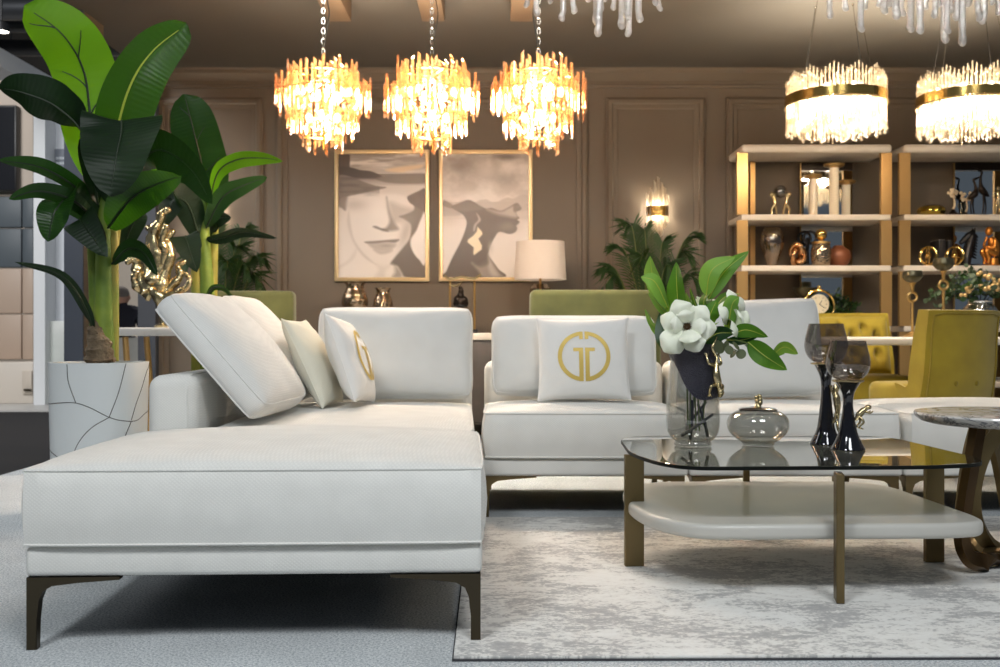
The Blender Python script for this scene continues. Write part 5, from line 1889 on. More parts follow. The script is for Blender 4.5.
# face
p1.poly([(86, 246), (150, 232), (300, 225), (380, 260), (384, 330), (372, 440), (330, 510), (280, 548), (230, 556), (180, 530), (120, 455), (86, 360)], g8(230), 8, .85)
p1.blob(120, 275, 60, 26, g8(176), .5); p1.blob(220, 290, 40, 60, g8(238), .6)
p1.poly([(262, 238), (275, 300), (300, 360), (316, 390), (270, 398), (240, 392), (262, 380), (276, 350), (268, 300)], g8(112), 8, .8)
p1.poly([(276, 262), (330, 280), (380, 300), (330, 330), (300, 360), (282, 320)], g8(150), 14, .55)
p1.poly([(436, 205), (410, 210), (380, 228), (358, 238), (366, 262), (384, 276), (384, 300), (350, 318), (318, 330), (345, 345), (372, 370), (366, 430), (340, 470), (300, 520), (280, 552), (310, 560), (330, 590), (350, 614), (440, 614), (440, 548), (400, 520), (372, 470), (374, 430), (400, 390), (420, 340), (440, 305)], g8(98), 5, .95)
p1.blob(350, 400, 24, 80, g8(140), .5, .3); p1.blob(330, 345, 26, 20, g8(170), .5)
p1.poly([(436, 205), (410, 210), (358, 236), (366, 262), (390, 280), (436, 300)], g8(82), 3, .8)
p1.poly([(436, 318), (414, 350), (396, 400), (372, 440), (380, 490), (408, 530), (437, 546)], g8(238), 4)
p1.poly([(200, 378), (232, 392), (270, 400), (262, 390), (238, 384), (214, 374)], g8(96), 4, .8)
p1.poly([(164, 448), (215, 444), (262, 440), (318, 436), (300, 452), (262, 450), (220, 456), (180, 456)], g8(98), 4, .85)
p1.poly([(178, 456), (220, 452), (262, 450), (306, 458), (284, 484), (238, 490), (200, 478)], g8(178), 6, .8)
p1.poly([(204, 484), (240, 492), (288, 486), (270, 500), (232, 504)], g8(150), 8, .6)
p1.blob(262, 466, 30, 8, g8(150), .6)
p1.poly([(92, 300), (84, 360), (112, 450), (160, 520), (215, 554), (200, 540), (150, 490), (114, 430), (100, 360)], g8(200), 5, .7)
p1.poly([(215, 552), (250, 560), (290, 552), (260, 580), (250, 614), (210, 614), (226, 580)], g8(214), 10, .7)
p1.poly([(300, 556), (330, 590), (330, 614), (290, 614), (300, 590)], g8(130), 10, .7)
p1.poly([(46, 560), (90, 530), (130, 470), (120, 520), (80, 556), (46, 574)], g8(214), 6, .6)

# portrait 2: profile against mountains and clouds
p2 = Print(38, 40, 428, 608)
p2.fill(g8(228))
p2.grad(40, g8(168), 150, g8(178)); p2.grad(150, g8(178), 250, g8(206)); p2.grad(250, g8(196), 340, g8(206)); p2.grad(340, g8(220), 608, g8(234))
sky = (p2.py < 260) * 1.0
p2.noise_mix(g8(232), .012, .016, 21, .42, .7, .75, sky)
p2.blob(110, 95, 62, 40, g8(126), .75); p2.blob(330, 52, 70, 16, g8(92), .8); p2.blob(330, 150, 60, 26, g8(146), .6); p2.blob(240, 110, 50, 50, g8(226), .5); p2.blob(360, 100, 50, 18, g8(224), .6)
p2.poly([(190, 262), (232, 248), (262, 262), (290, 258), (330, 240), (360, 244), (400, 226), (430, 236), (430, 300), (190, 300)], g8(186), 4, .8)
p2.poly([(38, 256), (60, 258), (85, 272), (110, 290), (120, 320), (60, 326), (38, 320)], g8(150), 5, .8)
p2.poly([(38, 255), (56, 258), (80, 274), (76, 290), (38, 276)], g8(110), 3, .8)
p2.blob(60, 340, 60, 30, g8(190), .6); p2.poly([(300, 330), (428, 312), (428, 345), (330, 350)], g8(196), 16, .5)
# head, neck and shoulder
sil = [(78, 282), (110, 268), (150, 252), (180, 262), (210, 282), (236, 290), (260, 288), (300, 300), (330, 288), (362, 270), (378, 266), (386, 278), (396, 290), (384, 300), (372, 304), (376, 322), (386, 334), (376, 344), (386, 352), (372, 368), (376, 384), (366, 400), (340, 408), (296, 398), (276, 420), (258, 455), (246, 500), (262, 530), (290, 570), (312, 608), (46, 608), (54, 580), (80, 520), (116, 450), (140, 390), (146, 350), (130, 320), (100, 300)]
p2.poly(sil, g8(88), 3)
p2.poly([(236, 292), (300, 302), (330, 290), (376, 268), (394, 290), (374, 302), (376, 332), (330, 328), (280, 316)], g8(196), 10, .85)
p2.poly([(80, 282), (150, 254), (180, 264), (225, 292), (180, 300), (120, 304)], g8(112), 6, .8)
p2.poly([(362, 272), (380, 268), (394, 290), (378, 302), (362, 306), (358, 288)], g8(112), 5, .8)
p2.blob(330, 372, 44, 24, g8(136), .7); p2.blob(250, 345, 60, 30, g8(80), .6)
p2.poly([(360, 346), (386, 352), (372, 368), (356, 364)], g8(96), 4, .8)
p2.poly([(168, 540), (200, 548), (236, 530), (262, 540), (292, 580), (312, 608), (222, 608), (200, 580)], g8(158), 8, .85)
p2.poly([(244, 500), (256, 520), (270, 560), (292, 600), (262, 600), (244, 560)], g8(196), 9, .7)
p2.poly([(180, 545), (210, 560), (245, 545), (236, 524), (200, 530)], g8(84), 8, .7)
p2.blob(255, 470, 12, 26, g8(190), .6)
p2.poly([(190, 310), (204, 326), (210, 346), (192, 366), (184, 392), (176, 394), (180, 366), (198, 344), (196, 328)], g8(176), 3, .9)
p2.poly([(196, 374), (216, 398), (218, 410), (200, 430), (216, 462), (214, 480), (180, 506), (176, 498), (178, 470), (150, 446), (152, 434), (176, 416), (192, 396)], (240, 220, 186), 2.5, 1, False)


def framed(label, x0, y0, x1, y1, pr):
    a, b = W(x0, y1, YW), W(x1, y0, YW)
    t = thing('framed_print', label, 'picture', ((a.x + b.x) / 2, YW - .0005, (a.z + b.z) / 2), 0, 'two framed sepia portraits')
    w, h = b.x - a.x, b.z - a.z
    fw, fd = .030, .034
    bm = BM()
    V = []
    prof = [(0, 0), (0, fd), (fw * .25, fd + .003), (fw * .85, fd + .001), (fw, fd - .006), (fw, 0)]
    for cx_, cz_, sx, sz in ((-w / 2, -h / 2, 1, 1), (w / 2, -h / 2, -1, 1), (w / 2, h / 2, -1, -1), (-w / 2, h / 2, 1, -1)):
        V.append([bm.verts.new((cx_ + sx * p[0], -p[1], cz_ + sz * p[0])) for p in prof])
    for i in range(4):
        A, B = V[i], V[(i + 1) % 4]
        for j in range(len(prof)):
            bm.faces.new((A[j], A[(j + 1) % len(prof)], B[(j + 1) % len(prof)], B[j]))
    build('frame', bm, M_FRAMEGOLD, t, smooth=30)
    bm = BM(); add_box2(bm, (-w / 2 + fw * .9, -.012, -h / 2 + fw * .9), (w / 2 - fw * .9, -.001, h / 2 - fw * .9)); build('backing', bm, M_BLACK, t)
    # the print itself: a coloured sheet
    nx, ny = pr.n
    X = np.linspace(-w / 2 + fw, w / 2 - fw, nx + 1); Z = np.linspace(h / 2 - fw, -h / 2 + fw, ny + 1)
    gx, gz = np.meshgrid(X, Z)
    verts = np.stack([gx.ravel(), np.full(gx.size, -.016), gz.ravel()], 1)
    idx = np.arange((nx + 1) * (ny + 1)).reshape(ny + 1, nx + 1)
    faces = np.stack([idx[:-1, :-1].ravel(), idx[1:, :-1].ravel(), idx[1:, 1:].ravel(), idx[:-1, 1:].ravel()], 1)
    me = bpy.data.meshes.new('print_sheet')
    me.from_pydata(verts.tolist(), [], faces.tolist())
    ca = me.color_attributes.new('ink', 'FLOAT_COLOR', 'POINT')
    c = np.clip(pr.c.reshape(-1, 3) / 255, 0, 1)
    c = np.where(c <= .04045, c / 12.92, ((c + .055) / 1.055) ** 2.4)
    ca.data.foreach_set('color', np.concatenate([c, np.ones((len(c), 1))], 1).astype(np.float32).ravel())
    me.materials.append(M_PRINT)
    o = bpy.data.objects.new('print_sheet', me); COL.objects.link(o); o.parent = t
    return t
M_FRAMEGOLD = principled('pale_gold_frame', rgb(222, 196, 150), .35, .6)
m, nt, out = new_mat('sepia_print')
b = nt.nodes.new('ShaderNodeBsdfPrincipled'); b.inputs['Roughness'].default_value = .35
at = nt.nodes.new('ShaderNodeAttribute'); at.attribute_name = 'ink'
nt.links.new(at.outputs['Color'], b.inputs['Base Color']); nt.links.new(b.outputs[0], out.inputs[0])
M_PRINT = m
framed('gold-framed sepia print of a front-facing face dissolving into a lake landscape', 335, 150.5, 429.5, 281.5, p1)
framed('gold-framed sepia print of a profile with a golden squiggle, against mountains', 439, 150.5, 532.5, 281.5, p2)
# ------------------------------------------------------------------ open bookcases
YF, YB = 7.02, 7.42
def zf(py, Y=YF):
    return CAMH - (py - CY) / FPX * Y
SHZ = [zf(214.5), zf(265.5), zf(326), 0.42, 0.06]     # board top surfaces below the top board

def bookcase(label, px0, px1):
    x0, x1 = wx(px0, YF), wx(px1, YF)
    w = x1 - x0
    t = thing('bookcase', label, 'bookcase', ((x0 + x1) / 2, (YF + YB) / 2, 0), 0, 'open bookcases with gold uprights')
    d = (YB - YF) / 2
    zt = zf(144.5)
    up = 11 * YF / FPX / 2
    xin = w / 2 - up
    bm = BM(); add_box2(bm, (-w / 2 + .03, -d - .02, zt - .058), (w / 2 - .004, d, zt), .022, 4); build('top_board', bm, M_BOARD, t)
    for k, z in enumerate(SHZ):
        bm = BM(); add_box2(bm, (-w / 2 + .03, -d - .008, z - .040), (w / 2 - .01, d, z), .006, 2); build('shelf_board', bm, M_BOARD, t)
    for s in (-1, 1):
        lo, hi = (s * xin - up, s * xin + up)
        for y in ((-d, d - .05) if s < 0 else (-d,)):
            zz = [0.0] + sorted([v for z in SHZ for v in (z - .0405, z + .0005)]) + [zt - .0585]
            zz = [0.0] + [v for v in zz[1:] if v > .03]
            # uprights run between the boards
            bm = BM()
            segs = []
            bs = sorted(SHZ)
            prev = 0.0
            for z in bs + [zt - .018]:
                if z - .0405 > prev + .005:
                    segs.append((prev, z - .0405))
                prev = z + .0005
            for a, b_ in segs:
                wd = up if y < 0 else up * .45
                xc = s * xin if y < 0 else -w / 2 + .20
                add_box2(bm, (xc - wd, y, a), (xc + wd, y + .05 if y > 0 else y + .03, b_))
            build('upright', bm, M_BRASS, t)
    # mirror strip and dark panels standing behind the boards
    mx0, mx1 = -w / 2 + .572, -w / 2 + .951
    bm = BM(); add_box2(bm, (mx0, d + .001, .05), (mx1, d + .012, zt - .115)); o = build('mirror_panel', bm, M_MIRROR, t)
    bm = BM(); add_box2(bm, (mx0 - .008, d + .001, .05), (mx0 - .0005, d + .016, zt - .06)); build('trim_strip', bm, M_GOLD_MATT, t)
    bm = BM(); add_box2(bm, (mx0, d + .001, zt - .114), (mx1, d + .012, zt - .06)); build('header_panel', bm, M_DARKBRONZE, t)
    return t
bookcase('open bookcase with cream boards and gold uprights nearest the palm and sconce', 737, 892)
bookcase('open bookcase with cream boards and gold uprights behind the mustard chair', 899.5, 1060)

YI = 7.2
SI = YI / FPX
def sh(px, py, Y=YI):
    return W(px, py, Y)
def on_shelf(px, row, Y=YI):
    return (wx(px, Y), Y, SHZ[row] + .0008)
def px_h(row, py, Y=YI):
    return max(.01, zf(py, Y) - SHZ[row])

# glass ball on two gold figures
L = on_shelf(780.5, 0)
t = thing('ball_ornament', 'dark glass ball held up by two bending gold figures on the upper shelf', 'ornament', L)
hh = px_h(0, 185.5)
for s in (-1, 1):
    bm = BM()
    P = cat([(s * .058, 0, .005), (s * .062, 0, .06), (s * .040, 0, .10), (s * .056, 0, hh * .72), (s * .034, 0, hh * .66)], 5)
    add_tube(bm, P, [.009, .010, .014, .012, .008], 9)
    add_sphere(bm, (s * .060, 0, hh * .72), .018, 10, 8)
    add_tube(bm, cat([(s * .024, .02, .005), (s * .026, .01, .05), (s * .040, 0, .10)], 4), [.007, .009, .012], 8)
    build('gold_figure', bm, M_GOLD_CAST, t, smooth=70)
bm = BM(); add_sphere(bm, (0, 0, hh - .046), .046, 20, 14); build('glass_ball', bm, thin_glass('dark_ball_glass', rgb(120, 116, 110), .03, .18, .8), t)

# three ribbed glass pillar candle holders
for px, yt, rw, lbl, Y in ((813.5, 175, 3.6, 'ribbed glass pillar candle holder with dark gold cap, first of three', 7.26), (834, 164, 4.4, 'tallest ribbed glass pillar candle holder with bright gold cap', 7.18), (846, 181, 4.0, 'ribbed glass pillar candle holder with wide cap, behind the tallest one', 7.30)):
    L = on_shelf(px, 0, Y)
    hh = px_h(0, yt, Y)
    r = rw * Y / FPX
    t = thing('pillar_candle_holder', lbl, 'candle holder', L, 0, 'ribbed glass pillars on the upper shelf')
    bm = BM(); add_lathe(bm, [(.001, 0), (r * 1.7, 0), (r * 1.7, .006), (r * 1.1, .014), (.001, .014)], 24); build('base', bm, M_GOLD, t)
    bm = BM()
    n = 40
    rings = [[Vector((r * (1 + .05 * (i % 2)) * math.cos(2 * PI * i / n), r * (1 + .05 * (i % 2)) * math.sin(2 * PI * i / n), z)) for i in range(n)] for z in (.0145, hh - .0305)]
    add_rings(bm, rings); build('glass_column', bm, M_CANDLEGLASS, t, smooth=0)
    bm = BM(); add_lathe(bm, [(.001, hh - .03), (r * 1.1, hh - .03), (r * 2.2, hh - .018), (r * 2.4, hh - .004), (r * 2.2, hh), (.001, hh - .004)], 28); build('cap', bm, M_GOLD_MATT, t)

# second row
L = on_shelf(772, 1)
hh = px_h(1, 228)
t = thing('lustre_vase', 'tall egg-shaped amber lustre glass vase on the middle shelf', 'vase', L)
prof = [tuple(p) for p in cat([(.034, 0), (.0355, .012), (.048, hh * .2), (.074, hh * .45), (.086, hh * .64), (.078, hh * .84), (.062, hh * .95), (.056, hh)], 4)]
bm = BM(); add_lathe(bm, vessel(prof, .003), 32); build('glass_body', bm, M_GLASS_AMB, t)
bm = BM(); add_lathe(bm, [(.001, .004), (.031, .004), (.042, hh * .2), (.058, hh * .36), (.052, hh * .37), (.036, hh * .2), (.001, hh * .05)], 24); o = build('lining', bm, M_GOLD_CAST, t)

L = on_shelf(797.5, 1)
t = thing('knot_sculpture', 'gold knotted loop sculpture on the middle shelf beside the mirrored jar', 'sculpture', L)
hh = px_h(1, 240)
bm = BM()
P = [Vector(((.036 + .016 * math.cos(3 * a)) * math.cos(2 * a), .028 * math.sin(3 * a), hh / 2 + (hh / 2 - .022) * math.sin(2 * a) * (.8 + .2 * math.cos(3 * a)))) for a in np.linspace(0, 2 * PI, 90, endpoint=False)]
add_loop_tube(bm, P, .017, 10); zmin = min(v.co.z for v in bm.verts)
for v in bm.verts: v.co.z -= zmin
build('knot', bm, principled('rose_gold', rgb(206, 160, 116), .25, 1.0), t)

L = on_shelf(807, 1, 7.3)
t = thing('ring_sculpture', 'black sculpture of interlaced rings on the middle shelf behind the gold knot', 'sculpture', L)
hh = px_h(1, 231, 7.3)
for k, (x, z, r, tl) in enumerate(((-.018, hh - .055, .048, .2), (.022, hh - .05, .044, -.5), (.004, hh - .10, .045, 1.2))):
    bm = BM()
    M = Matrix.Rotation(tl, 3, 'Z')
    add_loop_tube(bm, [M @ Vector((r * math.cos(a), 0, r * math.sin(a))) + Vector((x, 0, z)) for a in np.linspace(0, 2 * PI, 30, endpoint=False)], .010, 8); build('ring', bm, M_BLACK, t)
bm = BM(); add_lathe(bm, [(.001, 0), (.05, 0), (.05, .02), (.018, .03), (.014, hh - .15), (.014, hh - .13), (.001, hh - .13)], 20); build('base', bm, M_BLACK, t)

L = on_shelf(821, 1, 7.16)
hh = px_h(1, 244, 7.16)
t = thing('mirrored_jar', 'mirrored jar with a gold ball lid on the middle shelf', 'jar', L)
prof = [tuple(p) for p in cat([(.045, 0), (.062, .012), (.072, hh * .45), (.070, hh * .75), (.058, hh)], 4)]
bm = BM(); add_lathe(bm, [(.001, 0)] + prof + [(.001, hh)], 32); build('body', bm, M_MERC, t)
bm = BM(); add_lathe(bm, [(.001, hh + .0005), (.064, hh + .0005), (.064, hh + .014), (.02, hh + .02), (.012, hh + .028), (.001, hh + .028)], 28); lid = build('lid', bm, M_GOLD_MATT, t)
bm = BM(); add_sphere(bm, (0, 0, hh + .066), .042, 18, 12); build('ball_knob', bm, M_GOLD, lid)

L = on_shelf(838.5, 1, 7.27)
t = lathe_thing('round_vase', 'round copper-brown vase on the middle shelf behind the mirrored jar', 'vase', L, [('body', [(.001, 0), (.045, 0), (.078, .04), (.09, .08), (.078, .125), (.04, .15), (.034, .16), (.028, .16), (.030, .145), (.001, .10)], principled('copper_brown_glaze', rgb(140, 84, 56), .4, .3), 32)])

# third row
L = on_shelf(819, 2, 7.11)
hh = px_h(2, 287, 7.11)
t = thing('ring_clock', 'gold desk clock with large ring and ball finial on the lower shelf', 'clock', L)
bm = BM(); add_lathe(bm, [(.001, 0), (.07, 0), (.07, .012), (.03, .02), (.012, .03), (.001, .03)], 24); build('base', bm, M_GOLD_MATT, t)
bm = BM(); zc = .03 + (hh - .05) / 2; rr_ = (hh - .06) / 2
add_loop_tube(bm, [Vector((rr_ * math.cos(a), 0, zc + rr_ * math.sin(a))) for a in np.linspace(0, 2 * PI, 44, endpoint=False)], .008, 8); build('outer_ring', bm, M_GOLD, t)
bm = BM(); add_sphere(bm, (0, 0, hh - .006), .016, 12, 8); build('finial', bm, M_GOLD, t)
Rf = Matrix.Rotation(PI / 2, 4, 'X')
bm = BM(); add_lathe(bm, [(.001, -.012), (.068, -.012), (.072, 0), (.068, .012), (.062, .014), (.060, .009), (.001, .009)], 36)
for v in bm.verts: v.co = Rf @ v.co + Vector((0, 0, zc + .01))
face = build('dial', bm, principled('cream_dial', rgb(226, 214, 186), .5), t)
for an, ll in ((.6, .03), (2.2, .045)):
    bm = BM(); add_tube(bm, [Vector((0, -.0105, zc + .01)), Vector((ll * math.sin(an), -.0105, zc + .01 + ll * math.cos(an)))], .0022, 5); build('hand', bm, M_BLACK, face)
for k in range(12):
    an = k * PI / 6
    bm = BM(); add_tube(bm, [Vector((r_ * math.sin(an), -.0098, zc + .01 + r_ * math.cos(an))) for r_ in (.046, .055)], .0016, 5); build('hour_mark', bm, M_BLACK, face)
L = on_shelf(806, 2, 7.31)
t = lathe_thing('footed_bowl', 'wide dark gold bowl on a stem on the lower shelf behind the clock', 'bowl', L, [('bowl', vessel([(.03, .21), (.06, .225), (.09, .26), (.092, .28)], .004), M_PEWTER, 32), ('stem', [(.001, 0), (.055, 0), (.055, .01), (.012, .03), (.010, .19), (.03, .2095), (.001, .2095)], M_GOLD_MATT, 24)])

def leafy(label, name, L, hgt, spread, n, r, pot, m, seed):
    t = thing(name, label, 'plant', L)
    bm = BM(); add_lathe(bm, vessel([(pot * .7, 0), (pot, pot * .6), (pot * .92, pot * 1.3)], .004), 24); build('pot', bm, M_DARKBRONZE, t)
    rr = random.Random(seed)
    bm = BM(); uvl = bm.loops.layers.uv.new('UVMap')
    for k in range(n):
        a = rr.uniform(0, 2 * PI); q = rr.random() ** .6
        c = Vector((spread * q * math.cos(a), spread * .6 * q * math.sin(a), pot * 1.3 + hgt * rr.random() * (1.1 - q * .5)))
        d = Vector((rr.uniform(-1, 1), rr.uniform(-1, 1), rr.uniform(-.4, 1))).normalized() * r
        s = d.orthogonal().normalized() * r * .45
        v = [bm.verts.new(x) for x in (c - d, c - d * .2 + s, c + d, c - d * .2 - s)]
        f = bm.faces.new(v)
        for lp, uu in zip(f.loops, ((0, 0), (1, .4), (.5, 1), (0, .4))): lp[uvl].uv = uu
    me = bpy.data.meshes.new('foliage'); bm.to_mesh(me); bm.free(); me.materials.append(m)
    o = bpy.data.objects.new('foliage', me); COL.objects.link(o); o.parent = t
    bm = BM()
    for k in range(7):
        a = k * .9
        add_tube(bm, [(0, 0, pot * .6), (spread * .5 * math.cos(a), spread * .3 * math.sin(a), pot * 1.3 + hgt * .7)], .003, 5)
    build('stem', bm, M_STICK, t)
    return t
leafy('small dark leafy plant on the lower shelf before the mirror strip', 'shelf_plant', on_shelf(845, 2, 7.3), .16, .13, 130, .03, .05, M_PALM, 3)

# ---------------- second bookcase
L = on_shelf(931.5, 0)
t = thing('dimpled_bowl', 'closed gold dimpled bowl vase on the upper shelf of the bookcase behind the mustard chair', 'vase', L)
bm = BM()
n = 48; rings = []
for k in range(13):
    u = k / 12 * PI
    z = .042 - .042 * math.cos(u)
    rad = .042 + .052 * math.sin(u)
    if k in (0, 12): rad = .036
    rings.append([Vector((rad * (1 + .05 * math.cos(9 * 2 * PI * i / n)) * math.cos(2 * PI * i / n), rad * (1 + .05 * math.cos(9 * 2 * PI * i / n)) * math.sin(2 * PI * i / n), z)) for i in range(n)])
add_rings(bm, rings); build('body', bm, principled('gold_lustre', rgb(206, 178, 84), .12, 1.0), t)

for px, yt, lbl, m, sc in ((953, 190, 'cream coral flower ornament on a dark cone base on the upper shelf', principled('cream_coral', rgb(216, 196, 166), .5, .2, bump=(80, .6, .006)), 1), (965.5, 189.5, 'larger cream coral fan ornament on the upper shelf beside the crane figures', None, 1.25)):
    if m is None: m = MATS['cream_coral']
    L = on_shelf(px, 0, 7.12 if sc == 1 else 7.29)
    hh = px_h(0, yt)
    t = thing('coral_ornament', lbl, 'ornament', L, 0, 'cream coral ornaments on the upper shelf')
    bm = BM(); add_lathe(bm, [(.001, 0), (.046, 0), (.046, .008), (.02, .03), (.008, .05), (.001, .05)], 20); build('base', bm, M_DARKBRONZE, t)
    bm = BM(); add_tube(bm, cat([(0, 0, .048), (.012, 0, .08), (.004, 0, hh - .06)], 5), [.010, .007, .006], 8); build('stem', bm, m, t)
    bm = BM(); rr = random.Random(px)
    for k in range(16):
        a = rr.uniform(0, 2 * PI); q = rr.random() ** .5
        add_sphere(bm, (.034 * sc * q * math.cos(a), rr.uniform(-.008, .008), hh - .038 + .03 * sc * q * math.sin(a)), rr.uniform(.010, .016), 8, 6, (1, .5, 1))
    build('coral_head', bm, m, t, smooth=70)

def crane(label, px, ytop, Y, flip, bend):
    L = on_shelf(px, 0, Y)
    hh = px_h(0, ytop, Y)
    t = thing('crane_figure', label, 'figurine', L, 0, 'dark long-legged bird figures')
    s = -1 if flip else 1
    bm = BM(); add_lathe(bm, [(.001, 0), (.04, 0), (.036, .008), (.001, .009)], 20); build('base', bm, M_DARKBRONZE, t)
    bm = BM()
    body = cat([(-.045 * s, 0, hh * .42), (-.02 * s, 0, hh * .47), (.008 * s, 0, hh * .55), (.018 * s, 0, hh * .66), (.01 * s + bend, 0, hh * .80), (.0 + bend * 1.5, 0, hh * .90), (.018 * s + bend * 1.5, 0, hh * .93)], 5)
    add_tube(bm, body, [.004, .020, .026, .013, .008, .008, .010], 10)
    add_tube(bm, [body[-1], body[-1] + Vector((.04 * s, 0, hh * .06))], [.009, .002], 8)
    for q in (-1, 1):
        add_tube(bm, cat([(-.005 * s + .006 * q, .008 * q, hh * .46), (-.012 * s + .012 * q, .008 * q, hh * .24), (-.004 * s + .014 * q, .008 * q, .008)], 4), [.008, .005, .005], 7)
    build('body', bm, M_DARKBRONZE, t, smooth=70)
    return t
crane('dark crane figure stooping on the upper shelf, before the mirror strip', 973.5, 176, 7.11, False, .0)
crane('taller dark crane figure with raised head on the upper shelf, before the mirror strip', 983, 167, 7.24, True, -.006)

def nude(name, label, L, hh, m, pose, group=None):
    """small cast human figurine"""
    t = thing(name, label, 'figurine', L, 0, group)
    bm = BM(); add_box2(bm, (-.05, -.04, 0), (.05, .04, .014), .003, 1); build('base', bm, M_DARKBRONZE if m is not M_COPPER else m, t)
    bm = BM()
    q = lambda x, z, y=0: Vector((x * hh, y * hh, .014 + z * (hh - .014)))
    if pose == 'stand':
        add_tube(bm, cat([q(0, .46), q(.02, .58), (q(.01, .72)), q(.0, .82)], 4), [.07 * hh, .06 * hh, .085 * hh, .03 * hh], 10)
        add_sphere(bm, q(0, .91), .065 * hh, 12, 9, (.9, 1, 1.2))
        for s in (-1, 1):
            add_tube(bm, cat([q(.035 * s, .48), q(.05 * s, .26), q(.06 * s, .02)], 4), [.06 * hh, .04 * hh, .03 * hh], 8)
            add_tube(bm, cat([q(.09 * s, .78), q(.17 * s, .64), q(.10 * s, .56, -.06)], 4), [.035 * hh, .028 * hh, .02 * hh], 8)
    else:   # seated, thinking
        add_tube(bm, cat([q(.06, .24), q(.10, .40), q(.04, .58), q(-.02, .70)], 4), [.12 * hh, .11 * hh, .13 * hh, .06 * hh], 10)
        add_sphere(bm, q(-.05, .86), .10 * hh, 12, 9, (.9, .9, 1.15))
        for s in (-1, 1):
            add_tube(bm, cat([q(.06, .25, .08 * s), q(-.16, .36, .10 * s), q(-.10, .16, .10 * s), q(-.12, .02, .10 * s)], 4), [.085 * hh, .075 * hh, .05 * hh, .04 * hh], 8)
            add_tube(bm, cat([q(.04, .62, .12 * s), q(.08 if s > 0 else .0, .42, .15 * s), q(-.14, .46, .06 * s), q(-.09 if s > 0 else -.16, .72 if s > 0 else .34, .02 * s)], 4), [.055 * hh, .045 * hh, .035 * hh, .03 * hh], 8)
        add_lathe(bm, [(.001, .014), (.13 * hh, .014), (.11 * hh, .2 * hh), (.001, .2 * hh)], 14, (.06 * hh, 0, 0))
    build('body', bm, m, t, smooth=80)
    return t
nude('gold_figurine', 'slim gold standing figurine on the upper shelf by the crane figures', on_shelf(998, 0, 7.15), px_h(0, 186, 7.15), M_GOLD_CAST, 'stand')

for px, lbl in ((928, 'gold ring globe ornament on the middle shelf, nearer the gold upright'), (954.5, 'gold ring globe ornament on the middle shelf, beside the black horse head')):
    L = on_shelf(px, 1, 7.1)
    hh = px_h(1, 246.5, 7.1)
    r = hh / 2 - .008
    t = thing('ring_globe', lbl, 'ornament', L, 0, 'gold ring globes on the middle shelf')
    bm = BM(); add_lathe(bm, [(.001, 0), (.03, 0), (.028, .008), (.001, .009)], 18); build('base', bm, M_GOLD_MATT, t)
    for k in range(3):
        bm = BM(); M = Matrix.Rotation(k * PI / 3 + .3, 3, 'Z')
        add_loop_tube(bm, [M @ Vector((r * math.cos(a), 0, 0)) + Vector((0, 0, hh / 2 + .004 + r * math.sin(a))) for a in np.linspace(0, 2 * PI, 30, endpoint=False)], .0055, 7); build('ring', bm, M_GOLD, t)
    bm = BM(); add_sphere(bm, (0, 0, hh / 2 + .004), r * .38, 14, 10); build('core', bm, M_GOLD, t)
for px, yt, wd, lbl in ((937.5, 241, 3.3, 'thick dark book standing between the two gold ring globes'), (945, 241.5, 1.8, 'thin dark book standing between the two gold ring globes')):
    L = on_shelf(px, 1, 7.26)
    hh = px_h(1, yt, 7.26)
    t = thing('book', lbl, 'book', L, 0, 'dark books on the middle shelf')
    w_ = wd * 7.26 / FPX
    bm = BM(); add_box2(bm, (-w_, -.08, 0), (w_, .08, hh), .003, 2); build('cover', bm, principled('dark_book_%d' % int(px), rgb(34, 31, 31), .6), t)
    bm = BM(); add_box2(bm, (-w_ + .004, -.076, hh + .0002), (w_ - .004, .079, hh + .0015)); build('pages', bm, M_BOARD, t)

L = on_shelf(969, 1, 7.22)
hh = px_h(1, 228, 7.22)
t = thing('horse_head', 'black horse head sculpture on the middle shelf before the mirror strip', 'sculpture', L)
bm = BM(); add_box2(bm, (-.06, -.045, 0), (.06, .045, .02), .003, 1); build('base', bm, M_BLACK, t)
bm = BM()
add_tube(bm, cat([(-.03, 0, .02), (-.02, 0, hh * .3), (.0, 0, hh * .58), (.018, 0, hh * .80)], 5), [.052, .050, .042, .034], 12, squash=.7)
add_tube(bm, cat([(.03, 0, hh * .88), (.0, 0, hh * .80), (-.04, 0, hh * .68), (-.062, 0, hh * .60)], 5), [.026, .034, .024, .018], 12, squash=.8)
for s in (-1, 1):
    add_tube(bm, [(.03, .014 * s, hh * .88), (.036, .018 * s, hh)], [.012, .003], 8)
for k in range(8):
    z = hh * (.3 + .075 * k)
    add_tube(bm, [(.012 + .004 * k, 0, z), (.052 + .002 * k, 0, z - .022)], [.014, .004], 7)
build('head', bm, M_BLACK, t, smooth=70)
nude('thinker_figurine', 'copper-orange seated thinking figurine on the middle shelf', on_shelf(991, 1, 7.14), px_h(1, 226, 7.14), M_COPPER, 'sit')
# ------------------------------------------------------------------ dining table
YD = 5.95
dtop = zf(337, YD)
x0 = wx(838, YD)
t = thing('dining_table', 'long dining table with pale rounded top behind the mustard chairs', 'table', ((x0 + 4.3) / 2, YD + .3, 0))
w = (4.3 - x0) / 2
bm = BM(); add_box2(bm, (-w, -.3, dtop - .05), (w, .3, dtop), .018, 4); build('table_top', bm, M_TABLETOP, t)
for s in (-1, 1):
    bm = BM(); add_box2(bm, (s * (w - .80) - .05, -.26, 0), (s * (w - .80) + .05, .26, .03), .004, 1); add_box2(bm, (s * (w - .80) - .035, -.20, .0305), (s * (w - .80) + .035, .20, dtop - .0505), .01, 2); build('pedestal', bm, M_DARKBRONZE, t)

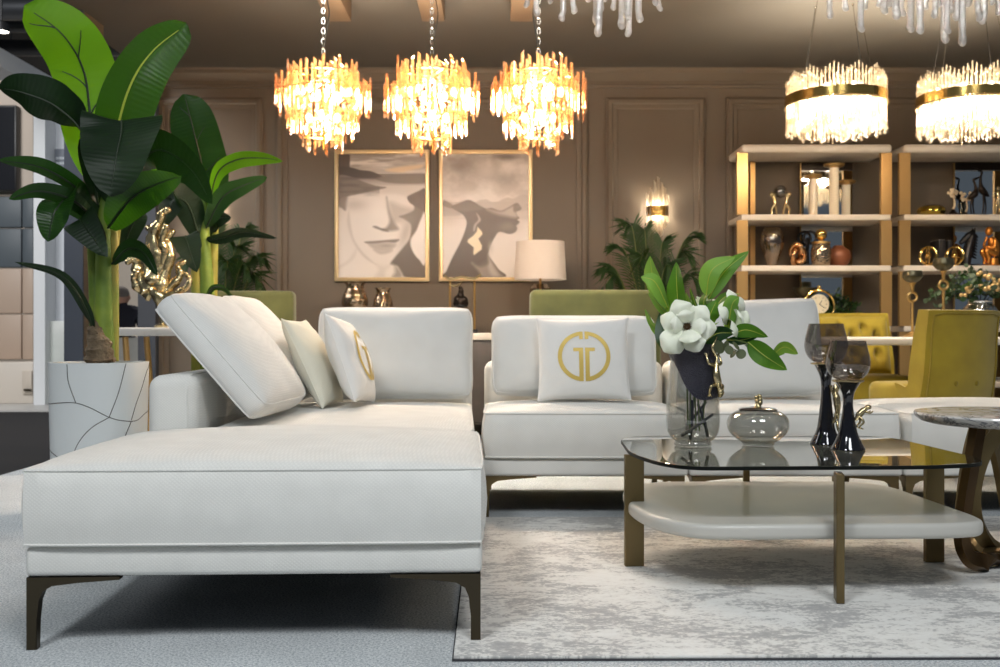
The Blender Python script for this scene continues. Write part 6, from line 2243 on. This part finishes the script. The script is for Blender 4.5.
# ------------------------------------------------------------------ mustard chairs
def mustard_chair(label, loc, rz, group='mustard velvet dining chairs', tuft=False, wd=.54, H=.89, lean=.12):
    """local: faces +y; seat, curved-down back with welted outer panel"""
    t = thing('dining_chair', label, 'chair', loc, rz, group)
    zs = .49
    # outer shell: seat side merges into the back like a scoop (side profile extruded across)
    yb = -.24
    prof_out = cat([(.27, .30), (.0, .285), (-.18, .30), (yb + .0, .40), (yb - .03, .56), (yb - lean * .7, .74), (yb - lean, H - .01)], 5)
    prof_in = cat([(yb - lean + .075, H - .005), (yb - lean * .6 + .085, .74), (yb + .075, .58), (yb + .09, .475), (-.06, zs), (.15, zs + .005), (.27, zs - .01)], 5)
    n = 9
    # seat
    bm = BM()
    add_box2(bm, (-wd / 2 + .005, -.15, .30), (wd / 2 - .005, .21, zs), .04, 4)
    build('seat', bm, M_MUSTARD, t)
    # back
    bm = BM()
    po = [p for p in prof_out if p[0] < -.13]
    pi = [p for p in prof_in if p[0] < -.045]
    sec = po + pi
    rings = []
    for i in range(n + 1):
        u = -1 + 2 * i / n
        taper = 1 + .10 * abs(u) ** 2
        rings.append([Vector((u * wd / 2 * (1 - .04 * ((p[1] - .3) / .6)), p[0] + .05 * u * u, p[1])) for p in sec])
    add_rings(bm, rings, True, True, True)
    bmesh.ops.bevel(bm, geom=[e for e in bm.edges if e.calc_face_angle(0) > 1.0], offset=.012, segments=3, affect='EDGES')
    back = build('backrest', bm, M_MUSTARD, t, smooth=50)
    # welt just inside the outer panel's edge
    bm = BM()
    k = len(po)
    pts = []
    sh_ = .90
    def P(u, j, off=-.006):
        p = po[j]
        return Vector((u * wd / 2 * (1 - .04 * ((p[1] - .3) / .6)), p[0] + .05 * u * u + off, p[1]))
    for j in range(2, k - 1): pts.append(P(-sh_, j))
    for i in range(1, 8): pts.append(P(-sh_ + 2 * sh_ * i / 8, k - 2) + Vector((0, 0, .012)))
    for j in range(k - 2, 1, -1): pts.append(P(sh_, j))
    add_tube(bm, pts, .005, 6); build('welt', bm, M_MUSTARD_D, back)
    for u in (-.28, .28):
        bm = BM(); p = P(u, max(3, k // 2 - 2), .0); add_sphere(bm, p, .014, 10, 8, (1, .5, 1)); build('button', bm, M_MUSTARD_D, back)
    if tuft:
        # diamond-tufted inner cushion
        bm = BM()
        nx, nz = 40, 30
        B = [(-.5 + i * .5, .62 + j * .12 * 1.0) for i in range(3) for j in range(2)] + [(-.25, .56), (.25, .56), (-.25, .68), (.25, .68), (-.25, .80), (.25, .80)]
        G = []
        for j in range(nz + 1):
            row = []
            for i in range(nx + 1):
                u = -1 + 2 * i / nx; v = j / nz
                z = .50 + (H - .03 - .50) * v
                yy = float(np.interp(z, [p[1] for p in reversed(prof_in)], [p[0] for p in reversed(prof_in)])) if False else (yb + .085 - lean * max(0, (z - .5) / (H - .5)))
                e = min(1, 5 * (1 - abs(u))) * min(1, 5 * v) * min(1, 6 * (1 - v))
                puff = .055 * e ** .5
                d = min(math.hypot((u * .5 - bx * .5 * 1.3), (z - bz) * 1.15) for bx, bz in B)
                puff -= .065 * math.exp(-(d / .04) ** 2) * e
                row.append(bm.verts.new((u * wd / 2 * .9, yy + puff + .05 * u * u, z)))
            G.append(row)
        for j in range(nz):
            for i in range(nx):
                bm.faces.new((G[j][i], G[j][i + 1], G[j + 1][i + 1], G[j + 1][i]))
        tf = build('tufted_cushion', bm, M_MUSTARD, t, smooth=80)
        for bx, bz in B:
            if abs(bx * 1.3) < .92:
                bm = BM(); add_sphere(bm, (bx * 1.3 * wd / 2 * .9 / .9 * .95, yb + .085 - lean * max(0, (bz - .5) / (H - .5)) - .002 + .05 * bx * bx, bz), .010, 8, 6); build('button', bm, M_MUSTARD_D, tf)
    for sx in (-1, 1):
        for y, dy in ((.17, .03), (-.16, -.05)):
            bm = BM(); add_tube(bm, [(sx * (wd / 2 - .06), y, .31), (sx * (wd / 2 - .03), y + dy, 0.001)], [.02, .012], 10); build('leg', bm, M_DARKBRONZE, t)
    return t
mustard_chair('mustard velvet dining chair seen from behind, close to the sofa, before the table', (2.405, 5.60, 0), R(22), wd=.53, H=.893, lean=.06)
mustard_chair('mustard tufted dining chair facing the table from the bookcase side', (2.395, 6.63, 0), R(181), tuft=True, wd=.54, H=.905, lean=.09)

# ------------------------------------------------------------------ on the table
YT = 6.12
def candle(px, ytop, label, wpx, Y=YT - .08):
    S = Y / FPX
    t = thing('candle_bowl', label, 'candle holder', (wx(px, Y), Y, dtop + .0008), 0, 'gold candle bowls on the dining table')
    hh = zf(ytop, Y) - dtop
    rb = wpx / 2 * S
    bm = BM(); add_lathe(bm, [(.001, 0), (.05, 0), (.05, .008), (.03, .016), (.010, .03), (.001, .03)], 24); build('base', bm, M_GOLD_MATT, t)
    zb = hh - rb * 1.25
    zr = zb - .085
    bm = BM(); add_tube(bm, [(0, 0, .025), (0, 0, zr - .033)], .0085, 10); build('stem', bm, M_GOLD_MATT, t)
    bm = BM(); add_loop_tube(bm, [Vector((.027 * math.cos(a), 0, zr + .0 + .027 * math.sin(a))) for a in np.linspace(0, 2 * PI, 28, endpoint=False)], .0085, 8); build('ring', bm, M_GOLD_MATT, t)
    bm = BM(); add_tube(bm, [(0, 0, zr + .030), (0, 0, zb - .018), (0, 0, zb)], [.009, .012, .022], 12); build('neck', bm, M_GOLD_MATT, t)
    bm = BM(); prof = [tuple(p) for p in cat([(.012, zb + .0005), (rb * .6, zb + rb * .14), (rb * .97, zb + rb * .55), (rb, zb + rb * .85), (rb * .92, hh)], 4)]
    add_lathe(bm, vessel(prof, .004), 32); build('bowl', bm, M_PEWTER, t)
candle(912.5, 271, 'shorter gold candle bowl on a ringed stem, at the table end', 19)
candle(943.5, 258.5, 'taller gold candle bowl on a ringed stem, rising over the mustard chair back', 20)

# silver vase with eucalyptus and gold berries
YV = YT + .18
VX = wx(980, YV)
t = thing('silver_vase', 'round hammered silver vase holding the berry arrangement on the dining table', 'vase', (VX, YV, dtop + .0008))
prof = [tuple(p) for p in cat([(.06, 0), (.10, .03), (.115, .10), (.10, .17), (.07, .21), (.072, .225)], 4)]
bm = BM(); add_lathe(bm, vessel(prof, .004), 36); build('body', bm, M_SILVER, t)
t = thing('berry_arrangement', 'arrangement of eucalyptus and gold berries in the silver vase', 'flowers', (VX, YV, dtop + .16))
rr = random.Random(21)
sprays = [(-.28, .10, 0), (-.20, .20, -.05), (-.12, .25, .05), (-.05, .30, 0), (.04, .26, .06), (.10, .20, -.05), (.2, .14, 0), (-.32, .02, -.04), (-.1, .16, -.1), (.06, .14, -.12), (-.2, .08, -.1)]
for k, (dx, dz, dy) in enumerate(sprays):
    dz *= .62
    e = Vector((dx, dy, dz + .06))
    P = cat([Vector((0, 0, 0)), Vector((dx * .3, dy * .3, .09)), e * .75 + Vector((0, 0, .03)), e], 4)
    bm = BM(); add_tube(bm, P, [.004, .002], 5); s = build('stem', bm, M_STICK, t)
    bm = BM(); uvl = bm.loops.layers.uv.new('UVMap')
    for q in range(26):
        c = P[rr.randint(5, len(P) - 1)] + Vector((rr.uniform(-.05, .05), rr.uniform(-.05, .05), rr.uniform(-.045, .045)))
        d = Vector((rr.uniform(-1, 1), rr.uniform(-1, 1), rr.uniform(-1, 1))).normalized()
        a = d.orthogonal().normalized(); b = d.cross(a)
        r_ = rr.uniform(.014, .022)
        vs = [bm.verts.new(c + (a * math.cos(x) + b * math.sin(x) * .8) * r_) for x in np.linspace(0, 2 * PI, 7, endpoint=False)]
        f = bm.faces.new(vs)
        for lp in f.loops: lp[uvl].uv = (.5, .5)
    me = bpy.data.meshes.new('foliage'); bm.to_mesh(me); bm.free(); me.materials.append(M_EUCA2 if k % 2 else M_PALM)
    o = bpy.data.objects.new('foliage', me); COL.objects.link(o); o.parent = t
bc = [(-.115, .19), (-.10, .17), (-.135, .165), (-.02, .28), (-.005, .265), (.012, .285), (.035, .225), (.05, .20), (.02, .19), (.065, .235), (.08, .18), (.0, .17), (-.045, .19), (-.03, .16), (.10, .21), (.115, .24), (.09, .255), (-.125, .14), (.045, .16), (.13, .19), (-.06, .30), (-.045, .315), (.03, .25), (-.155, .10), (-.17, .105), (.075, .215)]
for x, z in bc:
    bm = BM(); add_sphere(bm, (x, -.10 - rr.uniform(0, .03), .03 + z * .66), rr.uniform(.012, .017), 10, 8); build('berry', bm, M_BERRY, t)
# ------------------------------------------------------------------ chandeliers
def point(loc, energy, color, r=.05, parent=None):
    l = bpy.data.lights.new('glow', 'POINT'); l.energy = energy; l.color = color; l.shadow_soft_size = r
    o = bpy.data.objects.new('glow', l); COL.objects.link(o); o.location = loc
    if parent is not None:
        o.parent = parent
    return o


def rod_mesh(kind, L):
    bm = BM()
    if kind == 'prism':      # flat faceted bar with slanting ends
        a, b = .0085, .006
        sec = [(-a, -b * .4), (-a * .4, -b), (a * .4, -b), (a, -b * .4), (a, b * .4), (a * .4, b), (-a * .4, b), (-a, b * .4)]
        top = [Vector((x, y, L / 2 - .008 * (x / a + 1))) for x, y in sec]
        bot = [Vector((x, y, -L / 2 + .008 * (x / a + 1))) for x, y in sec]
        add_rings(bm, [bot, top])
    else:                    # thin round rod with beads at both ends
        add_tube(bm, [(0, 0, -L / 2 + .01), (0, 0, L / 2 - .01)], .0042, 7)
        for s in (-1, 1):
            add_sphere(bm, (0, 0, s * (L / 2 - .008)), .0105, 8, 6)
    return bm


def chain_bm(z0, z1):
    bm = BM()
    n = int((z1 - z0) / .026)
    for k in range(n):
        z = z0 + .013 + k * (z1 - z0) / n
        M = Matrix.Rotation(PI / 2 * (k % 2), 3, 'Z')
        add_loop_tube(bm, [M @ Vector((.0085 * math.cos(a), 0, 0)) + Vector((0, 0, z + .016 * math.sin(a))) for a in np.linspace(0, 2 * PI, 12, endpoint=False)], .0024, 5)
    return bm


YG = 5.2
SG = YG / FPX
CEILZ = 2.7345
def gold_chandelier(label, px, cord_side):
    c = W(px, 105, YG)
    t = thing('chandelier', label, 'chandelier', (c.x, YG, c.z), 0, 'three tiered amber crystal chandeliers')
    z = lambda py: (105 - py) * SG
    tiers = [(35 * SG, 61, 98, 27), (47 * SG, 78, 117, 38), (35 * SG, 104, 137, 25), (20 * SG, 125, 154, 10)]
    rr = random.Random(int(px))
    src = {}
    inner = BM()
    for ti, (r, ya, yb, n) in enumerate(tiers):
        L = (yb - ya) * SG * .80
        bmr = BM(); add_loop_tube(bmr, [Vector((r * .90 * math.cos(a), r * .90 * math.sin(a), (z(ya) + z(yb)) / 2 + .02)) for a in np.linspace(0, 2 * PI, 40, endpoint=False)], .003, 6)
        build('ring_frame', bmr, M_GOLD, t)
        for k in range(n):
            a = 2 * PI * (k + .5 * (ti % 2)) / n
            rad = r * (1.0 if k % 2 else .955)
            dz = rr.uniform(-.5, .5) * (yb - ya) * SG * .28
            M = Matrix.Translation((rad * math.cos(a), rad * math.sin(a), (z(ya) + z(yb)) / 2 + dz)) @ Matrix.Rotation(a + PI / 2 + (PI if k % 3 == 0 else 0), 4, 'Z') @ Matrix.Scale(rr.uniform(.85, 1.15), 4, (0, 0, 1))
            if ti not in src:
                o = build('crystal_rod', rod_mesh('prism', L), M_CRYS_W, t, smooth=0)
                o.matrix_local = M
                src[ti] = o
            else:
                inst(src[ti], t, M)
        # inner row fills the tier, kept as one mass
        m_ = max(8, int(n * .9))
        for k in range(m_):
            a = 2 * PI * (k + .3) / m_
            tmp = rod_mesh('prism', L * .9)
            M = Matrix.Translation((r * .80 * math.cos(a), r * .80 * math.sin(a), (z(ya) + z(yb)) / 2 + rr.uniform(-.02, .02))) @ Matrix.Rotation(a + PI / 2, 4, 'Z')
            mp = {}
            tmp.verts.index_update()
            for v in tmp.verts:
                mp[v.index] = inner.verts.new(M @ v.co)
            for f in tmp.faces:
                inner.faces.new([mp[v.index] for v in f.verts])
            tmp.free()
    o = build('crystal_rod', inner, M_CRYS_W, t, smooth=0); o['kind'] = 'stuff'
    bm = BM(); add_tube(bm, [(0, 0, z(150)), (0, 0, z(54))], .008, 8)
    for zz, r in ((z(76), tiers[0][0]), (z(97), tiers[1][0]), (z(120), tiers[2][0]), (z(139), tiers[3][0])):
        for k in range(4):
            a = k * PI / 2 + .4
            add_tube(bm, [(0, 0, zz), (r * .98 * math.cos(a), r * .98 * math.sin(a), zz)], .004, 6)
    build('hub_frame', bm, M_GOLD, t)
    for zz, r, n in ((z(92), 22 * SG, 6), (z(118), 14 * SG, 4)):
        for k in range(n):
            a = 2 * PI * k / n
            bm = BM(); add_sphere(bm, (r * math.cos(a), r * math.sin(a), zz), .016, 10, 8, (1, 1, 1.5)); build('bulb', bm, M_BULB, t)
    build('chain', chain_bm(z(54), CEILZ - c.z - .02), M_CHAIN, t)
    bm = BM()
    add_tube(bm, cat([(0, 0, z(50)), (.018 * cord_side, 0, z(30)), (.03 * cord_side, 0, z(12)), (.012 * cord_side, 0, z(-10)), (.006 * cord_side, 0, CEILZ - c.z - .02)], 6), .0035, 6); build('cord', bm, M_CHAIN, t)
    bm = BM(); add_lathe(bm, [(.001, CEILZ - c.z - .03), (.05, CEILZ - c.z - .028), (.055, CEILZ - c.z - .001), (.001, CEILZ - c.z - .001)], 24); build('canopy', bm, M_GOLD, t)
    point((0, 0, z(88)), GOLD_E, (1.0, .92, .80), .06, t)
    point((0, 0, z(122)), GOLD_E * .6, (1.0, .92, .80), .05, t)
    return t


GOLD_E, RING_E = 62.0, 84.0
gold_chandelier('tiered amber crystal chandelier hanging nearest the banana plants', 323.3, 1)
gold_chandelier('tiered amber crystal chandelier hanging over the gap between the two portraits', 432, 1)
gold_chandelier('tiered amber crystal chandelier hanging above the white drum lamp', 538.7, -1)

YR = 5.9
SR = YR / FPX
def ring_chandelier(label, px):
    c = W(px, 100.5, YR)
    t = thing('ring_chandelier', label, 'chandelier', (c.x, YR, c.z), 0, 'two gold-banded ring chandeliers over the dining table')
    r = 47.5 * SR
    n = 84
    rr = random.Random(int(px))
    z = lambda py: (96 - py) * SR
    bm = BM()
    N = 72
    o1 = [[Vector(((r + .012) * math.cos(2 * PI * i / N), (r + .012) * math.sin(2 * PI * i / N), zz)) for i in range(N)] for zz in (-.027, .027)]
    i1 = [[Vector(((r + .006) * math.cos(2 * PI * i / N), (r + .006) * math.sin(2 * PI * i / N), zz)) for i in range(N)] for zz in (.027, -.027)]
    add_rings(bm, o1 + i1 + [o1[0]], True, False, False); bmesh.ops.remove_doubles(bm, verts=bm.verts[:], dist=1e-5)
    band_ = build('gold_band', bm, M_GOLD, t)
    bm = BM(); add_loop_tube(bm, [Vector(((r + .012) * math.cos(a), (r + .012) * math.sin(a), -.033)) for a in np.linspace(0, 2 * PI, 72, endpoint=False)], .005, 6); build('bead_rim', bm, M_GOLD_CAST, band_)
    src = {}
    for k in range(n):
        a = 2 * PI * k / n
        ph = abs(((k % 6) - 3) / 3)       # scalloped crown: six rods to a peak
        up = .132 - .05 * ph
        dn = .205 - .055 * ph + rr.uniform(-.008, .008)
        L = up + dn
        key = round(L, 2)
        M = Matrix.Translation((r * (1 - .03 * (k % 2)) * math.cos(a), r * (1 - .03 * (k % 2)) * math.sin(a), (up - dn) / 2))
        if key not in src:
            o = build('glass_rod', rod_mesh('round', key), M_CRYS_C, t, smooth=50); o.matrix_local = M; src[key] = o
        else:
            inst(src[key], t, M)
    inner = BM()
    for rad, m_, dz, L in ((.82, 60, -.05, .30), (.60, 44, -.08, .28), (.36, 28, -.10, .26), (.92, 70, -.02, .30)):
        for k in range(m_):
            a = 2 * PI * (k + .5) / m_
            ph = abs(((k % 6) - 3) / 3) * .04
            p = Vector((r * rad * math.cos(a), r * rad * math.sin(a), dz + ph))
            add_tube(inner, [p - Vector((0, 0, L / 2)), p + Vector((0, 0, L / 2))], .0045, 5)
            add_sphere(inner, p - Vector((0, 0, L / 2)), .008, 6, 4)
    o = build('glass_rod', inner, M_CRYS_C, t, smooth=50); o['kind'] = 'stuff'
    bm = BM()
    for rad in (.36, .60, .82, .97):
        add_loop_tube(bm, [Vector((r * rad * math.cos(a), r * rad * math.sin(a), .0)) for a in np.linspace(0, 2 * PI, 48, endpoint=False)], .004, 5)
    for k in range(4):
        a = k * PI / 2
        add_tube(bm, [(-r * math.cos(a), -r * math.sin(a), 0), (r * math.cos(a), r * math.sin(a), 0)], .004, 5)
    build('hub_frame', bm, M_GOLD, t)
    for k in range(8):
        a = 2 * PI * k / 8 + .2
        bm = BM(); add_sphere(bm, (r * .7 * math.cos(a), r * .7 * math.sin(a), .04), .017, 10, 8, (1, 1, 1.4)); build('bulb', bm, M_BULB_W, t)
    top = CEILZ - c.z
    for k in range(4):
        a = k * PI / 2 + .55
        bm = BM(); add_tube(bm, [(r * .97 * math.cos(a), r * .97 * math.sin(a), .02), (.15 * math.cos(a), .15 * math.sin(a), top - .004)], .0022, 5)
        add_sphere(bm, (.15 * math.cos(a), .15 * math.sin(a), top - .008), .007, 8, 6); build('wire', bm, M_CHAIN, t)
    for a in (0, 2.1, 4.2):
        point((r * .45 * math.cos(a), r * .45 * math.sin(a), -.01), RING_E / 3, (1.0, .90, .76), .05, t)
ring_chandelier('glowing glass-rod ring chandelier with gold band above the first bookcase, nearer the palm', 835.8)
ring_chandelier('glowing glass-rod ring chandelier with gold band above the bookcase behind the mustard chair', 968.5)

# ------------------------------------------------------------------ icicle chandeliers, lower tips in view
YX = 3.3
SX = YX / FPX
def icicle_chandelier(label, pxc, rods, half):
    c = W(pxc, -60, YX)
    t = thing('icicle_chandelier', label, 'chandelier', (c.x, YX, c.z), 0, 'icicle glass chandeliers over the coffee table')
    bm = BM(); add_box2(bm, (-half, -.16, .17), (half, .16, .20), .01, 2); build('ceiling_plate', bm, M_GOLD_MATT, t)
    rr = random.Random(int(pxc))
    for k, (px, yt, wpx) in enumerate(rods):
        x = wx(px, YX) - c.x
        y = rr.uniform(-.13, .13)
        Yk = YX + y
        x = wx(px, Yk) - c.x
        zt = W(px, yt, Yk).z - c.z
        r = wpx / 2 * SX
        bm = BM()
        L = .17 - zt
        prof = [(.001, zt), (r * .62, zt + r * .25), (r * .95, zt + r * .9), (r * .92, zt + r * 1.6), (r * .80, zt + r * 3), (r * .98, zt + L * .3), (r * .86, zt + L * .55), (r * 1.05, zt + L * .8), (r * .8, .1695), (.001, .1695)]
        prof = [tuple(p) for p in prof]
        add_lathe(bm, prof, 12, (x, y, 0))
        for v in bm.verts:
            v.co.x += .003 * math.sin(v.co.z * 60 + k) + .002 * math.sin(v.co.z * 140)
            v.co.y += .003 * math.cos(v.co.z * 55 + 2 * k)
        build('icicle', bm, M_ICE, t, smooth=70)
    for k in range(3):
        x = -half * .7 + half * .7 * k
        bm = BM(); add_sphere(bm, (x, 0, .155), .022, 12, 8); build('bulb', bm, M_BULB_I, t)
        point((x, 0, .10), ICE_E, (1, .95, .88), .04, t)
    for s in (-1, 1):
        bm = BM(); add_tube(bm, [(s * half * .6, 0, .2), (s * half * .6, 0, 4.0 - c.z)], .004, 6); build('wire', bm, M_CHAIN, t)
    return t
ICE_E = 2.6
M_BULB_I = emission('cool_bulb', (1, .95, .86), 30)
icicle_chandelier('icicle glass chandelier over the monogram pillow, tips hanging into view', 596,
    [(527, 8, 6), (536, 17, 7), (551, 4, 6), (563, 22, 7), (573, 14, 7), (589, 3, 7), (596, 26, 9), (598.5, 37, 8), (605, 2, 6), (613, 11, 6), (622, 30, 8), (629, 37.5, 7.5), (627, 20, 8), (640, 23, 8), (656, 6, 6), (659.5, 11.5, 6.5), (584, -6, 8), (647, -4, 7), (601, 14, 8), (546, -8, 7)], .26)
icicle_chandelier('icicle glass chandelier over the goblets, tips hanging into view', 915,
    [(829.5, 19.5, 7), (844.5, 12, 7), (861.5, 32.5, 7.5), (866, 10, 6), (880, 8, 7), (884.5, 15, 7.5), (889, 8, 7), (897, 20, 9), (902, 17, 7), (911, 33, 8), (920.5, 34.5, 8), (926, 10.5, 7), (934, 19, 7), (944, 44, 8.5), (948, 34, 7), (956, 21.5, 8), (962.5, 46.5, 8.5), (951, 14, 8), (978, 22, 7), (984, 24.5, 8), (991, 6, 6), (998, 16, 7), (1012, 24, 8), (1024, 12, 7), (938, 8, 7), (967, 8, 8)], .36)

# ------------------------------------------------------------------ hall light and added fills
def area(loc, target, size, energy, color=(1, 1, 1), sy=None):
    l = bpy.data.lights.new('hall_or_fill_light', 'AREA'); l.energy = energy; l.color = color; l.size = size
    l.shape = 'RECTANGLE' if sy else 'SQUARE'
    if sy: l.size_y = sy
    o = bpy.data.objects.new('hall_or_fill_light', l); COL.objects.link(o); o.location = loc
    o.rotation_euler = (Vector(target) - Vector(loc)).to_track_quat('-Z', 'Y').to_euler()
    return o
area((-1.7, -.6, 4.5), (-.4, 1.6, .3), 0.9, 104, (.94, .98, 1.0))
area((1.3, -.7, 4.5), (.9, 1.7, .3), 1.5, 114, (.95, .98, 1.0))
for q_ in (sc1, sc2):
    point((0, -.045, .0), 11.0, (1, .88, .70), .03, q_)
area((-5.4, 5.2, 4.6), (-5.4, 10.5, 1.2), 2.5, 330, (1, 1, 1))  # fill added to brighten the neighbouring booth
area((-5.2, 14.0, 4.7), (-5.2, 15.5, 1.0), 2.5, 300, (1, .97, .93))  # second fill, added to lift the dim far hall

w = bpy.data.worlds.new('hall'); SC.world = w
w.use_nodes = True
bg = w.node_tree.nodes['Background']
bg.inputs[0].default_value = (.32, .36, .40, 1)
bg.inputs[1].default_value = .30

# ------------------------------------------------------------------ camera
cam = bpy.data.cameras.new('camera')
cam.lens = 36.0; cam.sensor_width = 36.0; cam.sensor_fit = 'HORIZONTAL'
cam.dof.use_dof = True; cam.dof.focus_distance = 3.0; cam.dof.aperture_fstop = 5.0
co = bpy.data.objects.new('camera', cam); COL.objects.link(co)
co.location = (0, 0, CAMH); co.rotation_euler = (PI / 2, 0, 0)
SC.camera = co
SC.view_settings.view_transform = 'Standard'
SC.view_settings.look = 'None'
SC.view_settings.exposure = 0.0
SC.view_settings.gamma = 1.0
SC.view_settings.use_curve_mapping = False
SC.cycles.use_denoising = True
SC.cycles.max_bounces = 10
SC.cycles.transparent_max_bounces = 24
SC.cycles.sample_clamp_indirect = 6.0
SC.cycles.caustics_reflective = False
SC.cycles.caustics_refractive = False
